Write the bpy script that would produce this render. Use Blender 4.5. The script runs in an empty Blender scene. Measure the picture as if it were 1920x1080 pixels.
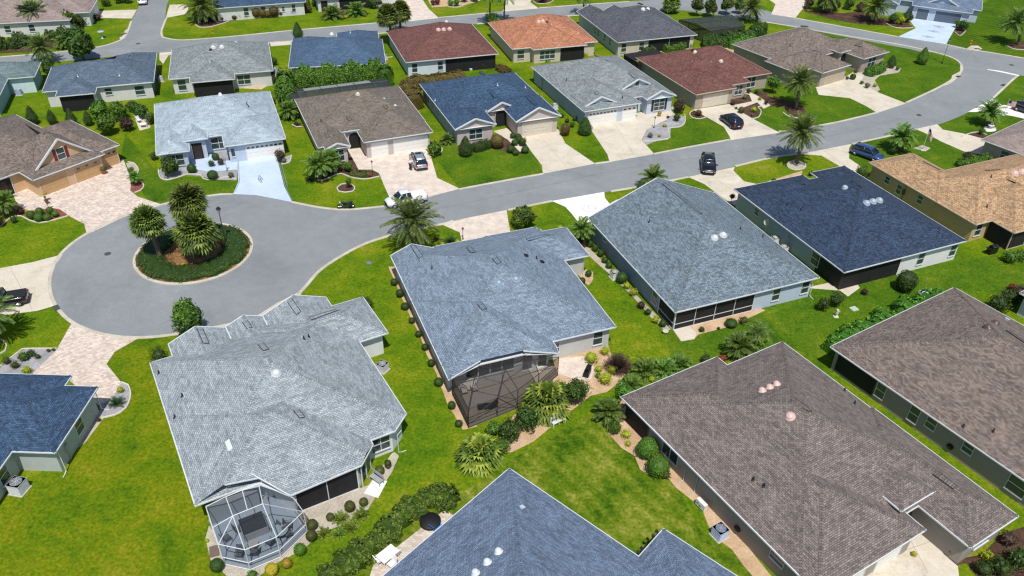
import bpy, math, random
from math import sin, cos, tan, pi, radians, sqrt, atan2, hypot
from mathutils import Vector, Matrix, Euler, geometry
random.seed(7)
SC = bpy.context.scene
COL = SC.collection
# ------------------------------------------------------------------ camera, sky, sun, exposure
FPX, TH, RO, CH = 1517.0, 0.617188, 0.023125, 52.0
cam = bpy.data.cameras.new('camera'); camo = bpy.data.objects.new('camera', cam); COL.objects.link(camo)
cam.sensor_width = 36.0; cam.lens = 36.0*FPX/1920.0; cam.clip_end = 3000; cam.clip_start = 0.5
fwd = Vector((0, cos(TH), -sin(TH))); rt0 = Vector((1, 0, 0)); up0 = Vector((0, sin(TH), cos(TH)))
rt = rt0*cos(RO)+up0*sin(RO); up = -rt0*sin(RO)+up0*cos(RO)
camo.matrix_world = Matrix(((rt.x, up.x, -fwd.x, 0), (rt.y, up.y, -fwd.y, 0), (rt.z, up.z, -fwd.z, CH), (0, 0, 0, 1)))
SC.camera = camo
SUN_EL, SUN_AZ = radians(63), radians(171)      # azimuth clockwise from +Y
w = bpy.data.worlds.new('World'); SC.world = w; w.use_nodes = True
wn = w.node_tree; sky = wn.nodes.new('ShaderNodeTexSky'); sky.sky_type = 'NISHITA'; sky.sun_disc = False
sky.sun_elevation = SUN_EL; sky.sun_rotation = SUN_AZ; sky.air_density = 1.0; sky.dust_density = 0.6
wn.nodes['Background'].inputs[1].default_value = 0.11
wn.links.new(sky.outputs[0], wn.nodes['Background'].inputs[0])
sl = bpy.data.lights.new('sun', 'SUN'); sl.energy = 4.6; sl.angle = radians(0.55); sl.color = (1, .955, .88)
so = bpy.data.objects.new('sun', sl); COL.objects.link(so)
sd = Vector((sin(SUN_AZ)*cos(SUN_EL), cos(SUN_AZ)*cos(SUN_EL), sin(SUN_EL)))
so.rotation_euler = sd.to_track_quat('Z', 'Y').to_euler()
SC.view_settings.view_transform = 'Standard'; SC.view_settings.look = 'None'
SC.view_settings.exposure = 0.0; SC.view_settings.gamma = 1
SC.cycles.use_denoising = True; SC.cycles.filter_width = 1.3; SC.cycles.max_bounces = 6; SC.cycles.transparent_max_bounces = 12

# ------------------------------------------------------------------ placement: photo pixel -> point of the place at height z
def G(px, py, z=0.0):
    u = (px-960)/FPX; v = -(py-540)/FPX
    d = fwd+rt*u+up*v
    t = (z-CH)/d.z
    return Vector((d.x*t, d.y*t, z))

# ------------------------------------------------------------------ materials
def S(c):  # 0-255 display colour -> linear
    return tuple(((x/255+0.055)/1.055)**2.4 if x > 10 else x/255/12.92 for x in c)
MATS = {}
def N(nt, t, **kw):
    n = nt.nodes.new(t)
    for k, v in kw.items():
        if k[0] == 'i' and k[1:].isdigit(): n.inputs[int(k[1:])].default_value = v
        elif k in n.inputs: n.inputs[k].default_value = v
        else: setattr(n, k, v)
    return n
def base(name):
    m = bpy.data.materials.new(name); m.use_nodes = True
    return m, m.node_tree, m.node_tree.nodes['Principled BSDF']
def c4(c, k=1): return (min(1, c[0]*k), min(1, c[1]*k), min(1, c[2]*k), 1)
def plain(name, c, rough=.6, metal=0, var=.08, scale=3.0, spec=.4, coat=0):
    if name in MATS: return MATS[name]
    m, nt, b = base(name)
    tc = N(nt, 'ShaderNodeTexCoord'); no = N(nt, 'ShaderNodeTexNoise', Scale=scale, Detail=5.0)
    mp = N(nt, 'ShaderNodeMapRange', i3=1-var, i4=1+var); mp.inputs[1].default_value = .3; mp.inputs[2].default_value = .7
    mx = N(nt, 'ShaderNodeVectorMath', operation='SCALE'); mx.inputs[0].default_value = c[:3]
    nt.links.new(tc.outputs['Object'], no.inputs['Vector']); nt.links.new(no.outputs[0], mp.inputs[0])
    nt.links.new(mp.outputs[0], mx.inputs['Scale']); nt.links.new(mx.outputs[0], b.inputs['Base Color'])
    b.inputs['Roughness'].default_value = rough; b.inputs['Metallic'].default_value = metal
    b.inputs['Specular IOR Level'].default_value = spec; b.inputs['Coat Weight'].default_value = coat
    MATS[name] = m; return m
def ramp(nt, cols):
    r = N(nt, 'ShaderNodeValToRGB'); e = r.color_ramp.elements
    while len(e) < len(cols): e.new(.5)
    for i, (p, c) in enumerate(cols): e[i].position = p; e[i].color = c4(c)
    return r
def shingles(name, c, spread=.35, hue=(1, 1, 1), cap=False):
    if name in MATS: return MATS[name]
    m, nt, b = base(name); L = nt.links.new
    uv = N(nt, 'ShaderNodeUVMap', uv_map='UVMap')
    lo = [x*(1-spread) for x in c]; hi = [x*(1+spread)*h for x, h in zip(c, hue)]
    br = N(nt, 'ShaderNodeTexBrick', offset=.37, squash=1.0); br.inputs['Scale'].default_value = 1
    br.inputs['Color1'].default_value = c4(lo); br.inputs['Color2'].default_value = c4(hi)
    br.inputs['Mortar'].default_value = c4(c, .3 if not cap else .55); br.inputs['Mortar Size'].default_value = .014 if not cap else .045
    br.inputs['Mortar Smooth'].default_value = .4; br.inputs['Brick Width'].default_value = .29 if not cap else .6; br.inputs['Row Height'].default_value = .145 if not cap else .22
    b2 = N(nt, 'ShaderNodeTexBrick', offset=.61); b2.inputs['Scale'].default_value = 1
    b2.inputs['Color1'].default_value = (.84, .84, .84, 1); b2.inputs['Color2'].default_value = (1.16, 1.16, 1.16, 1); b2.inputs['Mortar'].default_value = (.95, .95, .95, 1)
    b2.inputs['Mortar Size'].default_value = .0; b2.inputs['Brick Width'].default_value = .77; b2.inputs['Row Height'].default_value = .29
    no = N(nt, 'ShaderNodeTexNoise', Scale=.32, Detail=5.0); no2 = N(nt, 'ShaderNodeTexNoise', Scale=9.0, Detail=3.0)
    for n in (br, b2, no, no2): L(uv.outputs[0], n.inputs['Vector'])
    m1 = N(nt, 'ShaderNodeMix', data_type='RGBA', blend_type='MULTIPLY'); m1.inputs[0].default_value = 1
    L(br.outputs[0], m1.inputs[6]); L(b2.outputs[0], m1.inputs[7])
    mp = N(nt, 'ShaderNodeMapRange', i3=.90, i4=1.09); mp.inputs[1].default_value = .3; mp.inputs[2].default_value = .7; L(no.outputs[0], mp.inputs[0])
    mq = N(nt, 'ShaderNodeMapRange', i3=.72, i4=1.28); mq.inputs[1].default_value = .3; mq.inputs[2].default_value = .7; L(no2.outputs[0], mq.inputs[0])
    mu = N(nt, 'ShaderNodeMath', operation='MULTIPLY'); L(mp.outputs[0], mu.inputs[0]); L(mq.outputs[0], mu.inputs[1])
    sc = N(nt, 'ShaderNodeVectorMath', operation='SCALE'); L(m1.outputs[2], sc.inputs[0]); L(mu.outputs[0], sc.inputs['Scale'])
    if cap:
        s2 = N(nt, 'ShaderNodeVectorMath', operation='SCALE'); s2.inputs['Scale'].default_value = .97; L(sc.outputs[0], s2.inputs[0]); sc = s2
    L(sc.outputs[0], b.inputs['Base Color']); b.inputs['Roughness'].default_value = .9; b.inputs['Specular IOR Level'].default_value = .25
    bu = N(nt, 'ShaderNodeBump', Strength=.6, Distance=.02); L(br.outputs['Fac'], bu.inputs['Height']); bu.invert = True; L(bu.outputs[0], b.inputs['Normal'])
    MATS[name] = m; return m
def ground_mat(name, cols, scale=.12, fine=6.0, fvar=.35, rough=.95, stripes=None, bump=.3, vor=False, spread2=None):
    """world-space mottled ground: cols = list of (pos, colour) along a large noise"""
    if name in MATS: return MATS[name]
    m, nt, b = base(name); L = nt.links.new
    ge = N(nt, 'ShaderNodeNewGeometry')
    n1 = N(nt, 'ShaderNodeTexNoise', Scale=scale, Detail=6.0, Roughness=.62, Distortion=.6)
    n2 = N(nt, 'ShaderNodeTexNoise', Scale=fine, Detail=4.0, Roughness=.7)
    n3 = N(nt, 'ShaderNodeTexNoise', Scale=scale*7, Detail=5.0, Roughness=.7)
    for n in (n1, n2, n3): L(ge.outputs['Position'], n.inputs['Vector'])
    ad = N(nt, 'ShaderNodeMath', operation='MULTIPLY_ADD'); ad.inputs[1].default_value = .45; L(n3.outputs[0], ad.inputs[0])
    sb = N(nt, 'ShaderNodeMath', operation='MULTIPLY_ADD'); sb.inputs[1].default_value = .8; sb.inputs[2].default_value = -.12; L(n1.outputs[0], sb.inputs[0]); L(sb.outputs[0], ad.inputs[2])
    fac = ad.outputs[0]
    if stripes:
        ang, wid, amt = stripes
        vr = N(nt, 'ShaderNodeVectorRotate', rotation_type='Z_AXIS'); vr.inputs['Angle'].default_value = ang; L(ge.outputs['Position'], vr.inputs[0])
        wv = N(nt, 'ShaderNodeTexWave', wave_type='BANDS', bands_direction='X', wave_profile='SIN'); wv.inputs['Scale'].default_value = .314/wid
        wv.inputs['Distortion'].default_value = 2.0; wv.inputs['Detail'].default_value = 2.0; wv.inputs['Detail Scale'].default_value = .6
        L(vr.outputs[0], wv.inputs[0])
        a2 = N(nt, 'ShaderNodeMath', operation='MULTIPLY_ADD'); a2.inputs[1].default_value = amt; L(wv.outputs['Fac'], a2.inputs[0])
        a3 = N(nt, 'ShaderNodeMath', operation='SUBTRACT'); a3.inputs[1].default_value = amt/2; L(fac, a3.inputs[0]); L(a3.outputs[0], a2.inputs[2]); fac = a2.outputs[0]
    mr = N(nt, 'ShaderNodeMapRange'); mr.inputs[1].default_value = .30; mr.inputs[2].default_value = .74; L(fac, mr.inputs[0])
    r = ramp(nt, cols); L(mr.outputs[0], r.inputs[0])
    mq = N(nt, 'ShaderNodeMapRange', i3=1-fvar, i4=1+fvar); mq.inputs[1].default_value = .3; mq.inputs[2].default_value = .7; L(n2.outputs[0], mq.inputs[0])
    sc = N(nt, 'ShaderNodeVectorMath', operation='SCALE'); L(r.outputs[0], sc.inputs[0]); L(mq.outputs[0], sc.inputs['Scale'])
    L(sc.outputs[0], b.inputs['Base Color']); b.inputs['Roughness'].default_value = rough; b.inputs['Specular IOR Level'].default_value = .06
    if bump:
        bu = N(nt, 'ShaderNodeBump', Strength=bump, Distance=.05); L(n2.outputs[0], bu.inputs['Height']); L(bu.outputs[0], b.inputs['Normal'])
    MATS[name] = m; return m
def pavers(name, c, spread=.18, w=.32, h=.2):
    if name in MATS: return MATS[name]
    m, nt, b = base(name); L = nt.links.new
    ge = N(nt, 'ShaderNodeNewGeometry')
    br = N(nt, 'ShaderNodeTexBrick', offset=.5); br.inputs['Scale'].default_value = 1
    br.inputs['Color1'].default_value = c4([c[0]*(1-spread)*.97, c[1]*(1-spread)*.92, c[2]*(1-spread)*.9]); br.inputs['Color2'].default_value = c4(c, 1+spread)
    br.inputs['Mortar'].default_value = c4(c, .62); br.inputs['Mortar Size'].default_value = .008; br.inputs['Brick Width'].default_value = w; br.inputs['Row Height'].default_value = h
    n2 = N(nt, 'ShaderNodeTexNoise', Scale=.9, Detail=5.0)
    L(ge.outputs['Position'], br.inputs[0]); L(ge.outputs['Position'], n2.inputs[0])
    mq = N(nt, 'ShaderNodeMapRange', i3=.85, i4=1.13); mq.inputs[1].default_value = .3; mq.inputs[2].default_value = .7; L(n2.outputs[0], mq.inputs[0])
    sc = N(nt, 'ShaderNodeVectorMath', operation='SCALE'); L(br.outputs[0], sc.inputs[0]); L(mq.outputs[0], sc.inputs['Scale'])
    L(sc.outputs[0], b.inputs['Base Color']); b.inputs['Roughness'].default_value = .85
    MATS[name] = m; return m
def foliage(name, c, c2=None, rough=.55, trans=.25):
    """leaf colour with hue patches through the plant and between plants"""
    if name in MATS: return MATS[name]
    c2 = c2 or [x*1.7 for x in c]
    m, nt, b = base(name); L = nt.links.new
    tc = N(nt, 'ShaderNodeTexCoord'); oi = N(nt, 'ShaderNodeObjectInfo')
    at = N(nt, 'ShaderNodeAttribute', attribute_name='leafv')
    no = N(nt, 'ShaderNodeTexNoise', Scale=1.6, Detail=2.0); L(tc.outputs['Object'], no.inputs[0])
    a = N(nt, 'ShaderNodeMath', operation='MULTIPLY_ADD'); a.inputs[1].default_value = .9; L(at.outputs['Fac'], a.inputs[0])
    s_ = N(nt, 'ShaderNodeMath', operation='MULTIPLY_ADD'); s_.inputs[1].default_value = 1.2; s_.inputs[2].default_value = -.55; L(no.outputs[0], s_.inputs[0]); L(s_.outputs[0], a.inputs[2])
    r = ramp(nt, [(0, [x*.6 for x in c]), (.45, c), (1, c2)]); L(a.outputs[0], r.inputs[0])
    hs = N(nt, 'ShaderNodeHueSaturation'); L(r.outputs[0], hs.inputs['Color'])
    v = N(nt, 'ShaderNodeMapRange', i3=.8, i4=1.25); L(oi.outputs['Random'], v.inputs[0]); L(v.outputs[0], hs.inputs['Value'])
    h = N(nt, 'ShaderNodeMapRange', i3=.485, i4=.515); L(oi.outputs['Random'], h.inputs[0]); L(h.outputs[0], hs.inputs['Hue'])
    L(hs.outputs[0], b.inputs['Base Color']); b.inputs['Roughness'].default_value = rough; b.inputs['Specular IOR Level'].default_value = .35
    if trans:
        t = N(nt, 'ShaderNodeBsdfTranslucent'); L(hs.outputs[0], t.inputs[0]); mx = N(nt, 'ShaderNodeMixShader', i0=trans)
        L(b.outputs[0], mx.inputs[1]); L(t.outputs[0], mx.inputs[2]); L(mx.outputs[0], nt.nodes['Material Output'].inputs[0])
    MATS[name] = m; return m
def screen_mat(name, c, alpha):
    if name in MATS: return MATS[name]
    m, nt, b = base(name); L = nt.links.new
    b.inputs['Base Color'].default_value = c4(c); b.inputs['Roughness'].default_value = .7
    t = N(nt, 'ShaderNodeBsdfTransparent'); mx = N(nt, 'ShaderNodeMixShader', i0=alpha)
    L(t.outputs[0], mx.inputs[1]); L(b.outputs[0], mx.inputs[2]); L(mx.outputs[0], nt.nodes['Material Output'].inputs[0])
    MATS[name] = m; return m
def glass_mat():
    if 'glass' in MATS: return MATS['glass']
    m, nt, b = base('window_glass')
    b.inputs['Base Color'].default_value = (.03, .055, .06, 1); b.inputs['Roughness'].default_value = .06; b.inputs['Specular IOR Level'].default_value = .9
    MATS['glass'] = m; return m

# ------------------------------------------------------------------ mesh collecting
class MB:
    def __init__(s): s.v = []; s.f = []; s.uv = []; s.mi = []; s.lv = None
    def face(s, pts, uv=None, mi=0):
        i = len(s.v); s.v += [tuple(p) for p in pts]; s.f.append(tuple(range(i, i+len(pts)))); s.uv.append(uv); s.mi.append(mi)
    def box(s, x0, y0, z0, x1, y1, z1, M=None, mi=0):
        c = [Vector(p) for p in ((x0, y0, z0), (x1, y0, z0), (x1, y1, z0), (x0, y1, z0), (x0, y0, z1), (x1, y0, z1), (x1, y1, z1), (x0, y1, z1))]
        if M is not None: c = [M @ p for p in c]
        i = len(s.v); s.v += [tuple(p) for p in c]
        for f in ((0, 3, 2, 1), (4, 5, 6, 7), (0, 1, 5, 4), (1, 2, 6, 5), (2, 3, 7, 6), (3, 0, 4, 7)):
            s.f.append(tuple(i+k for k in f)); s.uv.append(None); s.mi.append(mi)
    def prism(s, poly, z0, z1, mi=0, top=True, bottom=False):
        n = len(poly); i = len(s.v)
        s.v += [(p[0], p[1], z0) for p in poly]+[(p[0], p[1], z1) for p in poly]
        for k in range(n):
            a, b_ = i+k, i+(k+1) % n; s.f.append((a, b_, b_+n, a+n)); s.uv.append(None); s.mi.append(mi)
        if top: s.f.append(tuple(i+n+k for k in range(n))); s.uv.append(None); s.mi.append(mi)
        if bottom: s.f.append(tuple(i+k for k in reversed(range(n)))); s.uv.append(None); s.mi.append(mi)
    def tube(s, pts, r, n=6, mi=0, cap=True):
        pts = [Vector(p) for p in pts]; rs = r if isinstance(r, (list, tuple)) else [r]*len(pts); i0 = len(s.v)
        for k, p in enumerate(pts):
            d = (pts[min(k+1, len(pts)-1)]-pts[max(k-1, 0)]).normalized()
            a = d.cross(Vector((0, 0, 1)) if abs(d.z) < .9 else Vector((1, 0, 0))).normalized(); b_ = d.cross(a)
            for j in range(n): t = 2*pi*j/n; s.v.append(tuple(p+(a*cos(t)+b_*sin(t))*rs[k]))
        for k in range(len(pts)-1):
            for j in range(n):
                a = i0+k*n+j; b_ = i0+k*n+(j+1) % n; s.f.append((a, b_, b_+n, a+n)); s.uv.append(None); s.mi.append(mi)
        if cap:
            s.f.append(tuple(i0+j for j in reversed(range(n)))); s.uv.append(None); s.mi.append(mi)
            e = i0+(len(pts)-1)*n; s.f.append(tuple(e+j for j in range(n))); s.uv.append(None); s.mi.append(mi)
    def lathe(s, prof, cx=0, cy=0, n=16, mi=0, sx=1, sy=1):
        i0 = len(s.v)
        for r, z in prof:
            for j in range(n): t = 2*pi*j/n; s.v.append((cx+r*cos(t)*sx, cy+r*sin(t)*sy, z))
        for k in range(len(prof)-1):
            for j in range(n):
                a = i0+k*n+j; b_ = i0+k*n+(j+1) % n; s.f.append((a, b_, b_+n, a+n)); s.uv.append(None); s.mi.append(mi)
        s.f.append(tuple(i0+(len(prof)-1)*n+j for j in range(n))); s.uv.append(None); s.mi.append(mi)
    def mesh(s, name, mats, smooth=False):
        me = bpy.data.meshes.new(name); me.from_pydata(s.v, [], s.f)
        for m in (mats if isinstance(mats, (list, tuple)) else [mats]): me.materials.append(m)
        if any(u is not None for u in s.uv):
            l = me.uv_layers.new(name='UVMap'); k = 0
            for f, u in zip(s.f, s.uv):
                for j in range(len(f)):
                    if u is not None: l.data[k].uv = u[j]
                    k += 1
        if s.lv is not None:
            a = me.attributes.new('leafv', 'FLOAT', 'FACE'); a.data.foreach_set('value', (s.lv+[.5]*len(s.f))[:len(s.f)])
        me.polygons.foreach_set('material_index', s.mi)
        if smooth: me.polygons.foreach_set('use_smooth', [True]*len(me.polygons))
        me.update(); return me
    def obj(s, name, mats, parent=None, smooth=False, loc=None, rz=0):
        o = bpy.data.objects.new(name, s.mesh(name, mats, smooth)); COL.objects.link(o)
        if parent: o.parent = parent
        if loc is not None: o.location = loc
        if rz: o.rotation_euler = (0, 0, rz)
        return o
def tag(o, label=None, cat=None, group=None, kind=None):
    for k, v in (('label', label), ('category', cat), ('group', group), ('kind', kind)):
        if v: o[k] = v
    return o
def thing(name, label, cat, loc=(0, 0, 0), rz=0, group=None):
    o = bpy.data.objects.new(name, None); COL.objects.link(o); o.location = loc; o.rotation_euler = (0, 0, rz)
    o.empty_display_size = .3
    return tag(o, label, cat, group)
def copy_tree(o, parent=None):
    c = o.copy(); COL.objects.link(c); c.parent = parent
    for ch in list(o.children):
        copy_tree(ch, c)
    return c

# ------------------------------------------------------------------ ground sheets
def smooth_path(pts, closed=True, step=.6):
    P = [Vector((p[0], p[1])) for p in pts]; n = len(P); out = []
    rng = range(n if closed else n-1)
    for i in rng:
        p0, p1, p2, p3 = (P[(i-1) % n], P[i], P[(i+1) % n], P[(i+2) % n]) if closed else (P[max(i-1, 0)], P[i], P[i+1], P[min(i+2, n-1)])
        k = max(1, int((p2-p1).length/step))
        for j in range(k):
            t = j/k
            out.append(.5*((2*p1)+(p2-p0)*t+(2*p0-5*p1+4*p2-p3)*t*t+(3*p1-p0-3*p2+p3)*t**3))
    if not closed: out.append(P[-1])
    return out
def sheet_mesh(mb, poly, z, mi=0):
    tri = geometry.tessellate_polygon([[Vector((p[0], p[1], 0)) for p in poly]])
    i = len(mb.v); mb.v += [(p[0], p[1], z) for p in poly]
    for t in tri:
        a, b_, c = (Vector(mb.v[i+k]) for k in t)
        if (b_-a).cross(c-a).z < 0: t = (t[0], t[2], t[1])
        mb.f.append(tuple(i+k for k in t)); mb.uv.append(None); mb.mi.append(mi)
def pxs(pts, z=0): return [G(*p, z) for p in pts]
def sheet(name, pts, z, mat, smooth=False, world=False, label=None, kind='structure'):
    P = pts if world else pxs(pts)
    if smooth: P = smooth_path(P, True)
    mb = MB(); sheet_mesh(mb, P, z); o = mb.obj(name, mat); tag(o, kind=kind); 
    if label: o['label'] = label
    return o
def ribbon(name, pts, wid, h, mat, closed=False, smooth=True, world=False, off=0, z=0.0):
    """raised strip (kerb, bed edging) with bevelled top following a path"""
    P = [Vector(p[:2]) for p in (pts if world else pxs(pts))]
    if smooth: P = smooth_path(P, closed, .5)
    n = len(P); L_ = []
    for k in range(n):
        a = P[(k-1) % n] if closed else P[max(k-1, 0)]; b_ = P[(k+1) % n] if closed else P[min(k+1, n-1)]
        d = (b_-a); d = d.normalized() if d.length > 1e-6 else Vector((1, 0)); L_.append(Vector((-d.y, d.x)))
    mb = MB(); prof = ((-.5, 0), (-.44, .8), (-.3, 1), (.3, 1), (.44, .8), (.5, 0)); m = len(prof)
    for p, nn in zip(P, L_):
        for u, q in prof: c = p+nn*(u*wid+off); mb.v.append((c.x, c.y, z+q*h))
    for k in range(n if closed else n-1):
        for j in range(m-1):
            a = k*m+j; b_ = ((k+1) % n)*m+j; mb.f.append((a, b_, b_+1, a+1)); mb.uv.append(None); mb.mi.append(0)
    return tag(mb.obj(name, mat), kind='structure')

GRASS = [(.05, (.048, .105, .004)), (.35, (.086, .158, .005)), (.6, (.132, .185, .006)), (.82, (.19, .21, .015)), (1, (.25, .22, .04))]
M_grass = ground_mat('lawn_grass', GRASS, scale=.14, fine=3.6, fvar=.42)
M_grassD = ground_mat('lawn_grass_deep', [(.05, (.032, .082, .005)), (.4, (.058, .125, .006)), (.68, (.09, .15, .008)), (.95, (.15, .185, .015))], scale=.2, fine=3.6, fvar=.42)
M_grassE = ground_mat('lawn_grass_mown', [(.1, (.035, .085, .004)), (.35, (.08, .14, .006)), (.6, (.135, .175, .014)), (.88, (.24, .25, .045))], scale=.3, fine=3.6, fvar=.42, stripes=(radians(-37), 1.3, .08))
M_grassL = ground_mat('lawn_grass_bright', [(.0, (.038, .09, .004)), (.32, (.086, .15, .004)), (.6, (.138, .175, .005)), (.82, (.195, .195, .012)), (1, (.24, .19, .03))], scale=.22, fine=3.6, fvar=.42)
M_grassR = ground_mat('lawn_grass_hill', [(.05, (.03, .075, .004)), (.4, (.052, .11, .005)), (.7, (.075, .135, .006)), (.95, (.12, .16, .012))], scale=.2, fine=3.6, fvar=.42, stripes=(radians(62), .9, .18))
M_road = ground_mat('asphalt', [(.0, (.185, .203, .209)), (.35, (.216, .234, .242)), (.7, (.240, .258, .266)), (1, (.285, .298, .302))], scale=.12, fine=8, fvar=.2, rough=.9, bump=.15)
M_conc = ground_mat('concrete', [(.05, (.44, .385, .305)), (.35, (.54, .485, .395)), (.7, (.60, .545, .455)), (.95, (.66, .605, .515))], scale=.35, fine=7, fvar=.09, rough=.85, bump=.05)
M_white = ground_mat('white_painted_concrete', [(.2, (.72, .70, .66)), (.9, (.82, .80, .76))], scale=.3, fine=10, fvar=.04, bump=.03)
M_blue = ground_mat('blue_white_painted_concrete', [(.2, (.43, .52, .66)), (.9, (.52, .62, .77))], scale=.3, fine=10, fvar=.05, bump=.03)
M_kerb = ground_mat('kerb_concrete', [(.2, (.42, .38, .31)), (.9, (.58, .54, .46))], scale=.4, fine=9, fvar=.12, bump=.1)
M_sand = ground_mat('tan_gravel', [(.2, (.42, .28, .17)), (.5, (.50, .35, .22)), (.9, (.58, .44, .30))], scale=.6, fine=9, fvar=.25)
M_grav = ground_mat('grey_gravel', [(.2, (.25, .25, .26)), (.5, (.32, .32, .33)), (.9, (.40, .40, .42))], scale=.6, fine=9, fvar=.3)
M_pale = ground_mat('pale_gravel', [(.2, (.36, .31, .26)), (.5, (.42, .38, .31)), (.9, (.50, .45, .38))], scale=.6, fine=9, fvar=.3)
M_mulch = ground_mat('dark_mulch', [(.2, (.05, .028, .02)), (.5, (.085, .05, .035)), (.9, (.13, .08, .06))], scale=.6, fine=9, fvar=.4)
M_redm = ground_mat('red_mulch', [(.2, (.17, .06, .045)), (.5, (.22, .085, .06)), (.9, (.28, .12, .09))], scale=.6, fine=9, fvar=.3)
M_pav = pavers('cream_pavers', (.60, .51, .44))
M_pavp = pavers('pink_cream_pavers', (.64, .56, .485), .035)
M_pav2 = pavers('greyish_pavers', (.56, .49, .42), .14)

g = MB(); g.face([(-900, -300, 0), (900, -300, 0), (900, 1500, 0), (-900, 1500, 0)]); tag(g.obj('ground', M_grass), kind='structure')
# lawns of single yards, each with its own tone
LZ = [.002]
def lawn(pts, mat):
    LZ[0] += .0009
    return sheet('lawn', pts, LZ[0], mat)
lawn([(1165, 750), (1100, 780), (960, 860), (900, 905), (700, 1000), (640, 1100), (1480, 1120), (1440, 1075), (1320, 1000)], M_grassE)
lawn([(118, 592), (340, 626), (300, 680), (380, 940), (420, 1100), (-60, 1100), (-60, 940), (60, 900), (190, 790), (240, 745), (190, 690)], M_grassL)
lawn([(1860, -5), (1760, 60), (1775, 85), (1806, 93), (1925, 112), (1990, 60), (1990, -20)], M_grassR)
lawn([(1590, 60), (1500, 60), (1600, 145), (1700, 195), (1800, 160), (1810, 118), (1720, 90)], M_grassD)
lawn([(1410, 130), (1300, 215), (1365, 262), (1470, 250), (1645, 212), (1600, 170)], M_grassD)
lawn([(1200, 245), (1225, 290), (1370, 263), (1330, 215)], M_grassD)
lawn([(1630, 145), (1560, 275), (1600, 330), (1840, 350), (1925, 240), (1925, 140), (1880, 150)], M_grassD)
lawn([(860, 252), (810, 290), (862, 354), (1018, 325), (1000, 280)], M_grassD)
lawn([(1250, 620), (1500, 560), (1560, 520), (1930, 470), (1930, 560), (1800, 540), (1560, 650), (1620, 700), (1460, 645), (1260, 700)], M_grassD)
lawn([(235, 250), (225, 300), (280, 380), (440, 366), (460, 335), (300, 330)], M_grassD)
# roads
road = [(548, 378), (600, 388), (650, 392), (720, 386), (790, 370), (860, 354), (1018, 325), (1145, 302), (1280, 277), (1370, 261), (1480, 243), (1560, 231), (1645, 211), (1700, 191), (1760, 163), (1792, 143), (1803, 130), (1800, 118), (1780, 106), (1740, 94),
        (1780, 84), (1806, 91), (1860, 99), (1925, 110), (1990, 119), (1990, 150), (1925, 143), (1908, 142), (1895, 153), (1862, 185), (1815, 211), (1757, 234), (1662, 256), (1595, 271), (1500, 289), (1440, 298), (1378, 312), (1300, 330), (1215, 347), (1133, 361),
        (1000, 385), (950, 395), (880, 409), (830, 420), (760, 434), (690, 455), (640, 480), (600, 507), (575, 535), (545, 562), (500, 588), (440, 606), (340, 625), (262, 633), (195, 627), (140, 607), (108, 578), (94, 545), (97, 508), (118, 472), (163, 438), (235, 405), (310, 382), (400, 366), (480, 366)]
sheet('road', road, .012, M_road, smooth=True)
sheet('road', [(0, 107), (60, 102), (106, 98), (150, 92), (184, 87.5), (222, 77), (236, 66), (246, 40), (258, 18), (266, -2), (290, -45), (360, -45), (318, -2), (309, 38), (303, 58), (305, 70), (337, 75), (392, 72), (470, 65), (548, 57), (640, 49), (710, 43), (805, 34), (920, 23), (1010, 15), (1160, 4), (1240, -1), (1300, -3), (1381, 4), (1454, 25), (1491, 34), (1580, 50), (1684, 69), (1774, 83), (1810, 92), (1740, 98), (1700, 91), (1600, 72), (1500, 53), (1416, 38), (1381, 33), (1275, 19), (1230, 20), (1093, 28), (1000, 35), (925, 42), (760, 58), (640, 68), (506, 80), (420, 88), (340, 97), (280, 100), (190, 108), (110, 116), (0, 126), (-90, 135), (-90, 115)], .016, M_road, smooth=True)
# kerbs
def kerb(pts, off=0, w=.42): return ribbon('kerb', pts, w, .07, M_kerb, off=off)
kerb([(548, 379), (600, 389), (650, 393), (720, 387)])
for pts in ([(860, 355), (940, 340), (1018, 326)], [(1115, 307), (1145, 303)], [(1225, 289), (1280, 278), (1368, 262)], [(1460, 247), (1560, 231), (1645, 211)], [(1698, 193), (1760, 164), (1792, 144), (1803, 131), (1800, 118), (1780, 106), (1740, 95), (1684, 83), (1580, 66), (1500, 52), (1416, 38)],
            [(1908, 142), (1895, 153), (1862, 184)], [(1717, 242), (1662, 256), (1597, 270)], [(1500, 288), (1440, 297), (1378, 312)], [(1290, 332), (1215, 347), (1145, 359)], [(1035, 377), (1000, 384), (952, 394)], [(850, 414), (830, 420), (760, 434), (690, 455), (640, 480), (600, 507), (575, 535), (562, 549)],
            [(500, 588), (440, 606), (340, 625), (262, 633), (195, 627), (140, 607), (108, 578), (94, 545), (97, 508), (118, 472), (163, 438), (235, 405), (310, 382), (400, 366), (437, 364)], [(1684, 69), (1580, 50), (1491, 34)], [(1774, 83), (1806, 91), (1860, 99), (1925, 110)],
            [(0, 107), (60, 102), (106, 98), (184, 88), (222, 77), (236, 66), (246, 40)], [(1010, 15), (1090, 9), (1180, 3)], [(823, 33), (920, 24)], [(305, 70), (337, 75), (392, 72), (470, 65), (548, 57), (640, 49), (718, 42)], [(312, 34), (303, 58), (305, 70)],
            [(340, 97), (420, 88), (506, 80), (560, 76)], [(709, 63), (760, 58)], [(894, 45), (930, 42)], [(1093, 28), (1040, 32), (1000, 35)]):
    kerb(pts)
ribbon('kerb', [(-37.2+6.5*cos(2*pi*k/40), 79+6.5*sin(2*pi*k/40)) for k in range(40)], .4, .15, M_kerb, closed=True, world=True)
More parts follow.
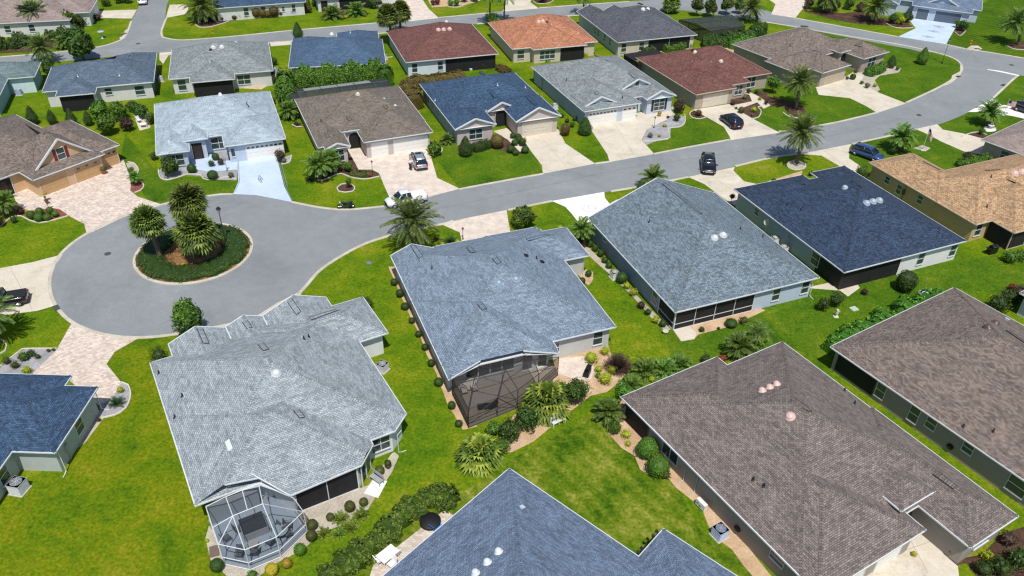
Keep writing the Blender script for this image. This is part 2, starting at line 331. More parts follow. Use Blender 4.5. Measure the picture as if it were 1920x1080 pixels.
sheet('traffic_island', [(-37.2+6.4*cos(2*pi*k/40), 79+6.4*sin(2*pi*k/40)) for k in range(40)], .06, ground_mat('island_soil', [(.2, (.09, .045, .025)), (.5, (.22, .12, .05)), (.9, (.30, .2, .08))], scale=.5, fine=8, fvar=.4), world=True)
sheet('road_marking', [(1851, 131), (1874, 135), (1911, 143), (1911, 141), (1875, 133), (1852, 130)], .024, plain('white_line_paint', (.8, .8, .8)))
# widened kerb aprons at the storm drains
sheet('kerb_apron', [(1800, 118), (1806, 130), (1800, 142), (1783, 157), (1768, 163), (1783, 150), (1785, 142), (1800, 134)], .05, M_kerb)
sheet('kerb_apron', [(224, 70), (229, 69), (235, 57), (240, 55), (236, 66), (226, 77)], .05, M_kerb)
sheet('kerb_apron', [(560, 548), (568, 545), (560, 560), (500, 590), (470, 600), (520, 568)], .03, M_kerb)
sheet('kerb_apron', [(1820, 86), (1834, 86), (1842, 92), (1830, 96), (1812, 92)], .05, M_kerb)
# driveways
DZ = [0]
def drive(pts, mat, z=.019, name='driveway', h=0):
    DZ[0] += .0001
    return sheet(name, pts, z+DZ[0], mat)
drive([(20, 355), (60, 350), (84, 358), (143, 338), (187, 320), (231, 298), (242, 327), (246, 345), (244, 357), (258, 369), (280, 376), (305, 384), (235, 406), (163, 440), (158, 420), (133, 407), (113, 393), (98, 390), (53, 396), (33, 385)], M_pav)
drive([(445, 300), (518, 291), (533, 350), (548, 379), (480, 366), (437, 364), (447, 341)], M_blue)
drive([(352, 295), (400, 288), (400, 300), (445, 302), (445, 318), (390, 322), (370, 318)], M_blue, name='front_walk', z=.016)
drive([(685, 297), (796, 279), (807, 291), (820, 334), (862, 354), (738, 387), (721, 350), (711, 325), (697, 318), (672, 318), (658, 289), (668, 287)], M_pavp)
drive([(973, 250), (1042, 234), (1060, 269), (1116, 307), (1018, 326), (1016, 310), (996, 284)], M_conc)
drive([(925, 246), (950, 240), (965, 254), (975, 268), (985, 275), (975, 285), (952, 262)], M_conc, z=.016, name='front_walk')
drive([(1104, 237), (1195, 222), (1205, 216), (1240, 214), (1255, 222), (1213, 243), (1203, 262), (1214, 275), (1227, 289), (1143, 304), (1139, 290)], M_conc)
drive([(1300, 206), (1367, 195), (1383, 206), (1412, 223), (1462, 249), (1370, 263), (1368, 256), (1357, 238), (1327, 221)], M_conc)
drive([(1372, 198), (1410, 190), (1405, 178), (1392, 174), (1400, 170), (1425, 182), (1445, 198), (1432, 204), (1420, 192), (1385, 205)], M_conc, z=.016, name='front_walk')
drive([(1529, 164), (1583, 146), (1600, 135), (1621, 139), (1613, 155), (1648, 174), (1699, 194), (1645, 212), (1624, 199), (1593, 184), (1535, 178)], M_conc)
drive([(1701, 33), (1796, 46), (1787, 60), (1774, 83), (1684, 69), (1717, 53)], M_blue)
drive([(826, 420), (862, 436), (870, 470), (960, 450), (953, 415), (950, 394), (880, 408)], M_pavp)
drive([(1035, 377), (1133, 360), (1134, 371), (1146, 386), (1160, 400), (1100, 425), (1084, 416), (1072, 401), (1060, 388)], M_white)
drive([(1290, 332), (1378, 313), (1375, 320), (1395, 340), (1432, 348), (1440, 365), (1385, 390), (1365, 378), (1320, 345)], M_conc)
drive([(1500, 289), (1597, 270), (1592, 278), (1592, 297), (1625, 320), (1620, 345), (1580, 330), (1573, 311), (1540, 292)], M_conc)
drive([(1717, 242), (1757, 233), (1768, 243), (1813, 252), (1850, 262), (1860, 285), (1840, 290), (1807, 284), (1766, 266), (1735, 250)], M_conc)
drive([(1815, 210), (1862, 185), (1878, 197), (1930, 200), (1930, 225), (1900, 218), (1876, 214), (1850, 210)], M_white)
drive([(-40, 507), (0, 503), (60, 492), (118, 477), (97, 508), (94, 545), (104, 573), (70, 583), (15, 590), (-40, 596)], M_conc)
drive([(135, 605), (195, 627), (262, 633), (250, 640), (215, 660), (200, 683), (228, 718), (208, 750), (185, 760), (120, 705), (60, 702), (105, 658)], M_pav)
drive([(1650, 1010), (1700, 985), (1730, 990), (1770, 1040), (1796, 1062), (1800, 1100), (1480, 1110), (1540, 1060)], M_conc)
drive([(724, -4), (735, 15), (760, 41), (823, 34), (804, 17), (790, -4)], M_pavp)
drive([(952, -6), (942, 22), (1010, 16), (994, 4), (1000, -6)], M_conc)
drive([(1436, -5), (1454, 8), (1446, 27), (1491, 34), (1512, 8), (1505, -5)], M_pavp)
drive([(150, 22), (153, 34), (200, 34), (247, 35), (257, 18), (200, 20)], M_conc)
drive([(311, 34), (318, 9), (355, 8), (350, 26)], M_conc)
drive([(299, 112), (299, 99), (345, 96), (316, 104), (306, 120)], M_conc)
drive([(506, 80), (560, 76), (545, 84), (508, 87)], M_conc)
drive([(0, 800), (30, 800)], M_conc) if 0 else None
# concrete expansion joints and painted motifs on the drives
def lines(name, segs, wid, z, mat, base_=.03):
    mb = MB()
    for a, b_ in segs:
        A, B = G(*a), G(*b_); d = (B-A).normalized(); n_ = Vector((-d.y, d.x, 0))*wid/2
        mb.face([(A-n_).to_tuple()[:2]+(z,), (B-n_).to_tuple()[:2]+(z,), (B+n_).to_tuple()[:2]+(z,), (A+n_).to_tuple()[:2]+(z,)])
    return tag(mb.obj(name, mat), kind='structure')
M_joint = plain('joint_line', (.34, .29, .23), .9)  # expansion joints as plain darker lines
lines('road_seam', [((1160, 318), (1380, 285)), ((1380, 285), (1560, 254)), ((1560, 254), (1690, 222)), ((860, 384), (1160, 318)), ((700, 412), (860, 384)), ((470, 80), (700, 58)), ((700, 58), (920, 36))], .07, .0205, plain('tar_seam', (.15, .155, .16), .9)); lines('driveway_joint', [((1150, 229), (1190, 292)), ((1122, 262), (1207, 250)), ((1012, 254), (1062, 314)), ((989, 280), (1070, 268)), ((1335, 200), (1408, 255)), ((1328, 222), (1398, 215)), ((1560, 156), (1672, 202)), ((1345, 338), (1400, 372)), ((1310, 338), (1384, 328)), ((1545, 283), (1600, 322)), ((20, 503), (60, 580)), ((1700, 1000), (1740, 1075)), ((1590, 1070), (1760, 1010))], .04, .026, M_joint)
M_motif = plain('grey_blue_motif_paint', (.16, .2, .27), .8)
def ring_motif(name, px, py, r, mat, spokes=0, z=.026):
    c = G(px, py); mb = MB(); n = 28
    for k in range(n):
        a, b_ = 2*pi*k/n, 2*pi*(k+1)/n
        mb.face([(c.x+cos(t)*q, c.y+sin(t)*q, z) for t, q in ((a, r), (b_, r), (b_, r-.1), (a, r-.1))])
    for k in range(spokes):
        a = pi*k/spokes; d = Vector((cos(a), sin(a), 0)); n_ = Vector((-d.y, d.x, 0))*.035
        mb.face([tuple(c+d*r*s_*.95+n_*q+Vector((0, 0, z+.001*(k+1)))) for s_, q in ((-1, -1), (1, -1), (1, 1), (-1, 1))])
    return tag(mb.obj(name, mat), kind='structure')
ring_motif('compass_motif', 1104, 391, .95, plain('faded_motif_paint', (.42, .44, .47), .8), 2)
def diamond(px, py, rx, ry, rz, mat, z=.026, ring=True):
    c = G(px, py); mb = MB()
    P = [Vector((rx, 0, 0)), Vector((0, ry, 0)), Vector((-rx, 0, 0)), Vector((0, -ry, 0))]; R = Matrix.Rotation(rz, 4, 'Z')
    P = [R @ p for p in P]
    for k in range(4):
        a, b_ = P[k], P[(k+1) % 4]
        mb.face([tuple(c+q+Vector((0, 0, z))) for q in (a, b_, b_*.7, a*.7)])
    mb.face([tuple(c+q*.4+Vector((0, 0, z))) for q in P])
    return tag(mb.obj('diamond_motif', mat), kind='structure')
diamond(488, 336, .35, 1.25, radians(21), M_motif)
for p in ((1739, 69), (1750, 59), (1760, 50)): diamond(p[0], p[1], 1.3, .8, radians(-25), plain('grey_motif_paint', (.25, .28, .33)))
lines('driveway_border_line', [((449, 341), (440, 361)), ((447, 301), (449, 341)), ((520, 293), (535, 350)), ((535, 350), (548, 376)), ((446, 302), (519, 292)), ((524, 292), (539, 350))], .07, .027, M_motif)
# planting beds
BZ = [.0075]
def bed(pts, mat, z=None, edge=None):
    BZ[0] += .00025; z = BZ[0]
    o = sheet('planting_bed', pts, z, mat)
    if edge: ribbon('bed_edging', edge, .16, .12, plain('edging_concrete', (.55, .5, .43), .8))
    return o
for pts_, m_ in (([(345, 285), (440, 280), (446, 320), (352, 322)], M_grav), ([(652, 280), (700, 275), (704, 318), (655, 300)], M_pavp), ([(1360, 190), (1436, 168), (1442, 192), (1388, 208)], M_mulch), ([(1580, 145), (1645, 120), (1652, 140), (1600, 160)], M_pale), ([(915, 255), (985, 245), (990, 270), (930, 264)], M_mulch), ([(1100, 228), (1262, 200), (1265, 216), (1104, 242)], M_conc), ([(90, 880), (160, 830), (205, 770), (200, 758), (60, 880)], M_pale)):
    bed(pts_, m_)
bed([(728, 500), (740, 500), (895, 800), (868, 806), (850, 775), (838, 755), (818, 700), (800, 665), (786, 625), (772, 600), (752, 555)], M_sand)
bed([(1046, 668), (1140, 645), (1150, 680), (1175, 700), (1160, 718), (1138, 735), (1108, 742), (1065, 775), (1040, 795), (1000, 828), (960, 848), (928, 850), (945, 800), (1000, 740)], M_sand)
sheet('patio', [(1047, 672), (1095, 668), (1115, 690), (1108, 712), (1080, 712), (1045, 700)], .018, M_pavp)
bed([(1085, 460), (1095, 455), (1200, 560), (1262, 622), (1255, 628), (1225, 600), (1190, 560), (1150, 520), (1115, 490)], M_pale)
bed([(1099, 505), (1112, 510), (1112, 525), (1104, 535), (1096, 530), (1085, 515)], M_sand)
bed([(1264, 622), (1320, 600), (1420, 575), (1435, 582), (1400, 598), (1370, 612), (1310, 627), (1302, 635), (1277, 640)], M_sand)
sheet('patio', [(1262, 618), (1290, 610), (1306, 625), (1302, 636), (1278, 640)], .016, M_conc)
bed([(1150, 750), (1170, 750), (1310, 925), (1390, 1010), (1450, 1085), (1420, 1090), (1395, 1062), (1372, 1030), (1344, 1010), (1330, 990), (1318, 960), (1300, 940), (1268, 915), (1250, 893), (1215, 890), (1200, 880), (1190, 855), (1165, 840), (1140, 812)], M_sand)
bed([(480, 1040), (560, 960), (690, 910), (735, 850), (740, 848), (748, 855), (735, 885), (705, 930), (690, 955), (640, 985), (600, 1000), (570, 1030), (520, 1055), (480, 1085), (430, 1085), (395, 1050), (385, 1010), (392, 985), (410, 1010)], M_pale)
sheet('patio', [(682, 925), (700, 900), (726, 902), (709, 934)], .018, M_white)
bed([(200, 740), (228, 718), (238, 722), (244, 740), (236, 765), (215, 780), (192, 785), (186, 762)], M_grav, edge=[(228, 717), (240, 722), (245, 742), (236, 765), (216, 778), (190, 784)])
bed([(0, 690), (35, 660), (60, 652), (108, 655), (66, 700), (0, 700)], M_grav, edge=[(0, 688), (30, 664), (42, 655), (107, 654)])
bed([(0, 395), (38, 400), (55, 410), (75, 416), (100, 412), (130, 402), (112, 392), (98, 390), (53, 395), (33, 385), (0, 380)], M_redm, edge=[(0, 426), (12, 415), (20, 408), (38, 405), (55, 413), (75, 418), (100, 413), (128, 405)])
bed([(0, 420), (14, 408), (16, 415), (0, 428)], M_redm)
bed([(244, 345), (262, 338), (270, 350), (265, 358), (252, 363), (245, 357)], M_redm, edge=[(252, 362), (264, 357), (270, 348), (264, 340)])
bed([(236, 306), (250, 305), (260, 318), (257, 328), (245, 328)], M_pale, edge=[(240, 304), (251, 306), (260, 319), (256, 328)])
bed([(298, 320), (302, 333), (315, 338), (345, 328), (375, 330), (400, 337), (444, 338), (446, 315), (390, 320), (370, 318), (352, 300), (320, 300)], M_grav, edge=[(297, 318), (300, 332), (313, 338), (340, 331), (350, 327), (375, 328), (381, 335), (398, 338), (425, 332), (444, 337)])
bed([(526, 298), (546, 290), (546, 302), (530, 308)], M_grav, edge=[(528, 308), (542, 305), (547, 292)])
bed([(588, 330), (600, 338), (630, 328), (660, 328), (680, 335), (710, 330), (710, 322), (672, 318), (660, 295), (610, 300), (588, 320)], M_mulch, edge=[(587, 335), (602, 339), (625, 330), (640, 326), (660, 333), (685, 336), (711, 331)])
bed([(632, 352), (640, 346), (655, 345), (664, 350), (662, 358), (648, 361), (635, 359)], M_mulch, edge=[(632, 353), (640, 346), (655, 345), (665, 351), (661, 359), (647, 361), (635, 359), (632, 353)])
bed([(548, 232), (565, 230), (566, 240), (550, 238)], M_mulch, edge=[(548, 234), (556, 238), (566, 238)])
bed([(808, 288), (806, 275), (825, 275), (829, 283), (818, 292), (812, 293)], M_mulch, edge=[(812, 293), (821, 290), (829, 283), (828, 277)])
bed([(858, 280), (862, 292), (885, 288), (912, 278), (940, 282), (965, 290), (990, 288), (992, 268), (960, 255), (925, 258), (860, 270)], M_mulch)
bed([(1213, 243), (1204, 262), (1212, 272), (1237, 262), (1252, 262), (1257, 250), (1258, 240), (1282, 235), (1285, 218), (1262, 215), (1240, 230)], M_grav, edge=[(1206, 265), (1222, 265), (1245, 262), (1256, 258), (1252, 245), (1258, 240), (1275, 238), (1284, 230), (1284, 215)])
bed([(1293, 212), (1303, 206), (1327, 221), (1312, 223), (1298, 220)], M_mulch, edge=[(1302, 206), (1293, 213), (1299, 221), (1313, 223), (1326, 219)])
bed([(1372, 198), (1383, 206), (1408, 222), (1422, 218), (1426, 208), (1420, 200), (1432, 200), (1470, 200), (1480, 190), (1430, 178), (1410, 184)], M_mulch, edge=[(1410, 223), (1422, 220), (1427, 209), (1421, 201), (1432, 199)])
bed([(1468, 200), (1478, 212), (1496, 222), (1512, 210), (1500, 192), (1480, 190)], M_mulch, edge=[(1468, 211), (1478, 218), (1496, 222)])
bed([(1475, 305), (1492, 298), (1510, 306), (1509, 315), (1492, 320), (1478, 315)], M_pale, edge=[(1475, 308), (1484, 303), (1500, 303), (1510, 308), (1508, 316), (1492, 319), (1479, 315), (1475, 308)])
bed([(1612, 140), (1640, 128), (1660, 120), (1690, 128), (1685, 136), (1650, 142), (1640, 150), (1650, 168), (1645, 172), (1615, 158), (1608, 150)], M_pale)
bed([(1805, 255), (1830, 246), (1850, 255), (1845, 262), (1815, 262)], M_mulch, edge=[(1803, 256), (1820, 250), (1838, 248), (1850, 254)])
bed([(1845, 240), (1855, 235), (1868, 240), (1862, 247), (1850, 247)], M_white)
bed([(1712, 338 - 60), (1730, 272), (1745, 278), (1735, 284)], M_pale)
bed([(368, 45), (378, 52), (400, 50), (440, 38), (402, 30), (372, 34)], M_mulch, edge=[(366, 46), (374, 51), (392, 51), (412, 46), (430, 40)])
bed([(0, 80), (60, 76), (120, 66), (130, 78), (80, 96), (0, 100)], M_mulch)
bed([(604, 34), (640, 34), (690, 26), (680, 20), (610, 20)], M_mulch)
bed([(805, 5), (810, 14), (840, 12), (870, 10), (900, 2), (900, -5), (800, -5)], M_sand, edge=[(836, 11), (850, 14), (866, 12), (876, 5)])
bed([(1000, 3), (1010, 7), (1028, 6), (1037, 1), (1037, -4), (1000, -4)], M_mulch, edge=[(1000, 2), (1008, 7), (1028, 6), (1038, 1)])
bed([(1506, 10), (1515, 20), (1540, 20), (1580, 25), (1610, 20), (1700, 45), (1690, 50), (1660, 48), (1600, 44), (1560, 36), (1508, 22)], M_mulch)
bed([(1660, 36), (1700, 40), (1712, 52), (1675, 52), (1662, 44)], M_mulch, edge=[(1662, 44), (1675, 51), (1695, 53), (1712, 52)])
bed([(1790, 50), (1812, 42), (1812, 58), (1800, 66), (1790, 62)], M_mulch, edge=[(1790, 60), (1800, 67), (1811, 58)])
bed([(1885, 84), (1900, 80), (1930, 78), (1930, 94), (1900, 92)], M_mulch, edge=[(1888, 86), (1900, 92), (1925, 94)])
bed([(700, 108), (725, 106), (728, 112), (712, 116)], M_mulch, edge=[(712, 104), (722, 108), (736, 107)])
bed([(506, 140), (520, 138), (512, 155), (490, 168), (440, 165), (470, 160)], M_sand)
bed([(1290, 100), (1340, 88), (1400, 92), (1400, 100), (1310, 110)], M_sand)
bed([(1760, 1040), (1790, 1062), (1812, 1056), (1830, 1080), (1930, 1090), (1930, 985), (1880, 1000), (1840, 1040), (1790, 1050)], M_mulch)
bed([(1505, 320), (1440, 340), (1430, 348), (1450, 348), (1500, 335)], M_sand)
sheet('patio', [(700, 1060), (835, 955), (860, 975), (725, 1085), (690, 1090)], .02, M_pav2)
sheet('patio', [(1510, 540), (1600, 520), (1612, 540), (1590, 556), (1575, 545)], .018, M_conc)
sheet('patio', [(250, 215), (280, 210), (282, 240), (262, 245)], .018, M_conc)
# ------------------------------------------------------------------ houses
def clip_half(poly, a, b_, c):   # keep a*x+b*y+c >= 0
    out = []; n = len(poly)
    for k in range(n):
        p, q = poly[k], poly[(k+1) % n]; dp = a*p[0]+b_*p[1]+c; dq = a*q[0]+b_*q[1]+c
        if dp >= -1e-9: out.append(p)
        if (dp > 1e-9 and dq < -1e-9) or (dp < -1e-9 and dq > 1e-9):
            t = dp/(dp-dq); out.append((p[0]+(q[0]-p[0])*t, p[1]+(q[1]-p[1])*t))
    return out
def planes_of(poly):
    P = []
    for k in range(len(poly)):
        a, b_ = poly[k], poly[(k+1) % len(poly)]; dx, dy = b_[0]-a[0], b_[1]-a[1]; l = hypot(dx, dy)
        n = (-dy/l, dx/l); P.append((n[0], n[1], -(n[0]*a[0]+n[1]*a[1])))
    return P
def area(poly): return abs(sum(poly[i][0]*poly[(i+1) % len(poly)][1]-poly[(i+1) % len(poly)][0]*poly[i][1] for i in range(len(poly)))/2) if len(poly) > 2 else 0
ROOFC = dict(steel=(.105, .143, .195), denim=(.072, .122, .20), lgrey=(.30, .345, .375), cyan=(.375, .445, .50), bgrey=(.20, .255, .325), bgrey2=(.165, .205, .24), navy=(.036, .054, .092), navyL=(.047, .085, .152), brown=(.185, .155, .14), brown3=(.185, .155, .13), slate=(.10, .105, .125),
             tan=(.42, .28, .17), red=(.165, .075, .065), orange=(.43, .19, .11), gsage=(.235, .265, .275), blue=(.075, .12, .19), teal=(.15, .21, .22), bluB=(.15, .20, .28), mauve=(.182, .156, .144), rosy=(.30, .24, .22))
M_trim = plain('white_trim', (.62, .65, .66), .5, var=.04)
M_mull = plain('white_window_frame', (.62, .64, .64), .4, var=.02)
M_screen = plain('dark_screen_and_shade', (.012, .012, .014), .75, var=.25, scale=1.2)  # near-black tone holds the mesh and the porch shade behind it
M_bronze = plain('bronze_frame', (.03, .022, .02), .45)
M_vent = plain('black_vent_metal', (.012, .012, .015), .6)
M_dome = plain('clear_skylight_dome', (.60, .63, .66), .12, var=.03, spec=.8)
M_glass = glass_mat()
FACE = dict(E=(1, 0), N=(0, 1), W=(-1, 0), S=(0, -1))
class House:
    def __init__(s, name, label, O, ang, roof, wall, trim=None, rname=None, spread=.3, hue=(1, 1, 1), ins=.45, cat='house', group=None):
        F_ = (CH-2.75)/(CH-2.6); O = (O[0]*F_, O[1]*F_)   # eaves measured at 2.6 m stand at 2.75 m
        s.e = thing(name, label, cat, (O[0], O[1], 0), radians(ang), group); s.e.scale = (F_, F_, 1)
        s.M = Matrix.Translation((O[0], O[1], 0)) @ Matrix.Rotation(radians(ang), 4, 'Z') @ Matrix.Diagonal((F_, F_, 1, 1)); s.Mi = s.M.inverted()
        s.roofm = shingles('shingles_'+roof, ROOFC[roof], spread, hue); s.capm = shingles('cap_shingles_'+roof, ROOFC[roof], spread*.8, hue, cap=True)
        s.wallm = wall; s.trim = trim or M_trim; s.ins = ins; s.B = []; s.rb = MB(); s.cb = MB(); s.fb = MB(); s.wb = MB(); s.gbs = []
    def loc(s, px, py, z): return s.Mi @ G(px, py, z)
    def block(s, r, gab=(), z=2.6, p=.42, clip=None, wall=True, fasc=True, base_=0.0, rake=.14):
        k = len(s.B); j = .004*k
        if len(r) == 4 and not isinstance(r[0], (tuple, list)): x0, y0, x1, y1 = r; poly = [(x0, y0), (x1, y0), (x1, y1), (x0, y1)]
        else: poly = [tuple(q) for q in r]
        z = z+.15+.006*k
        PL = planes_of(poly); act = [i for i in range(len(poly)) if i not in gab]; pieces = clip or [poly]
        B = dict(poly=poly, PL=PL, act=act, z=z, p=p, pieces=pieces); s.B.append(B)
        h = lambda q: z+p*min(PL[i][0]*q[0]+PL[i][1]*q[1]+PL[i][2] for i in act)
        hh = lambda q, i: z+p*(PL[i][0]*q[0]+PL[i][1]*q[1]+PL[i][2])
        gpts = {g_: {} for g_ in gab}
        for i in act:
            f = poly
            for m in act:
                if m != i: f = clip_half(f, PL[m][0]-PL[i][0], PL[m][1]-PL[i][1], PL[m][2]-PL[i][2])
                if len(f) < 3: break
            if len(f) < 3 or area(f) < .01: continue
            a = PL[i]; t = (a[1], -a[0]); sl_ = sqrt(1+p*p)
            for pc in pieces:
                ff = f
                if clip:
                    for q in planes_of(pc): ff = clip_half(ff, *q)
                if len(ff) < 3 or area(ff) < .01: continue
                s.rb.face([(q[0], q[1], hh(q, i)) for q in ff], uv=[(t[0]*q[0]+t[1]*q[1]+i*7.3, (a[0]*q[0]+a[1]*q[1]+a[2])*sl_) for q in ff])
            for n in range(len(f)):    # caps along shared edges
                A, B_ = f[n], f[(n+1) % len(f)]
                if hypot(A[0]-B_[0], A[1]-B_[1]) < .3: continue
                on = [m for m in range(len(PL)) if abs(PL[m][0]*A[0]+PL[m][1]*A[1]+PL[m][2]) < 1e-4 and abs(PL[m][0]*B_[0]+PL[m][1]*B_[1]+PL[m][2]) < 1e-4]
                if on: continue
                oth = [m for m in act if m != i and abs(hh(A, m)-hh(A, i)) < 1e-4 and abs(hh(B_, m)-hh(B_, i)) < 1e-4]
                if not oth or oth[0] < i: continue
                m = oth[0]; AA, BB = A, B_
                if clip:   # keep only inside the pieces
                    def ins_(q): return any(all(g_[0]*q[0]+g_[1]*q[1]+g_[2] >= -1e-3 for g_ in planes_of(pc)) for pc in pieces)
                    ts = [tt/40 for tt in range(41) if ins_((A[0]+(B_[0]-A[0])*tt/40, A[1]+(B_[1]-A[1])*tt/40))]
                    if len(ts) < 2: continue
                    AA = (A[0]+(B_[0]-A[0])*ts[0], A[1]+(B_[1]-A[1])*ts[0]); BB = (A[0]+(B_[0]-A[0])*ts[-1], A[1]+(B_[1]-A[1])*ts[-1])
                d = Vector((BB[0]-AA[0], BB[1]-AA[1])); l = d.length; d /= l; nn = Vector((-d.y, d.x)); W = .15
                A0 = Vector(AA)+d*.05; B0 = Vector(BB)-d*.05
                for sg in (1, -1):
                    q1 = A0+nn*W*sg; q2 = B0+nn*W*sg; up_ = .035
                    P = [(A0.x, A0.y, h(A0)+up_), (B0.x, B0.y, h(B0)+up_), (q2.x, q2.y, h(q2)+up_*.8), (q1.x, q1.y, h(q1)+up_*.8)]
                    L_ = (Vector(P[1])-Vector(P[0])).length; U = [(.0, 0), (0, L_), (W, L_), (W, 0)]
                    if sg > 0: P = [P[0], P[1], P[2], P[3]]
                    else: P = [P[1], P[0], P[3], P[2]]; U = [U[1], U[0], U[3], U[2]]
                    s.cb.face(P, uv=U)
                    lo = [(P[2][0], P[2][1], P[2][2]-.05), (P[3][0], P[3][1], P[3][2]-.05)]
                    s.cb.face([P[3], P[2], lo[0], lo[1]], uv=[(0, 0), (0, 1), (.02, 1), (.02, 0)])
        # gables
        for gi in gab:
            A, B_ = Vector(poly[gi]), Vector(poly[(gi+1) % len(poly)]); l = (B_-A).length; d = (B_-A)/l; n_ = Vector((d.y, -d.x))
            xs = [0, l]; 
            for m1 in act:
                for m2 in act:
                    if m1 < m2:
                        c1 = hh(A, m1)-hh(A, m2); c2 = hh(B_, m1)-hh(B_, m2)
                        if c1*c2 < 0: xs.append(l*c1/(c1-c2))
            xs = sorted(x for x in xs)
            pts = []
            for x in xs: q = A+d*x; pts.append((q, h(q)))
            off = -n_*(.35 if rake else .02)
            zb = z-.12
            base_pts = [(pts[-1][0]+off), (pts[0][0]+off)]
            s.gb = MB(); s.gbs.append(s.gb)
            s.gb.face([(b_.x, b_.y, zb) for b_ in (base_pts[1], base_pts[0])]+[((q+off).x, (q+off).y, zz-.03) for q, zz in reversed(pts)])
            if rake:
                for n2 in range(len(pts)-1):
                    (q, z1), (r_, z2) = pts[n2], pts[n2+1]
                    o_ = n_*.03
                    for P in ([(q+o_, z1+.02), (q+o_, z1-rake-.06), (r_+o_, z2-rake-.06), (r_+o_, z2+.02)], [(q+o_, z1+.02), (r_+o_, z2+.02), (r_-n_*.12, z2+.025), (q-n_*.12, z1+.025)],
                              [(q+o_, z1-rake-.06), (q+off, z1-rake-.05), (r_+off, z2-rake-.05), (r_+o_, z2-rake-.06)]):
                        s.fb.face([(v.x, v.y, zz) for v, zz in P])
        # fascia + gutter
        if fasc:
            for pc in pieces:
                n = len(pc)
                for e in range(n):
                    A, B_ = Vector(pc[e]), Vector(pc[(e+1) % n])
                    gi = [g_ for g_ in gab if abs(PL[g_][0]*A.x+PL[g_][1]*A.y+PL[g_][2]) < 1e-3 and abs(PL[g_][0]*B_.x+PL[g_][1]*B_.y+PL[g_][2]) < 1e-3]
                    if gi: continue
                    mid = (A+B_)/2
                    if any(o is not pc and all(q[0]*mid.x+q[1]*mid.y+q[2] > -.02 for q in planes_of(o)) for o in pieces): continue
                    l = (B_-A).length; d = (B_-A)/l; n_ = Vector((d.y, -d.x)); zA, zB = h(A), h(B_)
                    o1 = n_*.05
                    def q4(P): s.fb.face([(v.x, v.y, zz) for v, zz in P])
                    q4([(A+o1, zA-.12), (B_+o1, zB-.12), (B_+o1, zB+.005), (A+o1, zA+.005)])
                    q4([(A+o1, zA+.005), (B_+o1, zB+.005), (B_-n_*.015, zB+.009), (A-n_*.015, zA+.009)])
                    q4([(A+o1, zA-.12), (A-n_*.05, zA-.12), (B_-n_*.05, zB-.12), (B_+o1, zB-.12)])
        for pc in pieces: s.fb.face([(q[0], q[1], z-.13-j*.5) for q in reversed(pc)])
        if wall:
            for pc in (wall if isinstance(wall, list) else [poly]):
                ip = list(pc); I = s.ins+j
                for q in planes_of(pc): ip = clip_half(ip, q[0], q[1], q[2]-I)
                if len(ip) > 2: s.wb.prism(ip, base_, z-.13)
        return B
    def h(s, x, y):
        best = -1
        for B in s.B:
            if any(all(q[0]*x+q[1]*y+q[2] >= -1e-3 for q in planes_of(pc)) for pc in B['pieces']):
                best = max(best, B['z']+B['p']*min(B['PL'][i][0]*x+B['PL'][i][1]*y+B['PL'][i][2] for i in B['act']))
        return best
    def onroof(s, px, py):
        z = 8.0
        while z > 1:
            q = s.loc(px, py, z)
            if s.h(q.x, q.y) >= z: return q
            z -= .02
        return s.loc(px, py, 2.6)
    def done(s):
        s.roof = s.rb.obj('roof', s.roofm, s.e)
        if s.cb.f: s.cb.obj('ridge_cap', s.capm, s.roof)
        s.fb.obj('fascia', s.trim, s.e); s.wall = s.wb.obj('wall', s.wallm, s.e)
        for q in s.gbs: q.obj('gable', s.wallm, s.e)
        return s
    def frame(s, face, c, along, z=0):
        n = FACE[face]; t = (-n[1], n[0])
        p = (c, along) if face in 'EW' else (along, c)
        return Matrix(((t[0], n[0], 0, p[0]), (t[1], n[1], 0, p[1]), (0, 0, 1, z), (0, 0, 0, 1)))   # x along wall, y out, z up
    def along(s, face, px, py, z):
        q = s.loc(px, py, z); return q.y if face in 'EW' else q.x
    def win(s, face, c, px, py, w, h, zc=1.45, cols=1, rows=2, shut=None, along=None, arch=False):
        a = s.along(face, px, py, zc) if along is None else along
        M = s.frame(face, c, a, zc); f = MB(); t = .05
        f.box(-w/2-t, -.05, -h/2-t, -w/2, .06, h/2+t, M); f.box(w/2, -.05, -h/2-t, w/2+t, .06, h/2+t, M)
        f.box(-w/2, -.05, h/2, w/2, .06, h/2+t, M); f.box(-w/2-t, -.05, -h/2-t-.06, w/2+t, .11, -h/2, M)
        for k in range(1, cols): x = -w/2+w*k/cols; f.box(x-.035, -.05, -h/2, x+.035, .05, h/2, M)
        for r_ in range(1, rows):
            z = -h/2+h*r_/rows
            for k in range(cols): f.box(-w/2+w*k/cols+(.035 if k else 0), -.05, z-.035, -w/2+w*(k+1)/cols-(.035 if k < cols-1 else 0), .045, z+.035, M)
        o = f.obj('window', M_mull, s.e)
        g_ = MB(); g_.box(-w/2, -.05, -h/2, w/2, .02, h/2, M); g_.obj('pane', M_glass, o)
        if shut:
            for sg in (-1, 1):
                b_ = MB(); x = sg*(w/2+.28); b_.box(x-.19, -.02, -h/2-.05, x+.19, .05, h/2+.05, M)
                for q in range(8): b_.box(x-.15, .05, -h/2+.02+q*h/8, x+.15, .065, -h/2+.02+q*h/8+h/14, M)
                b_.obj('shutter', shut, s.e)
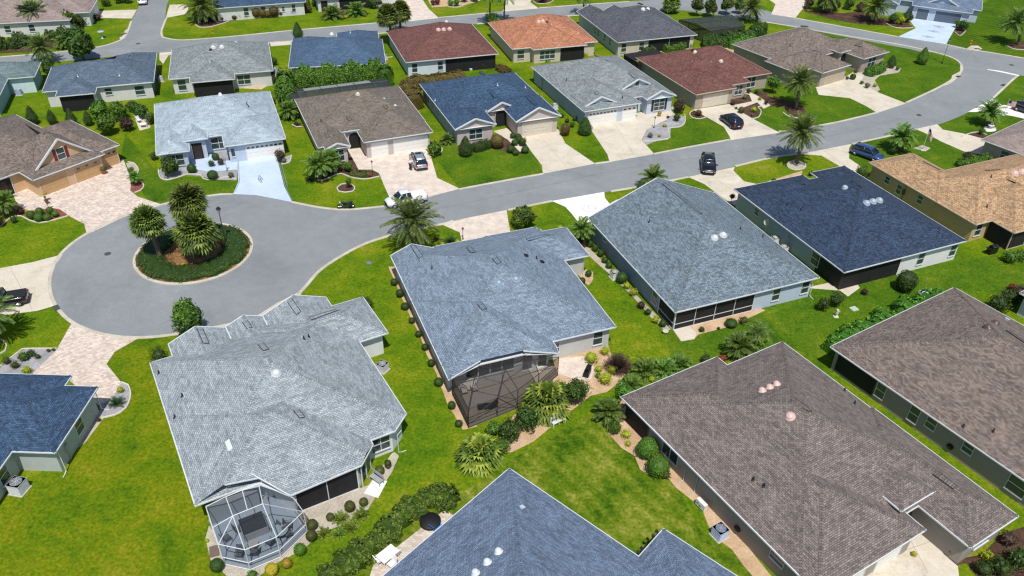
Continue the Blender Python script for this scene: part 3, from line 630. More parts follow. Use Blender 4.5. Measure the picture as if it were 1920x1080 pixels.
    def garage(s, face, c, px, py, w, mat, h=2.15, lites=0, along=None, frame_m=None):
        a = s.along(face, px, py, 1.1) if along is None else along
        M = s.frame(face, c, a, 0); d = MB(); n = 4
        for k in range(n): d.box(-w/2, -.05, .02+h*k/n, w/2, .03, .02+h*(k+1)/n-.025, M)
        o = d.obj('garage_door', mat, s.e)
        if lites:
            g_ = MB()
            for q in range(lites): x = -w/2+w*(q+.5)/lites; g_.box(x-.2, .045, h-.40, x+.2, .055, h-.16, M)
            g_.obj('door_window', M_glass, o)
        fr = MB(); fr.box(-w/2-.12, -.05, 0, -w/2, .06, h+.14, M); fr.box(w/2, -.05, 0, w/2+.12, .06, h+.14, M); fr.box(-w/2, -.05, h+.02, w/2, .06, h+.14, M)
        fr.obj('door_frame', frame_m or s.trim, o)
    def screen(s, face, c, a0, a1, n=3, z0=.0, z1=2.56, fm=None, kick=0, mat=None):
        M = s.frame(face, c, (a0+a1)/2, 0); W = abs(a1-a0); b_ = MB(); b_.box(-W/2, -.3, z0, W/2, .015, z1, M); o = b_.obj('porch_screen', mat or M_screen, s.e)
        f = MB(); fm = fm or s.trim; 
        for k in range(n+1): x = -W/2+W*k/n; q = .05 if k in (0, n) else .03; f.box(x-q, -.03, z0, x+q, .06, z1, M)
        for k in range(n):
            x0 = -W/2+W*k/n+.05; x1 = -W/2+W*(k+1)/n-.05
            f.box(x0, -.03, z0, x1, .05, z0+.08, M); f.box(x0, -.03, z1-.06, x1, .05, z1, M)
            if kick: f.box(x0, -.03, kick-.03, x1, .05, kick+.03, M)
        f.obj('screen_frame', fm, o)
    def opening(s, face, c, px, py, w, h, z0=0, arch=False, mat=None, along=None, frame_m=None):
        a = s.along(face, px, py, z0+h/2) if along is None else along
        M = s.frame(face, c, a, z0); b_ = MB(); d = MB(); pts = [(-w/2, 0), (w/2, 0)]
        if arch: pts += [(w/2*cos(t), h-w/2*.8+w/2*.8*sin(t)) for t in [pi*k/12 for k in range(13)]]
        else: pts += [(w/2, h), (-w/2, h)]
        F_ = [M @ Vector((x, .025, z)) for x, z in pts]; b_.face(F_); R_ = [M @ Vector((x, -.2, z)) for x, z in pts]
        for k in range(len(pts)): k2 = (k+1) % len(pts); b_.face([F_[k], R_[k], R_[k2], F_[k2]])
        o = b_.obj('entry_shade_panel', mat or M_screen, s.e)  # dark sheet painted for the shade inside the open entry
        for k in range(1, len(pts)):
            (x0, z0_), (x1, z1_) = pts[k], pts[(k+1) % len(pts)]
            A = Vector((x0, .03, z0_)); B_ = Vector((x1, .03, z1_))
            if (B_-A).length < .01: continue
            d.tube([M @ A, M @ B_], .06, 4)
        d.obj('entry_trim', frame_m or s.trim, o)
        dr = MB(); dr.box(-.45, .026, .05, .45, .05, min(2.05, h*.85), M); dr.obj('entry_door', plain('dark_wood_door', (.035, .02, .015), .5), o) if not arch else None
    def dome(s, px, py, r=.27, mat=None):
        q = s.onroof(px, py); m = MB(); m.lathe([(r*1.25, -.1), (r*1.25, .06), (r, .08), (r*.97, .16), (r*.8, .26), (r*.45, .33), (r*.12, .35)], n=16)
        o = m.obj('skylight_dome', mat or M_dome, s.roof, smooth=True); o.location = q; o.rotation_euler = s.tilt(q)
        return o
    def tilt(s, q):
        e = .1; gx = (s.h(q.x+e, q.y)-s.h(q.x-e, q.y))/(2*e); gy = (s.h(q.x, q.y+e)-s.h(q.x, q.y-e))/(2*e)
        return Vector((-gx, -gy, 1)).to_track_quat('Z', 'Y').to_euler()
    def pipe(s, px, py, mat=None, r=.06, hh=.35):
        q = s.onroof(px, py); m = MB(); m.lathe([(r*2.6, -.06), (r*2.2, .03), (r, .08), (r, hh), (r*.7, hh)], n=10); o = m.obj('vent_pipe', mat or M_vent, s.roof); o.location = q
    def gvent(s, px, py, mat=None, w=.34):
        q = s.onroof(px, py); m = MB(); m.box(-w/2, -w/2, -.1, w/2, w/2, .12); m.box(-w/2-.05, -w/2-.05, .12, w/2+.05, w/2+.05, .17); o = m.obj('roof_vent', mat or M_vent, s.roof); o.location = q; o.rotation_euler = s.tilt(q)
    def rvent(s, a, b_, wid=.5):
        A, B_ = s.onroof(*a), s.onroof(*b_); d = (B_-A); l = d.length; d.normalize(); nn = Vector((-d.y, d.x, 0)).normalized()*wid/2; m = MB()
        P = []
        for k in range(2):
            c = (A, B_)[k]
            for sg in (-1, 0, 1):
                q = c+nn*sg; zz = max(s.h(q.x, q.y), c.z-.3)+(.10 if sg == 0 else .07); P.append(Vector((q.x, q.y, zz)))
        m.face([P[0], P[1], P[4], P[3]], uv=[(0, 0), (.3, 0), (.3, l), (0, l)], mi=0); m.face([P[1], P[2], P[5], P[4]], uv=[(0, 0), (.3, 0), (.3, l), (0, l)], mi=0)
        Dn = Vector((0, 0, -.14))
        for i, j in ((0, 3), (5, 2), (1, 0), (2, 1), (3, 4), (4, 5)): m.face([P[i], P[j], P[j]+Dn, P[i]+Dn], mi=1)
        for i, j in ((0, 3), (2, 5)): m.tube([P[i]+Vector((0, 0, .0)), P[j]], .032, 4, mi=1)
        m.obj('ridge_vent', [s.capm, M_vent], s.roof)
    def spout(s, x, y, face='E', z=2.6, mat=None):
        n = FACE[face]; m = MB(); e = s.ins
        m.tube([(x, y, z), (x-n[0]*(e-.05), y-n[1]*(e-.05), z-.35), (x-n[0]*(e-.05), y-n[1]*(e-.05), .15), (x-n[0]*.1, y-n[1]*.1, .06), (x+n[0]*.25, y+n[1]*.25, .05)], .04, 4); m.obj('downspout', mat or s.trim, s.e)
def W_(n, c, var=.05): return plain('stucco_'+n, c, .85, var=var, scale=1.4)
WH = plain('white_garage_paint', (.78, .76, .72), .5, var=.03)
W_grey = W_('pale_grey', (.50, .50, .49)); W_lb = W_('light_blue', (.50, .56, .64)); W_white = W_('white', (.70, .70, .70)); W_slate = W_('slate_blue', (.22, .27, .33)); W_taupe = W_('taupe', (.32, .28, .25)); W_tan = W_('tan', (.60, .40, .23))
W_cream = W_('cream', (.55, .48, .38)); W_sage = W_('sage', (.42, .46, .44)); W_gold = W_('golden', (.50, .36, .18)); W_lgr = W_('light_grey', (.6, .6, .58)); W_teal = W_('teal', (.30, .45, .50)); W_khaki = W_('khaki', (.40, .34, .27)); W_bl2 = W_('powder_blue', (.45, .52, .62)); W_rose = W_('rose_beige', (.5, .43, .40))
DKT = plain('dark_brown_trim', (.06, .04, .035), .5); TANT = plain('tan_trim', (.55, .46, .34), .5); PINKD = plain('pinkish_dome', (.62, .42, .38), .35, var=.04); BLUED = plain('bluish_dome', (.30, .38, .48), .2, var=.05, spec=.8)
BROND = plain('dark_bronze_dome', (.10, .065, .055), .3); GARB = plain('slate_garage_paint', (.10, .13, .17), .5); GART = plain('tan_garage_paint', (.50, .31, .15), .5); GARC = plain('beige_garage_paint', (.6, .54, .45), .5); GARK = plain('khaki_garage_paint', (.45, .38, .28), .5)
SH_R = plain('red_shutter', (.22, .025, .03), .5); SH_D = plain('charcoal_shutter', (.03, .035, .045), .5)
HH = {}
# C: blue-grey house with dark screened porch, centre
H = HH['C'] = House('house', 'blue-grey shingled house with a dark-framed screened porch at its rear corner, in mid picture', (-13.61, 75.32), -68.4, 'bgrey', W_grey, spread=.22)
H.block((0, 0, 19.95, 17.95))
H.block((9, 0, 21.86, 11.1), clip=[[(9, 0), (20.8, 0), (20.8, 11.1), (9, 11.1)], [(20.8, 0), (21.86, 0), (20.8, 3.4)], [(20.8, 7.7), (21.8, 10.9), (20.8, 11.1)]], wall=[[(9, 0), (20.6, 0), (20.6, 11.1), (9, 11.1)]])
H.block((.75, 10, 7.3, 21)); H.block((0.01, 0.01, 6, 4.9), gab=(3,)); H.block((-.2, 5.0, 6, 11.2)); H.block((-.35, 11.2, 6, 17.6)); H.done()
for p in ((935, 531), (967, 524)): H.dome(*p, mat=BLUED)
H.gvent(986, 480); H.gvent(1016, 492); H.pipe(1006, 485); H.pipe(810, 503)
H.rvent((773, 459), (789, 483)); H.rvent((879, 464), (887, 474)); H.rvent((988, 450), (1030, 441)); H.rvent((927, 483), (936, 494)); H.rvent((899, 569), (909, 580))
H.win('E', 19.5, 1121, 634, 1.0, 1.6); H.win('E', 19.5, 1045, 655, .6, 1.2); H.spout(7.3, 20.6, 'E')
H.win('E', 20.145, 0, 0, 4.8, 1.6, 1.5, cols=4, rows=1, along=4.6); H.win('E', 20.145, 0, 0, 1.0, 2.0, 1.15, along=8.4, rows=1); H.win('E', 20.145, 0, 0, .9, 2.0, 1.15, along=10, rows=1)
# D: big light grey house lower left
H = HH['D'] = House('house', 'large pale grey shingled house with white-framed octagonal screen enclosure at its corner', (-33.21, 56.39), -59.5, 'lgrey', W_white, spread=.2, hue=(1.02, 1, .98))
H.block([(0, 0), (18.85, 0), (18.85, 16.35), (17.4, 18.0), (0, 18.0)], wall=[[(0, 0), (16.4, 0), (18.85, 5.6), (18.85, 16.35), (17.4, 18.0), (0, 18.0)]])
H.block([(8, 0), (21.35, 0), (21.35, 14.15), (8, 14.15)], clip=[[(8, 0.02), (18.8, .02), (18.8, 14.15), (8, 14.15)], [(18.8, 4.5), (21.35, 6.6), (21.15, 12.5), (19.4, 14.15), (18.8, 14.15)], [(18.8, 2.4), (19.25, 4.87), (18.8, 4.5)]], wall=[[(8, 5.4), (18.8, 5.4), (21.3, 6.6), (21.1, 12.5), (19.4, 14.1), (8, 14.1)]])
H.block((-.45, 9, 6.3, 20.95)); H.block((-2, 2, 7, 7.35), gab=(3,)); H.block((-2.1, 7.4, 6, 11.0), gab=(3,)); H.block((-2.2, 11.05, 6, 17.6), gab=(3,)); H.done()
H.dome(518, 700, .34); H.pipe(579, 632); H.pipe(570, 636); H.pipe(298, 700); H.pipe(342, 743); H.pipe(328, 783)
H.rvent((375, 617), (387, 645)); H.rvent((459, 602), (468, 615)); H.rvent((543, 564), (560, 588)); H.rvent((582, 598), (634, 581)); H.rvent((489, 645), (499, 657)); H.rvent((555, 769), (567, 784))
q = H.onroof(430, 835); m = MB(); m.box(-.55, -.2, -.02, .55, .2, .09); o = m.obj('skylight', plain('pale_skylight', (.62, .68, .74), .3), H.roof); o.location = q; o.rotation_euler = H.tilt(q)
H.screen('E', 20.87, 7.0, 12.1, 2, kick=0); H.win('E', 18.45, 0, 0, 1.6, 1.5, 1.5, along=15.1, cols=2); H.spout(18.9, 16.9, 'N'); H.spout(19.2, 5.2, 'E')
f = MB(); 
for (a, b_) in (((20.85, 12.45), (19.35, 13.75)),):
    A, B_ = Vector(a), Vector(b_); d = (B_-A).normalized(); n_ = Vector((-d.y, d.x)); 
    for t in (.0, .5, 1): q = A+(B_-A)*t-n_*.03; f.tube([(q.x, q.y, 0), (q.x, q.y, 2.4)], .05, 4)
    f.face([(A.x, A.y, .5), (B_.x, B_.y, .5), (B_.x, B_.y, 2.3), (A.x, A.y, 2.3)], mi=1)
f.obj('corner_window', [M_mull, M_glass], H.e)
# B: big grey gable-front
H = HH['B'] = House('house', 'blue-grey shingled house with long white-posted rear porch and white painted driveway', (8.94, 84.65), -67.5, 'bgrey2', W_slate, spread=.32, hue=(1, 1.04, 1.05))
H.block((0, 0, 20.2, 18.15), gab=(3,)); H.block((-.9, 1.6, 7, 7.2), gab=(3,)); H.block((-.6, 15.0, 5, 18.1)); H.done()
H.dome(1340, 446, .34); H.dome(1356, 441, .34); H.pipe(1217, 417); H.pipe(1388, 430); H.pipe(1430, 444)
H.rvent((1244, 343), (1314, 401)); 
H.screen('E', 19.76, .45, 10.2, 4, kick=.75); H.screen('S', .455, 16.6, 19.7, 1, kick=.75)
wb = MB(); wb.box(19.73, 10.2, 0, 19.78, 17.68, 2.6); wb.obj('rear_wall_panel', W_bl2, H.e)
H.win('E', 19.78, 1448, 546, .95, 1.5); H.win('E', 19.78, 1506, 536, .95, 1.5); H.win('S', .455, 1132, 448, .7, .6, 1.9); H.win('S', .455, 1230, 557, 1.0, 1.6); H.spout(20.2, 17.9, 'E')
# A: navy roof
H = HH['A'] = House('house', 'near-black navy roofed house with white rear wall beside a dark screened porch', (28.49, 92.42), -66.5, 'navy', W_('grey_green', (.36, .42, .45)), spread=.38, hue=(1, 1.08, 1.15))
H.block((.9, 0, 20.05, 18.25)); H.block((-.45, .01, 8, 11.0)); H.block((-.6, 12.4, 7, 18.2)); H.done()
for p in ((1625, 381), (1637, 378), (1649, 376)): H.dome(*p, mat=plain('grey_dome', (.34, .40, .46), .25), r=.36)
H.dome(1584, 352, .3, mat=plain('grey_dome', (.34, .40, .46), .25)); H.pipe(1501, 395); H.pipe(1475, 385)
H.rvent((1494, 339), (1508, 347)); H.rvent((1582, 318), (1592, 325)); H.rvent((1598, 341), (1612, 351))
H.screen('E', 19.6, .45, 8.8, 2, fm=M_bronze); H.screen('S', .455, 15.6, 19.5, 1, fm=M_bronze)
wb = MB(); wb.box(19.57, 8.85, 0, 19.63, 17.78, 2.6); wb.obj('rear_wall_panel', W_white, H.e)
H.win('E', 19.63, 1729, 487, .95, 1.5); H.win('E', 19.63, 1789, 471, .95, 1.5); H.win('S', .455, 1420, 397, .8, .8, 1.7); H.win('S', .455, 1440, 417, .5, .9, 1.4); H.win('S', .455, 1535, 484, 1.2, 1.5); H.spout(20.0, 8.8, 'E', mat=H.wallm)
# E: brown-mauve roof lower right
H = HH['E'] = House('house', 'large mauve-brown shingled house in the lower right with four pinkish roof domes', (9.91, 53.26), -58.8, 'mauve', W_taupe, spread=.28, hue=(1.05, 1, 1))
H.block((0, 0, 22.98, 11.35)); H.block((1.4, .03, 21.2, 18.5)); H.block((12, 12.8, 25.7, 18.7)); H.block((15, 10.5, 21.2, 14.5), z=3.3, wall=[[(15, 10.5), (20.8, 10.5), (20.8, 14.5), (15, 14.5)]]); H.done()
for p in ((1429, 733), (1443, 727), (1456, 721)): H.dome(*p, r=.3, mat=PINKD)
H.dome(1481, 781, .36, mat=PINKD); H.pipe(1412, 900); H.pipe(1432, 912); H.pipe(1583, 733); H.pipe(1602, 757)
H.rvent((1486, 748), (1519, 772)); H.rvent((1753, 886), (1791, 914))
H.screen('S', .46, .45, 3.6, 1, fm=M_bronze); H.win('S', .46, 1251, 852, 1.9, 1.3, cols=2, rows=1); H.win('S', .46, 1457, 1047, 1.3, .8, 1.7)
H.spout(8.6, 0, 'S', mat=plain('grey_pipe', (.4, .42, .45), .5)); H.spout(10.0, 0, 'S', mat=plain('grey_pipe', (.4, .42, .45), .5))
H.garage('E', 22.53, 0, 0, 4.9, WH, along=3.2); H.garage('E', 22.53, 0, 0, 2.6, WH, along=8.4); H.opening('E', 20.8, 0, 0, 1.6, 2.6, along=12.6, arch=True); H.win('E', 25.25, 0, 0, 1.8, 1.5, along=15.8, cols=2)
# F: brown roof right
H = HH['F'] = House('house', 'brown mottled roof at the right edge over a shaded wall with five windows', (30.96, 61.03), -57.4, 'brown', W_taupe, spread=.34, hue=(1.1, 1.03, .95))
H.block((0, 0, 27, 19.7)); H.done()
H.dome(1852, 614, .36, mat=BROND); H.dome(1867, 606, .36, mat=BROND); H.gvent(1888, 600, mat=plain('pale_blue_vent', (.5, .55, .75))); H.pipe(1806, 800); H.pipe(1862, 809); H.rvent((1889, 621), (1925, 645))
H.screen('S', .45, .9, 5.2, 1, z0=.3, fm=M_bronze); H.win('S', .45, 1649, 734, .9, 1.5); H.win('S', .45, 1715, 776, .9, 1.7); H.win('S', .45, 1746, 794, .9, 1.1, 1.7); H.win('S', .45, 1815, 840, .9, 1.0, 1.8); H.win('S', .45, 1906, 912, 1.5, 1.6)
# G: blue-grey roof bottom centre
H = HH['G'] = House('house', 'blue-grey roof cut off by the bottom edge, with three shiny skylight domes', (.12, 44.6), -130.5, 'bluB', W_lb, spread=.24, hue=(1, 1.03, 1.05))
H.block((0, 0, 24, 18)); H.block((-3.3, 12.45, 18, 30)); H.done()
for p in ((935, 1035), (914, 1055), (892, 1075)): H.dome(*p, r=.26)
H.gvent(979, 953, mat=plain('pale_grey_vent', (.5, .58, .62)), w=.25)
# L: navy-blue roof lower left
H = HH['L'] = House('house', 'slate-blue roofed house at the lower left edge with grey-green side wall', (-46.01, 54.46), -.6, 'navyL', W_sage, spread=.35, hue=(1, 1.05, 1.05))
H.block((-12, -9.2, 6.5, 0)); H.block((-10, -9.22, 9.5, -1.35)); H.block((-12, -22, 6.0, -4)); H.done()
H.win('E', 9.04, 143, 798, 1.1, 1.3); H.win('E', 5.54, 6, 890, 1.1, 1.5); H.spout(9.4, -9.2, 'S'); H.spout(9.5, -1.4, 'E')
# T: tan roof right
H = HH['T'] = House('house', 'tan shingled house with golden-brown walls at the right edge, blue car before it', (48.7, 101.5), -66.1, 'tan', W_gold, TANT, spread=.32, hue=(1.05, 1, .92))
H.block((0, 0, 12, 7.95)); H.block((5.7, .02, 17.95, 22)); H.block((10, 2.75, 21.1, 15)); H.done()
H.rvent((1730, 303), (1762, 319)); H.dome(1903, 325, .42, mat=PINKD); H.dome(1917, 322, .42, mat=PINKD); H.pipe(1858, 332); H.pipe(1850, 388); H.rvent((1848, 320), (1874, 318)); H.rvent((1887, 334), (1905, 343))
H.win('S', .455, 1667, 337, .8, .9, 1.6); H.win('S', .455, 1730, 373, .8, 1.1, 1.6); H.win('E', 17.5, 1838, 433, 1.0, 1.6); H.win('S', .455, 1686, 355, .8, 1.2, 1.3)
H.screen('S', 3.2, 17.6, 20.6, 1, fm=M_bronze); H.screen('E', 20.65, 3.3, 9, 2, fm=TANT)
# M1
H = HH['M1'] = House('house', 'tan stucco house with a tall front gable, red-shuttered attic window and three garage doors', (-61.12, 90.79), 53.3, 'brown', W_tan, spread=.32, hue=(1.1, 1.02, .95))
H.block((0, 0, 9.75, 12)); H.block((6, 1.1, 12.6, 14.2)); H.block((-12, 3.5, 8.6, 22)); H.block((.6, 1.2, 9.35, 9), gab=(0,), z=2.62, p=.82, wall=False, fasc=False, rake=.2); H.done()
H.rvent((52, 234), (85, 250))
H.garage('S', .45, 109, 371 - 10, 3.6, GART, along=2.6, lites=0, frame_m=W_cream); H.garage('S', .45, 0, 0, 3.6, GART, along=7.2, lites=3, frame_m=W_cream); H.garage('S', 1.55, 0, 0, 2.2, GART, along=11.0, lites=3, frame_m=W_cream)
H.win('S', 1.55, 0, 0, 1.0, 1.5, 4.15, along=4.95, shut=SH_R); H.opening('S', 3.95, 0, 0, 2.2, 2.4, along=-2.2); H.win('N', 13.9, 0, 0, 1, 1.4, along=8)
# M2
H = HH['M2'] = House('house', 'pale icy-grey roofed house with light blue walls and a diamond on its blue-white driveway', (-40.03, 101.74), 21.2, 'cyan', W_bl2, spread=.1)
H.block((-8.9, 3.95, 8.2, 18.5)); H.block((-.1, 0, 8.25, 9.5)); H.block((-8.9, .1, -4.6, 9)); H.block((-5.6, 2.6, -2.0, 9), z=2.95); H.done()
H.dome(413, 178, .25); H.gvent(442, 189, mat=plain('pale_grey_vent', (.5, .58, .62)), w=.25); H.pipe(466, 201); H.pipe(463, 196); H.dome(317, 267, .2, mat=plain('pale_blue_dome', (.5, .6, .75), .3))
H.garage('S', .455, 478, 288, 5.0, WH, along=5.2, lites=8); H.win('S', 4.4, 408, 274, 2.0, 1.7, cols=2, along=-.75); H.opening('S', 3.05, 0, 0, 1.5, 2.5, along=-3.7); H.win('S', .55, 0, 0, 2.0, 1.6, cols=2, along=-6.6, rows=2)
H.win('S', .46, 0, 0, .5, 1.2, 1.5, along=.9, rows=1)
# M3
H = HH['M3'] = House('house', 'brown-roofed house with an arched entry and pinkish driveway where a silver car is parked', (-21.28, 104.04), 23, 'brown3', W_rose, spread=.26)
H.block((-6.3, 4.1, 10.3, 18.8)); H.block((0, 0, 10.2, 10)); H.block((-6.3, .5, -2, 9)); H.block((-5.5, -.55, -1.95, 4), gab=(0,), p=.42); H.block((-2.3, 4.0, 1.6, 9), z=2.78); H.done()
H.dome(671, 177, .28, mat=plain('cream_dome', (.6, .56, .42), .3)); H.pipe(602, 228); H.gvent(720, 186, mat=plain('pale_grey_vent', (.5, .58, .62)), w=.25); H.gvent(741, 199, mat=plain('pale_grey_vent', (.5, .58, .62)), w=.25)
H.rvent((652, 219), (657, 226)); H.rvent((611, 249), (616, 258)); H.rvent((721, 198), (725, 204))
H.garage('S', .455, 0, 0, 5.0, WH, along=6.9); H.garage('S', .455, 0, 0, 2.3, WH, along=2.3); H.opening('S', 4.4, 0, 0, 1.9, 2.5, along=-.3, arch=True, mat=M_screen); H.win('S', -.2, 0, 0, 1.5, 1.6, cols=2, along=-3.7); H.spout(-6.3, 18.6, 'W'); H.spout(10.3, 6.5, 'E')
# M4
H = HH['M4'] = House('house', 'navy-roofed house with arched entry and three white-edged gables before an empty drive', (-8.82, 109.01), 112, 'navyL', W_rose, spread=.25, hue=(1, 1.02, 1.05))
H.block((4.9, -16.6, 18.8, -.02)); H.block((-.4, -16.75, 8, -9.4), gab=(3,), p=.5); H.block((-.1, -6.4, 7, 0), gab=(3,), p=.41); H.block((4.45, -11.45, 11, -6.65), gab=(3,), p=.5, z=2.68, rake=.18); H.done()
ts = MB(); ts.box(.5, -.44, 0, 18.3, -.435, 2.6); ts.obj('shaded_side_wall', W_('shade_grey_blue', (.36, .42, .47)), H.e)  # grey-blue overlay puts the shade of this side into the wall colour
H.rvent((920, 173), (930, 182)); H.rvent((881, 207), (890, 214)); H.rvent((987, 180), (1006, 197)); H.rvent((901, 131), (906, 137)); H.gvent(883, 131, mat=plain('pale_grey_vent', (.5, .58, .62))); H.pipe(933, 160, mat=M_trim); H.pipe(985, 165, mat=M_trim); H.pipe(816, 189, mat=M_trim)
H.garage('W', .04, 0, 0, 4.9, GARC, along=-13.0, frame_m=TANT); H.opening('W', 4.78, 0, 0, 2.1, 2.85, along=-9.05, arch=True, frame_m=W_cream); H.win('W', .35, 0, 0, 2.0, 1.5, cols=2, along=-3.3)
for x in (6, 9.5, 12.5, 15): H.win('N', -.44, 0, 0, .8, 1.3, 1.5, along=x)
# M5
H = HH['M5'] = House('house', 'grey-green roofed house with three white-edged gables, charcoal shutters and white garage doors', (10.36, 116.63), 23, 'gsage', W_lb, spread=.24)
H.block((0.02, 2.4, 16.95, 20.5)); H.block((0, 0, 10.05, 12)); H.block((11.5, .8, 16.95, 9), gab=(0,), p=.45); H.block((8.5, 4.2, 15.1, 11), gab=(0,), z=3.2, p=.48, wall=False, fasc=False); H.block((.6, .9, 6.3, 6), gab=(0,), z=2.9, p=.46, wall=False, fasc=False); H.done()
ts = MB(); ts.box(.44, .5, 0, .445, 20, 2.6); ts.obj('shaded_side_wall', W_('shade_grey_blue', (.36, .42, .47)), H.e)  # darker overlay, shade of the left side painted as stucco tone
H.rvent((1118, 101), (1138, 114)); H.rvent((1181, 137), (1193, 146)); H.rvent((1116, 172), (1121, 177)); H.pipe(1062, 151); H.pipe(1167, 184)
H.garage('S', .455, 0, 0, 4.9, WH, along=3.6, lites=8); H.garage('S', .455, 0, 0, 2.4, WH, along=8.3, lites=3); H.opening('S', 2.86, 0, 0, 1.3, 2.3, along=10.7); H.win('S', 1.26, 0, 0, 1.9, 1.9, cols=2, along=14.2, rows=3, shut=SH_D); H.win('S', 4.55, 0, 0, .7, .9, 4.1, along=11.7, cols=1, rows=1)
H.screen('W', .46, 16.5, 20, 1, fm=M_bronze)
# M6
H = HH['M6'] = House('house', 'reddish-brown roofed house with a dark blue car in its drive', (28.85, 124.48), 25, 'red', W_khaki, TANT, spread=.3)
H.block((0, 3.4, 18.0, 18.5)); H.block((0.01, 0, 8.1, 10)); H.block((4, 1.28, 11.9, 10)); H.done()
H.dome(1352, 115, .3, mat=plain('cream_dome', (.6, .56, .42), .3)); H.dome(1303, 98, .3, mat=plain('cream_dome', (.6, .56, .42), .3)); H.pipe(1333, 115, mat=plain('rust_pipe', (.3, .2, .17))); H.pipe(1298, 115, mat=plain('rust_pipe', (.3, .2, .17))); H.gvent(1299, 95); H.rvent((1306, 104), (1317, 112))
H.garage('S', .455, 0, 0, 4.9, GARC, along=4.4, frame_m=TANT); H.win('S', 1.74, 0, 0, 1.5, 1.5, cols=2, along=10.0); H.win('S', 3.86, 0, 0, 1.8, 1.7, cols=2, along=14.2)
b_ = MB(); b_.prism([(-.6, 18.3), (6.3, 18.3), (6.3, 21.6), (-.6, 21.6)], 2.35, 2.45); b_.obj('lanai_roof', M_screen, H.e); H.screen('W', -.5, 16.6, 21.5, 2, fm=M_bronze, z1=2.35)
# M7
H = HH['M7'] = House('house', 'brown-roofed house on the street corner with an arched white entry and pale driveway', (52.59, 135.62), 35.1, 'brown', W_khaki, spread=.3)
H.block((-2.2, 5.8, 16.5, 19)); H.block((0, 0, 7.8, 9)); H.block((-3.9, 2.6, 6, 9.5)); H.block((12.3, .6, 19.8, 9.5)); H.block((10.2, 4.2, 16.5, 10), z=3.0); H.done()
H.rvent((1526, 95), (1537, 98)); H.rvent((1568, 77), (1580, 79)); H.rvent((1604, 84), (1617, 87)); H.rvent((1502, 46), (1516, 47)); H.pipe(1481, 87); H.pipe(1500, 77, mat=BROND)
H.garage('S', .455, 0, 0, 4.9, GARK, along=4.3, frame_m=TANT); H.opening('S', 4.65, 0, 0, 1.6, 2.7, along=12.0, arch=True); H.win('S', 1.06, 0, 0, 2.2, 1.6, cols=2, along=15.6); H.win('W', -1.74, 0, 0, 1.6, .6, 1.8, along=8.9, rows=1)
# N row
H = HH['N0'] = House('house', 'small grey-green roof over teal walls at the left edge, beyond the lawn', (-80.98, 124.81), 18.4, 'teal', W_teal, spread=.2)
H.block((-10, -9, -.9, 8)); H.block((-6, 0, 3.0, 7)); H.done()
wb = MB(); wb.box(-.9, .42, 0, 2.53, .43, 2.6); wb.obj('rear_wall_panel', W_('pale_aqua', (.55, .68, .70)), H.e)
H = HH['N1'] = House('house', 'navy grey roofed house with white rear wall and dark recessed porch, upper left', (-66.2, 121.97), 18.5, 'steel', W_lgr, spread=.22, hue=(1, 1, 1))
H.block((-8.1, 0, 8.2, 11.3)); H.block((-5.9, -2.6, -.2, 8)); H.block((1.5, .02, 8.22, 14.3)); H.done()
ts = MB(); ts.box(7.77, .5, 0, 7.775, 13.8, 2.6); ts.obj('shaded_side_wall', W_('shade_steel_blue', (.16, .21, .26)), H.e)  # dark blue overlay paints the shade on this right-hand wall
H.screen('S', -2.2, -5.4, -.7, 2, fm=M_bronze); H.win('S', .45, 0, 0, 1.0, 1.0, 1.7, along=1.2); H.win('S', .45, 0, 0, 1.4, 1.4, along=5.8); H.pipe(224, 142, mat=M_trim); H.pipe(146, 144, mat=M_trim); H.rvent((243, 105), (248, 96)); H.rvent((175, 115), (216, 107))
H = HH['N2'] = House('house', 'pale grey-green roofed house with a dark wide porch and paired rear windows', (-52.43, 124.64), 17.6, 'gsage', W_lgr, spread=.22, hue=(1.02, 1.02, 1))
H.block((-3.5, 2.4, 13.0, 17.2)); H.block((-.2, 0, 6.8, 9)); H.done()
H.dome(400, 89, .34); H.dome(416, 88, .34); H.pipe(394, 117, mat=M_trim); H.gvent(395, 94); H.gvent(442, 80, mat=plain('pale_grey_vent', (.5, .58, .62)))
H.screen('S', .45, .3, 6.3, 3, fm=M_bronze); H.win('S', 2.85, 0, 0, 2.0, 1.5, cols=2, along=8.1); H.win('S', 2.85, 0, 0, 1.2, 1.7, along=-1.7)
H = HH['N3'] = House('house', 'blue-slate roof seen above a tall dense hedge, with one bright dome', (-38.46, 132.31), 11, 'denim', W_lgr, spread=.2)
H.block((-.1, 0, 16.2, 13)); H.block((6.8, -.02, 16.2, 12)); H.block((8, 3, 15.6, 17.3)); H.block((0, 4, 6, 15)); H.done()
H.dome(622, 64, .34); H.pipe(657, 62, mat=M_trim)
H = HH['N4'] = House('house', 'dark red shingled house with three pink domes, a white wall and dark screened porch', (-19.23, 136.11), 19, 'red', W_('pale_blue_white', (.58, .64, .68)), spread=.3, hue=(.95, 1.02, 1))
H.block((0, 0, 16.8, 17.5)); H.done()
for p in ((822, 56), (832, 55.5), (843, 54.5)): H.dome(*p, r=.34, mat=PINKD)
H.dome(837, 41, .3, mat=plain('cream_dome', (.6, .56, .42), .3)); H.screen('S', .45, 7.2, 16.3, 3, fm=M_bronze); H.win('S', .45, 0, 0, .9, 1.5, along=1.6); H.win('S', .45, 0, 0, .9, 1.5, along=6.2)
H = HH['N5'] = House('house', 'orange terracotta shingled house with beige walls and wide rear windows', (2.76, 144.06), 18.2, 'orange', W_cream, spread=.28)
H.block((-3.5, 1.3, 13.2, 17.2)); H.block((0, 0, 10.6, 12)); H.done()
for p in ((1010, 41), (1018, 40)): H.dome(*p, r=.34, mat=PINKD)
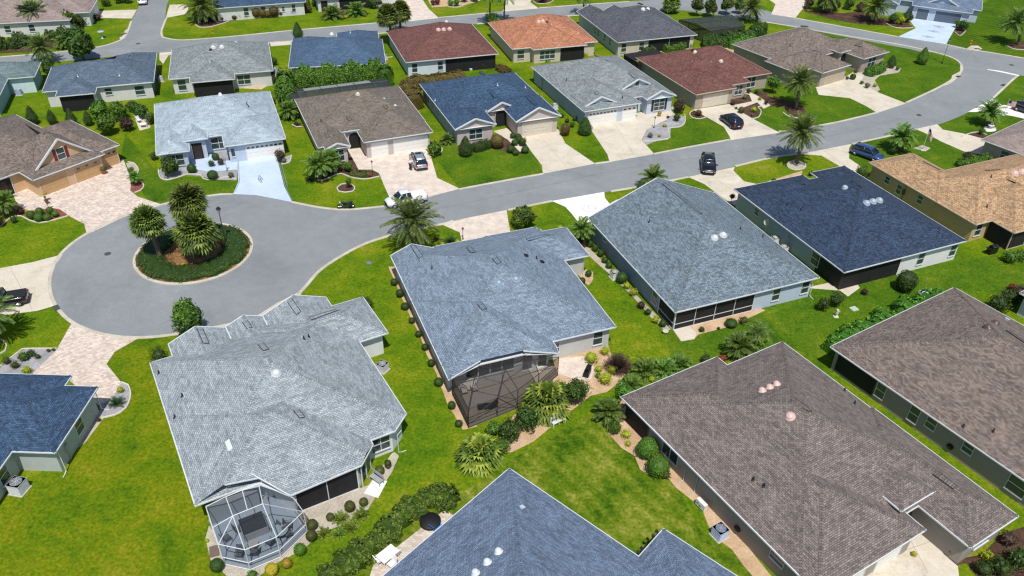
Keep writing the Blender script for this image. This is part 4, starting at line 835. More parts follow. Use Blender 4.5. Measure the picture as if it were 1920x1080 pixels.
H.dome(1026, 41.5, .25, mat=BROND); H.pipe(1065, 38, mat=PINKD); H.pipe(1084, 62, mat=PINKD); H.pipe(1034, 46, mat=PINKD); H.rvent((1044, 27), (1050, 31)); H.rvent((1028, 35), (1041, 34))
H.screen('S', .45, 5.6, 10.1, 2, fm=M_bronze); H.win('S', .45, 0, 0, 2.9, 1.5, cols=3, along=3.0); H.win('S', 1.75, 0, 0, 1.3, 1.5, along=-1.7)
H = HH['N6'] = House('house', 'charcoal slate roofed house with twin bright domes and white-posted dark porch, top centre', (18.54, 149.12), 19.5, 'slate', W_cream, spread=.3)
H.block((0, 0, 16.8, 17.8)); H.block((.02, 12, 5.5, 20), gab=(2,)); H.block((6, 12, 10, 19.5), gab=(2,)); H.done()
ts = MB(); ts.box(.44, .5, 0, .445, 17.3, 2.6); ts.obj('shaded_side_wall', W_sage, H.e)  # greyer overlay carries the shade of this face as colour
H.dome(1206, 17.5, .36); H.dome(1215, 17, .36); H.rvent((1197, 3), (1205, 6)); H.screen('S', .45, 6.6, 15.6, 2); H.win('S', .45, 0, 0, 1.0, 1.5, along=1.6); H.win('S', .45, 0, 0, 1.0, 1.5, along=5.3)
for x in (4, 6.5, 9.5, 11): H.win('W', .445, 0, 0, .8, 1.2, 1.5, along=x)
H = HH['T1'] = House('house', 'brown-grey roof at the top left corner with a pale wall behind shrubs', (-97.61, 151.9), 14.4, 'rosy', W_lgr, spread=.15)
H.block((-16, 0, 12.2, 16)); H.block((6, 4.5, 15, 15)); H.done()
b_ = MB(); b_.box(3.2, 2.6, 3.2, 5.6, 2.7, 5.2); b_.obj('attic_vent_panel', M_vent, H.e)
for x in (-3.5, 0.8, 5): H.win('S', .45, 0, 0, 1.0, 1.2, along=x)
H = HH['T2'] = House('house', 'navy roofed house with a long white wall lined by small clipped shrubs, top left', (-60.99, 164.27), 19.5, 'navyL', W_lgr, spread=.2)
H.block((-.2, 0, 18, 15)); H.done()
for x, w_ in ((5.9, .9), (9.3, .9), (12.0, .6), (13.3, .5), (15.4, .7)): H.win('S', .45, 0, 0, w_, 1.5 if w_ > .6 else .9, 1.5, along=x)
H = HH['T2b'] = House('house', 'grey-walled house at the top edge beyond the navy roof, partly cut off', (-42.5, 172.2), 19.5, 'slate', W_lgr, spread=.2)
H.block((0, 0, 18, 15)); H.done(); H.screen('S', .45, 5, 12, 2, fm=M_bronze); H.opening('S', .45, 0, 0, 1.5, 2.2, along=1.8)
H = HH['T3'] = House('house', 'light blue house with slate garage doors at the top right and a pale blue driveway', (84.48, 178), -25.6, 'bluB', W_bl2, spread=.25)
H.block((0, 0, 11.9, 9)); H.block((-7, 3.2, 13.6, 16)); H.block((2.4, 1.5, 9.5, 8), gab=(0,), z=3.0, p=.5, wall=False, fasc=False); H.block((-7, -1, -2.5, 8), gab=(0,)); H.done()
H.garage('S', .45, 0, 0, 5.0, GARB, along=7.5); H.garage('S', .45, 0, 0, 2.3, GARB, along=2.5)
H = HH['R1'] = House('house', 'rosy beige roof over brown walls at the right edge beyond the flagpole', (68.02, 109.82), -53.1, 'rosy', W_khaki, spread=.15)
H.block((0, 0, 20, 16)); H.done(); H.win('S', .45, 1888, 289, 1.1, 1.1, 1.6); H.win('W', .45, 0, 0, 1, 1.2, along=3)
H = HH['R2'] = House('house', 'dark corner of a house with pale corner post at the right picture edge', tuple(G(1912, 549, 2.6))[:2], -57, 'brown', W_lb, spread=.2)
H.block((0, 0, 14, 12)); H.done()
# ------------------------------------------------------------------ plants
def rvec(rnd):
    while 1:
        v = Vector((rnd.uniform(-1, 1), rnd.uniform(-1, 1), rnd.uniform(-1, 1)))
        if .1 < v.length < 1: return v.normalized()
def add_leaf(mb, p, n, L_, W, rnd, mi=0):
    """one folded leaf: two triangles-pairs along a direction roughly in the surface"""
    d = n.cross(rvec(rnd)); d = d.normalized() if d.length > .05 else Vector((1, 0, 0))
    d = (d+n*rnd.uniform(-.2, .7)).normalized(); s_ = d.cross(n).normalized()*W/2
    a = p-d*L_*.5; c = p+d*L_*.5; i = len(mb.v)
    m = p+n*W*.15
    mb.v += [tuple(a), tuple(m+s_), tuple(c), tuple(m-s_)]; mb.f.append((i, i+1, i+2, i+3)); mb.uv.append(None); mb.mi.append(mi); mb.lv.append(rnd.random())
def blob_leaves(mb, c, r, n, L_, W, rnd, sq=1.0, lump=.12, zmin=None, inner=.0, mi=0):
    ph = [rvec(rnd) for _ in range(7)]
    for _ in range(n):
        v = rvec(rnd); k = 1+lump*sum(sin(5*v.dot(q)+3*q.x) for q in ph)/2.2
        if sq < 1: m = max(abs(v.x), abs(v.y), abs(v.z)); v2 = v/m**(1-sq)
        else: v2 = v
        rr = k*(1-abs(rnd.gauss(0, .06))-inner*rnd.random())
        p = Vector((c[0]+v2.x*r[0]*rr, c[1]+v2.y*r[1]*rr, c[2]+v2.z*r[2]*rr))
        if zmin is not None and p.z < zmin: continue
        nn = Vector((v.x/r[0], v.y/r[1], v.z/r[2])).normalized(); nn = (nn+rvec(rnd)*.55).normalized()
        add_leaf(mb, p, nn, L_*rnd.uniform(.7, 1.3), W*rnd.uniform(.7, 1.3), rnd, mi)
def core(mb, c, r, k=.86, n=12, m=7, mi=0, zmin=0.0):
    i0 = len(mb.v)
    for a in range(m+1):
        t = pi*a/m
        for b_ in range(n): u = 2*pi*b_/n; mb.v.append((c[0]+sin(t)*cos(u)*r[0]*k, c[1]+sin(t)*sin(u)*r[1]*k, max(zmin, c[2]-cos(t)*r[2]*k)))
    for a in range(m):
        for b_ in range(n):
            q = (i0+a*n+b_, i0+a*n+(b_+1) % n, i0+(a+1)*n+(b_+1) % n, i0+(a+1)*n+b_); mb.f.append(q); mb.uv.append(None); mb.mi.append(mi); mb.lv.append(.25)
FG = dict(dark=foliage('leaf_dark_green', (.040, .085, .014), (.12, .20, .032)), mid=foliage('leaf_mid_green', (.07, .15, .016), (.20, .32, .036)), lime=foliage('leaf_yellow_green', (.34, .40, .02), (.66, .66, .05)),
          bright=foliage('leaf_bright_green', (.08, .20, .018), (.20, .38, .05)), olive=foliage('leaf_olive', (.085, .10, .02), (.22, .23, .05)), red=foliage('leaf_red', (.2, .03, .02), (.5, .1, .05)), plum=foliage('leaf_plum', (.06, .038, .03), (.17, .10, .07)),
          palmg=foliage('leaf_feather_palm', (.085, .165, .022), (.24, .38, .06)), palm=foliage('leaf_palm_green', (.085, .145, .028), (.26, .34, .07)), sabal=foliage('leaf_fan_palm', (.075, .115, .02), (.25, .34, .06)), gold=foliage('leaf_gold', (.42, .32, .03), (.7, .55, .06)), rust=foliage('leaf_rusty_hedge', (.12, .085, .025), (.24, .19, .04)), sago=foliage('leaf_sago', (.02, .06, .014), (.06, .13, .03)),
          lpalm=foliage('leaf_yellowish_palm', (.11, .19, .02), (.38, .44, .06)), silver=foliage('leaf_grey_green', (.12, .15, .07), (.32, .36, .22)))
M_bark = plain('palm_bark', (.13, .10, .07), .9, var=.4, scale=8); M_bark2 = plain('tree_bark', (.09, .065, .045), .9, var=.35, scale=6)
PROTO = {}
def mk(key, fn):
    if key not in PROTO: PROTO[key] = fn()
    return PROTO[key]
def m_ball(col, n=420, L_=.13, seed=1, sq=1, r=(1, 1, 1), lump=.06):
    def f():
        rnd = random.Random(seed); mb = MB(); mb.lv = []; core(mb, (0, 0, r[2]), r, .93); blob_leaves(mb, (0, 0, r[2]), r, n, L_, L_*.6, rnd, sq, lump, .02)
        return mb.mesh('shrub', FG[col])
    return mk(('ball', col, n, L_, seed, sq, r), f)
def m_loose(col, n=520, L_=.2, seed=2, r=(1, 1, 1), col2=None, W=.5):
    def f():
        rnd = random.Random(seed); mb = MB(); mb.lv = []
        core(mb, (0, 0, r[2]*.9), r, .6)
        for k in range(7):
            a = 2*pi*k/7+rnd.random(); q = (cos(a)*.42*r[0], sin(a)*.42*r[1], r[2]*rnd.uniform(.6, 1.25)); s_ = rnd.uniform(.4, .62)
            blob_leaves(mb, q, (r[0]*s_, r[1]*s_, r[2]*s_), n//7, L_, L_*W, rnd, 1, .2, .02, .3, mi=(1 if col2 and rnd.random() < .4 else 0))
        blob_leaves(mb, (0, 0, r[2]*1.2), (r[0]*.6, r[1]*.6, r[2]*.65), n//5, L_, L_*W, rnd, 1, .2, .02, .3)
        return mb.mesh('shrub', [FG[col]]+([FG[col2]] if col2 else []))
    return mk(('loose', col, n, L_, seed, r, col2, W), f)
def m_cone(col, seed=3, h=2.2, r=.8, n=900):
    def f():
        rnd = random.Random(seed); mb = MB(); mb.lv = []
        prof = lambda t: r*(sin(pi*min(1, t*1.15+.12))**.8 if t < .5 else (1-t)**.75*1.55*.9)
        mb2 = [(prof(k/10)*.85+.01, .1+(h-.1)*k/10) for k in range(11)]; i0 = len(mb.f); mb.lathe(mb2, n=12); mb.lv += [.2]*(len(mb.f)-i0)
        for _ in range(n):
            t = rnd.random()**.9; a = rnd.random()*2*pi; rr = prof(t)*rnd.uniform(.92, 1.06); p = Vector((cos(a)*rr, sin(a)*rr, .1+(h-.1)*t)); nn = (Vector((cos(a), sin(a), .35))+rvec(rnd)*.5).normalized()
            add_leaf(mb, p, nn, .14, .08, rnd)
        return mb.mesh('shrub', FG[col])
    return mk(('cone', col, seed, h, r), f)
def frond(mb, base_, az, el, L_, droop, w, rnd, npair=16, mi=0, lw=.035, fold=.5, tipup=0):
    """pinnate frond: arching rib with two rows of narrow leaflets"""
    pts = []; d = Vector((cos(az)*cos(el), sin(az)*cos(el), sin(el))); p = Vector(base_); st = L_/8
    for k in range(9):
        pts.append(p.copy()); p = p+d*st; d = (d+Vector((0, 0, -droop*(.4+k*.16)))).normalized()
    i0 = len(mb.f); mb.tube(pts, [.03*(1-k/10) for k in range(9)], 3, mi, cap=False); mb.lv += [.6]*(len(mb.f)-i0)
    for k in range(npair):
        t = .12+.86*k/npair; x = t*8; j = min(int(x), 7); q = pts[j].lerp(pts[j+1], x-j); dd = (pts[j+1]-pts[j]).normalized(); s_ = dd.cross(Vector((0, 0, 1))).normalized(); u = s_.cross(dd)
        ll = w*sin(pi*(t*.85+.12))**.6*rnd.uniform(.85, 1.1)
        for sg in (-1, 1):
            tip = q+(s_*sg*.8+dd*.65+u*(fold*.3)-Vector((0, 0, .25+.3*rnd.random()))).normalized()*ll
            m = q.lerp(tip, .5)+Vector((0, 0, .04*ll)); n_ = dd*lw
            i = len(mb.v); mb.v += [tuple(q-n_*.6), tuple(m-n_), tuple(tip), tuple(m+n_)]; mb.f.append((i, i+1, i+2, i+3)); mb.uv.append(None); mb.mi.append(mi); mb.lv.append(rnd.random()*.8+.1)
def m_date(seed=5, n=52, L_=3.0, w=.66, droop=.13, col='palm', npair=26, lw=.062, emin=-.75, emax=1.45):
    def f():
        rnd = random.Random(seed); mb = MB(); mb.lv = []
        for k in range(n):
            t = (k+.5)/n; el = emax-(emax-emin)*t**.9; az = k*2.39996+rnd.uniform(-.15, .15)
            frond(mb, (0, 0, rnd.uniform(-.25, .1)), az, el, L_*(.82+.3*sin(pi*t))*rnd.uniform(.9, 1.08), droop*rnd.uniform(.8, 1.3), w, rnd, npair, 0, lw)
        return mb.mesh('crown', FG[col])
    return mk(('date', seed, n, L_, w, droop, col), f)
def m_fan(seed=6, n=64, R=1.0, pet=1.0, col='sabal', zmin=-1.1, drop=.35):
    """fan palm crown: petioles ending in folded fans of strap segments"""
    def f():
        rnd = random.Random(seed); mb = MB(); mb.lv = []
        for k in range(n):
            t = (k+.5)/n; el = 1.45-(1.45-zmin)*t; az = k*2.39996+rnd.uniform(-.2, .2); d = Vector((cos(az)*cos(el), sin(az)*cos(el), sin(el))); P = pet*rnd.uniform(.7, 1.1)
            q = d*P+Vector((0, 0, -drop*P*.5*(1-max(0, sin(el))))); i0 = len(mb.f); mb.tube([Vector((0, 0, 0)), d*P*.5, q], .018, 3, 0, False); mb.lv += [.5]*(len(mb.f)-i0)
            s_ = d.cross(Vector((0, 0, 1))); s_ = s_.normalized() if s_.length > .1 else Vector((1, 0, 0)); u = s_.cross(d); tone = rnd.random(); ns = 13
            for j in range(ns):
                a = -1.9+3.8*j/(ns-1); e = (d*cos(a)+s_*sin(a)).normalized(); ll = R*(1-.25*abs(a)/1.9)*rnd.uniform(.85, 1.1); m = q+e*ll*.6+u*.05*R; tip = q+e*ll+Vector((0, 0, -drop*R*rnd.uniform(.6, 1.4))); n_ = (s_*cos(a)-d*sin(a))*R*.105
                i = len(mb.v); mb.v += [tuple(q), tuple(m-n_), tuple(tip), tuple(m+n_)]; mb.f.append((i, i+1, i+2, i+3)); mb.uv.append(None); mb.mi.append(0); mb.lv.append(min(1, max(0, tone+rnd.uniform(-.25, .25))))
        return mb.mesh('crown', FG[col])
    return mk(('fan', seed, n, R, pet, col, zmin, drop), f)
def m_trunk(h, r0, r1, lean=(0, 0), mat=None, rings=True):
    def f():
        mb = MB(); n = 14; pts = []; rs = []
        for k in range(n+1): t = k/n; pts.append((lean[0]*t*t, lean[1]*t*t, -.05+(h+.05)*t)); rs.append((r0+(r1-r0)*min(1, t*1.6))*(1+(.09 if rings and k % 2 else 0)))
        mb.tube(pts, rs, 8); return mb.mesh('trunk', mat or M_bark, True)
    return mk(('trunk', h, r0, r1, lean, (mat or M_bark).name), f)
def mobj(name, me, parent=None, loc=(0, 0, 0), rz=0, sc=1):
    o = bpy.data.objects.new(name, me); COL.objects.link(o); o.parent = parent; o.location = loc; o.rotation_euler = (0, 0, rz); o.scale = (sc,)*3 if not isinstance(sc, tuple) else sc; return o
PR = random.Random(99)
def palm(px, py, label, h=4.5, kind='date', s=1.0, group=None, lean=(0, 0), name='palm_tree', r=.2, seed=None):
    p = G(px, py); sd_ = seed or PR.randint(1, 3); t = thing(name, label, 'palm', (p.x, p.y, 0), PR.random()*6.28, group)
    if kind == 'date': cr = m_date(50+sd_)
    elif kind == 'queen': cr = m_date(60+sd_, 24, 2.7, .75, .17, 'palm', 24, .06, -.5, 1.3)
    elif kind == 'pygmy': cr = m_date(70+sd_, 40, 1.5, .42, .15, 'palmg', 20, .05, -.4, 1.4)
    elif kind == 'sabal': cr = m_fan(80+sd_, 125, .95, 1.0, 'sabal', -.85, .16)
    elif kind == 'lowfan': cr = m_fan(90+sd_, 44, .85, .8, 'lpalm', -.5, .3)
    if h > .1: mobj('trunk', m_trunk(h, r*1.25, r, lean), t)
    mobj('crown', cr, t, (lean[0], lean[1], max(h, .15)), 0, s); return t
def shrub(px, py, label, me, s=1.0, cat='shrub', name='shrub', group=None, sz=None):
    p = G(px, py); o = mobj(name, me, None, (p.x, p.y, 0), PR.random()*6.28, (s, s, sz or s)); return tag(o, label, cat, group)
def sago(px, py, label, s=1.0, col='sago', n=34, group=None, name='cycad'):
    return shrub(px, py, label, m_date(31, n, 1.0, .26, .10, col, 16, .02, .05, 1.3), s, 'cycad', name, group)
def tree(px, py, label, me_crown, h, tr=.12, crown_z=None, s=1.0, group=None, cat='tree', sz=None):
    p = G(px, py); t = thing('tree', label, cat, (p.x, p.y, 0), PR.random()*6.28, group); tb = MB()
    tb.tube([(0, 0, -.05), (.04, .02, h*.5), (0, 0, h)], [tr, tr*.8, tr*.6], 7)
    for k in range(5): a = k*1.26; tb.tube([(0, 0, h*.75), (cos(a)*.3*s, sin(a)*.3*s, h*1.05), (cos(a)*.8*s, sin(a)*.8*s, h*1.05+.7*s)], [tr*.5, tr*.35, tr*.15], 5)
    tb.obj('trunk', M_bark2, t); mobj('crown', me_crown, t, (0, 0, crown_z if crown_z is not None else h*.8), 0, (s, s, sz or s)); return t
def row(pts, me, s, tmpl, group, cat='shrub', name='shrub', sz=None):
    O_ = ['first', 'second', 'third', 'fourth', 'fifth', 'sixth', 'seventh', 'eighth', 'ninth', 'tenth', 'eleventh', 'twelfth', 'thirteenth']
    for k, p in enumerate(pts): q = s*(p[2] if len(p) > 2 else PR.uniform(.86, 1.14)); shrub(p[0]+PR.uniform(-.8, .8), p[1]+PR.uniform(-.6, .6), tmpl % O_[k], me, q, cat, name, group, q*PR.uniform(.82, 1.12))
def hedge(pts, wid, h, label, col='mid', dens=60, L_=.16, name='hedge', closed=False, world=False, lump=.15, group=None, kind=None, hs=None):
    """clipped or loose hedge along a ground path"""
    P = [Vector(p[:2]) for p in (pts if world else pxs(pts))]; P = smooth_path(P, closed, .35); rnd = random.Random(len(label)+int(P[0].x*7)); mb = MB(); mb.lv = []; n = len(P)
    nor = []
    for k in range(n):
        a = P[(k-1) % n] if closed else P[max(k-1, 0)]; b_ = P[(k+1) % n] if closed else P[min(k+1, n-1)]; d = (b_-a); d = d.normalized() if d.length > 1e-6 else Vector((1, 0)); nor.append(Vector((-d.y, d.x)))
    ph = rnd.random()*9
    def prof(k, a):  # a in 0..pi across
        lw = 1+lump*sin(k*.35*2.1+ph)+lump*.7*sin(k*.35*4.7+ph*2); lh = 1+lump*sin(k*.35*1.7+ph*3)+lump*.6*sin(k*.35*5.9+ph)
        endf = 1 if closed else min(1, (.25+min(k, n-1-k)*.35/.5))
        hh_ = h*(hs(k/n) if hs else 1)
        ca, sa = cos(a), sin(a); e = .55
        return nor[k % n]*(abs(ca)**e*(1 if ca > 0 else -1)*wid/2*lw*endf), max(0.01, abs(sa)**e*hh_*lh*(.6+.4*endf))
    i0 = len(mb.v); m = 7
    for k in range(n):
        for j in range(m): o_, z = prof(k, pi*j/(m-1)); c = P[k]+o_*.88; mb.v.append((c.x, c.y, z*.9))
    for k in range(n if closed else n-1):
        for j in range(m-1):
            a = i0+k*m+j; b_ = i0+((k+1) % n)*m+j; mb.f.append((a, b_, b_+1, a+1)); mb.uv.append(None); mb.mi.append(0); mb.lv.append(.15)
    if not closed:
        for k in (0, n-1): mb.f.append(tuple(i0+k*m+j for j in range(m))); mb.uv.append(None); mb.mi.append(0); mb.lv.append(.2)
    tot = int(n*.35*dens*(wid+2*h)*.5)
    for _ in range(tot):
        k = rnd.randrange(n); a = pi*rnd.random(); o_, z = prof(k, a); c = P[k]+o_*rnd.uniform(.93, 1.04)+(P[(k+1) % n]-P[k] if (closed or k < n-1) else Vector((0, 0)))*rnd.random(); p = Vector((c.x, c.y, z*rnd.uniform(.94, 1.06)+.02))
        if not closed and k in (0, n-1): p = Vector((c.x, c.y, z*rnd.random()))
        nn = (Vector((nor[k].x*cos(a), nor[k].y*cos(a), sin(a)))+rvec(rnd)*.6).normalized(); add_leaf(mb, p, nn, L_*rnd.uniform(.7, 1.4), L_*.6*rnd.uniform(.7, 1.3), rnd)
    o = mb.obj(name, FG[col]); return tag(o, label, 'hedge' if not kind else None, group, kind)
# ------------------------------------------------------------------ vehicles
M_tyre = plain('tyre_rubber', (.012, .012, .012), .85); M_rim = plain('alloy_rim', (.45, .45, .46), .3, metal=.8, var=.02); M_carglass = plain('car_glass', (.008, .012, .018), .05, var=0, spec=.9)
M_lamp = plain('headlamp_lens', (.75, .77, .8), .1, var=0, spec=.9); M_tail = plain('red_tail_lamp', (.45, .01, .015), .2, var=0); M_chrome = plain('chrome', (.6, .6, .62), .15, metal=1, var=0); M_under = plain('black_plastic', (.015, .015, .016), .7)
def paint(n, c, metal=.35): return plain('car_paint_'+n, c, .28, metal, var=.01, coat=.8)
def loft(mb, secs, mi=0, caps=True):
    """secs: list of equal-length closed point loops"""
    i0 = len(mb.v); m = len(secs[0])
    for s_ in secs: mb.v += [tuple(p) for p in s_]
    for k in range(len(secs)-1):
        for j in range(m):
            a = i0+k*m+j; b_ = i0+k*m+(j+1) % m; mb.f.append((a, a+m, b_+m, b_)); mb.uv.append(None); mb.mi.append(mi)
    if caps:
        mb.f.append(tuple(i0+j for j in range(m))); mb.uv.append(None); mb.mi.append(mi)
        e = i0+(len(secs)-1)*m; mb.f.append(tuple(e+j for j in reversed(range(m)))); mb.uv.append(None); mb.mi.append(mi)
def car(label, nose, tail, kind, pm, cat='car', name='parked_car', group='cars and trucks of the street', opendoor=False, extra=0):
    A, B_ = G(*nose), G(*tail); d = (A-B_).normalized(); c = (A+B_)/2; t = thing(name, label, cat, (c.x, c.y, .03), atan2(d.y, d.x), group)
    L_, W = {'suv': (4.65, 1.86), 'sedan': (4.7, 1.82), 'pickup': (5.4, 1.9)}[kind]; h = L_/2; w_ = W/2
    bz = {'suv': (.28, .98), 'sedan': (.22, .84), 'pickup': (.34, 1.05)}[kind]; zb, zt = bz
    def sec(x, hw, z0, z1, cr=.05): return [(x, -hw*.9, z0), (x, hw*.9, z0), (x, hw, z0+.18), (x, hw*1.01, (z0+z1)*.55), (x, hw*.97, z1-.04), (x, hw*.8, z1+cr*.6), (x, 0, z1+cr), (x, -hw*.8, z1+cr*.6), (x, -hw*.97, z1-.04), (x, -hw*1.01, (z0+z1)*.55), (x, -hw, z0+.18)]
    hood = zt-.08
    prof = [(-h, .80*w_, zb+.12, zt-.22), (-h+.10, .92*w_, zb+.03, zt-.06), (-h+.5, w_, zb, zt), (-.6, w_, zb, zt), (.55, w_, zb, zt), (1.0, w_, zb, zt-.02), (h-.75, .985*w_, zb, hood), (h-.3, .93*w_, zb+.02, hood-.09), (h-.06, .82*w_, zb+.06, hood-.2), (h, .7*w_, zb+.14, hood-.32)]
    b_ = MB(); loft(b_, [sec(*p) for p in prof]); body = b_.obj('body', pm, t, True)
    zr = {'suv': 1.66, 'sedan': 1.42, 'pickup': 1.78}[kind]
    if kind == 'suv': gh = [(-h+.12, .80, .84), (-h+.42, .82, zr-.06), (-.9, .83, zr), (.25, .82, zr-.01), (.62, .82, zr-.09), (1.28, .84, .98)]
    elif kind == 'sedan': gh = [(-h+.55, .80, .86), (-1.15, .80, zr-.10), (-.6, .80, zr), (.1, .80, zr-.02), (.35, .80, zr-.08), (1.15, .83, .86)]
    else: gh = [(-.62, .86, 1.03), (-.50, .84, zr-.06), (-.3, .84, zr), (.55, .83, zr-.02), (.8, .83, zr-.1), (1.45, .85, 1.02)]
    g_ = MB(); secs = []
    for x, hwf, z in gh: hb = w_*.93; ht = w_*.93-(z-zt)*.26 if z > zt else w_*.93; secs.append([(x, -hb, zt-.05), (x, hb, zt-.05), (x, ht, max(z, zt)-.03), (x, ht*.7, max(z, zt)+.01), (x, -ht*.7, max(z, zt)+.01), (x, -ht, max(z, zt)-.03)])
    loft(g_, secs); g_.obj('window_glass', M_carglass, t, True)
    r_ = MB(); top = [p for p in gh if p[2] > zr-.12]
    rs = []
    for k, (x, hwf, z) in enumerate(top): ht = w_*.93-(z-zt)*.26; dz = .0 if 0 < k < len(top)-1 else -.0; rs.append([(x, -ht-.005, z-.06), (x, -ht*.72, z+.022), (x, 0, z+.035), (x, ht*.72, z+.022), (x, ht+.005, z-.06)])
    loft(r_, rs); 
    for x0, z0, x1, z1 in ((gh[0][0], zt, top[0][0], top[0][2]), (gh[-1][0]-.02, zt, top[-1][0], top[-1][2]), (-.35 if kind != 'pickup' else .1, zt, -.38 if kind != 'pickup' else .1, zr)):
        for sg in (-1, 1): r_.tube([(x0, sg*w_*.935, z0-.02), (x1, sg*(w_*.93-(z1-zt)*.26), z1-.02)], .045, 5)
    r_.obj('roof', pm, t, True)
    for x in (-h+.85, h-.88):
        for sg in (-1, 1):
            tb = MB(); R = .36 if kind != 'sedan' else .32; y0, y1 = sg*(w_-.2), sg*(w_+.015)
            n = 18; i0 = len(tb.v); 
            for rr, yy in ((R*.6, y0), (R, y0), (R*1.0, (y0+y1)/2), (R, y1-sg*.03), (R*.9, y1), (R*.62, y1)):
                for j in range(n): a = 2*pi*j/n; tb.v.append((x+cos(a)*rr, yy, R+sin(a)*rr))
            for k in range(5):
                for j in range(n): a = i0+k*n+j; b2 = i0+k*n+(j+1) % n; tb.f.append((a, b2, b2+n, a+n)); tb.uv.append(None); tb.mi.append(0)
            wh = tb.obj('wheel', M_tyre, t, True); rm = MB()
            for q in range(5): a = q*2*pi/5; rm.tube([(x, y1-sg*.02, R), (x+cos(a)*R*.6, y1-sg*.01, R+sin(a)*R*.6)], .045, 4)
            rm.tube([(x, y1-sg*.05, R), (x, y1-sg*.045, R)], [R*.62, R*.62], 16); rm.obj('rim', M_rim, wh)
    for sg in (-1, 1):
        hl = MB(); loft(hl, [[(h-.42, sg*w_*.93, hood-.22), (h-.42, sg*w_*.62, hood-.14), (h-.42, sg*w_*.62, hood-.28), (h-.42, sg*w_*.95, hood-.34)], [(h-.03, sg*w_*.80, hood-.30), (h-.0, sg*w_*.55, hood-.26), (h-.0, sg*w_*.55, hood-.38), (h-.03, sg*w_*.80, hood-.40)]]); hl.obj('headlight', M_lamp, t)
        tl = MB(); tl.box(-h-.01, min(sg*w_*.64, sg*w_*.9), zt-.32, -h+.16, max(sg*w_*.64, sg*w_*.9), zt-(.02 if kind == 'suv' else .12)); tl.obj('tail_light', M_tail, t)
        mm = MB(); x = 1.0 if kind != 'pickup' else 1.1; mm.box(x-.08, min(sg*w_*.95, sg*(w_+.2)), zt+.02, x+.06, max(sg*w_*.95, sg*(w_+.2)), zt+.17); mm.obj('wing_mirror', pm if kind != 'pickup' else M_under, t)
    gr = MB(); gr.box(h-.05, -w_*.5, hood-.42, h+.015, w_*.5, hood-.26); gr.obj('grille', M_chrome if extra else M_under, t)
    bp = MB(); bp.box(h-.16, -w_*.78, zb+.04, h+.02, w_*.78, zb+.2); bp.obj('bumper', M_under, t); bp = MB(); bp.box(-h-.02, -w_*.78, zb+.06, -h+.12, w_*.78, zb+.2); bp.obj('bumper', M_under, t)
    pl = MB(); pl.box(-h-.035, -.16, zb+.3, -h-.0, .16, zb+.42); pl.obj('number_plate', M_trim, t)
    if kind == 'pickup':
        bd = MB(); bd.box(-h+.1, -w_*.84, zt+.045, -.72, w_*.84, zt+.052); bd.obj('truck_bed', plain('white_bed_cover', (.72, .72, .72), .5) if 'white' in label else M_under, t)
    if opendoor:
        dm = MB(); M = Matrix.Translation((.95, w_, 0)) @ Matrix.Rotation(radians(-125), 4, 'Z'); dm.box(0, 0, .4, 1.0, .06, zt, M); dm.box(0.1, .01, zt, .95, .05, zt+.08, M); o = dm.obj('open_door', pm, t); g2 = MB(); g2.box(.12, .02, zt+.08, .92, .04, zr-.1, M); g2.obj('door_window', M_carglass, o)
    if kind == 'suv' and extra == 0:
        sr = MB(); sr.box(-.35, -.42, zr+.028, .25, .42, zr+.042); sr.obj('sunroof', M_carglass, t)
    return t
car('white sedan driving away at the top left end of the side street', (269, -2), (268, 12), 'sedan', paint('white', (.75, .76, .78), .1))
car('silver car with its door open on the pinkish drive, person beside it', (778, 294), (792, 322), 'suv', paint('silver', (.42, .46, .52), .6), opendoor=True)
car('white pickup truck at the kerb behind the large palm', (725, 389), (798, 374), 'pickup', paint('white', (.75, .76, .78), .1), cat='pickup truck', name='pickup_truck')
car('black car crossing the street toward the concrete drive, headlights facing us', (1328.5, 331), (1325, 302), 'suv', paint('black', (.006, .007, .010), .2), extra=1).scale = (.98, 1.08, 1.04)
car('dark navy car parked on the drive of the reddish-brown roofed house', (1354, 221), (1386, 246), 'suv', paint('navy', (.012, .02, .05), .5))
car('blue car parked beside the tan shingled house', (1650, 304), (1600, 286), 'suv', paint('blue', (.045, .10, .26), .5), extra=1)
car('black pickup truck at the left edge on the concrete drive', (-34, 578), (40, 566), 'pickup', paint('black', (.006, .007, .010), .2), cat='pickup truck', name='pickup_truck')
car('dark car cut off by the right edge on the white drive', (1945, 218), (1908, 206), 'suv', paint('charcoal', (.015, .02, .025), .3), extra=1)
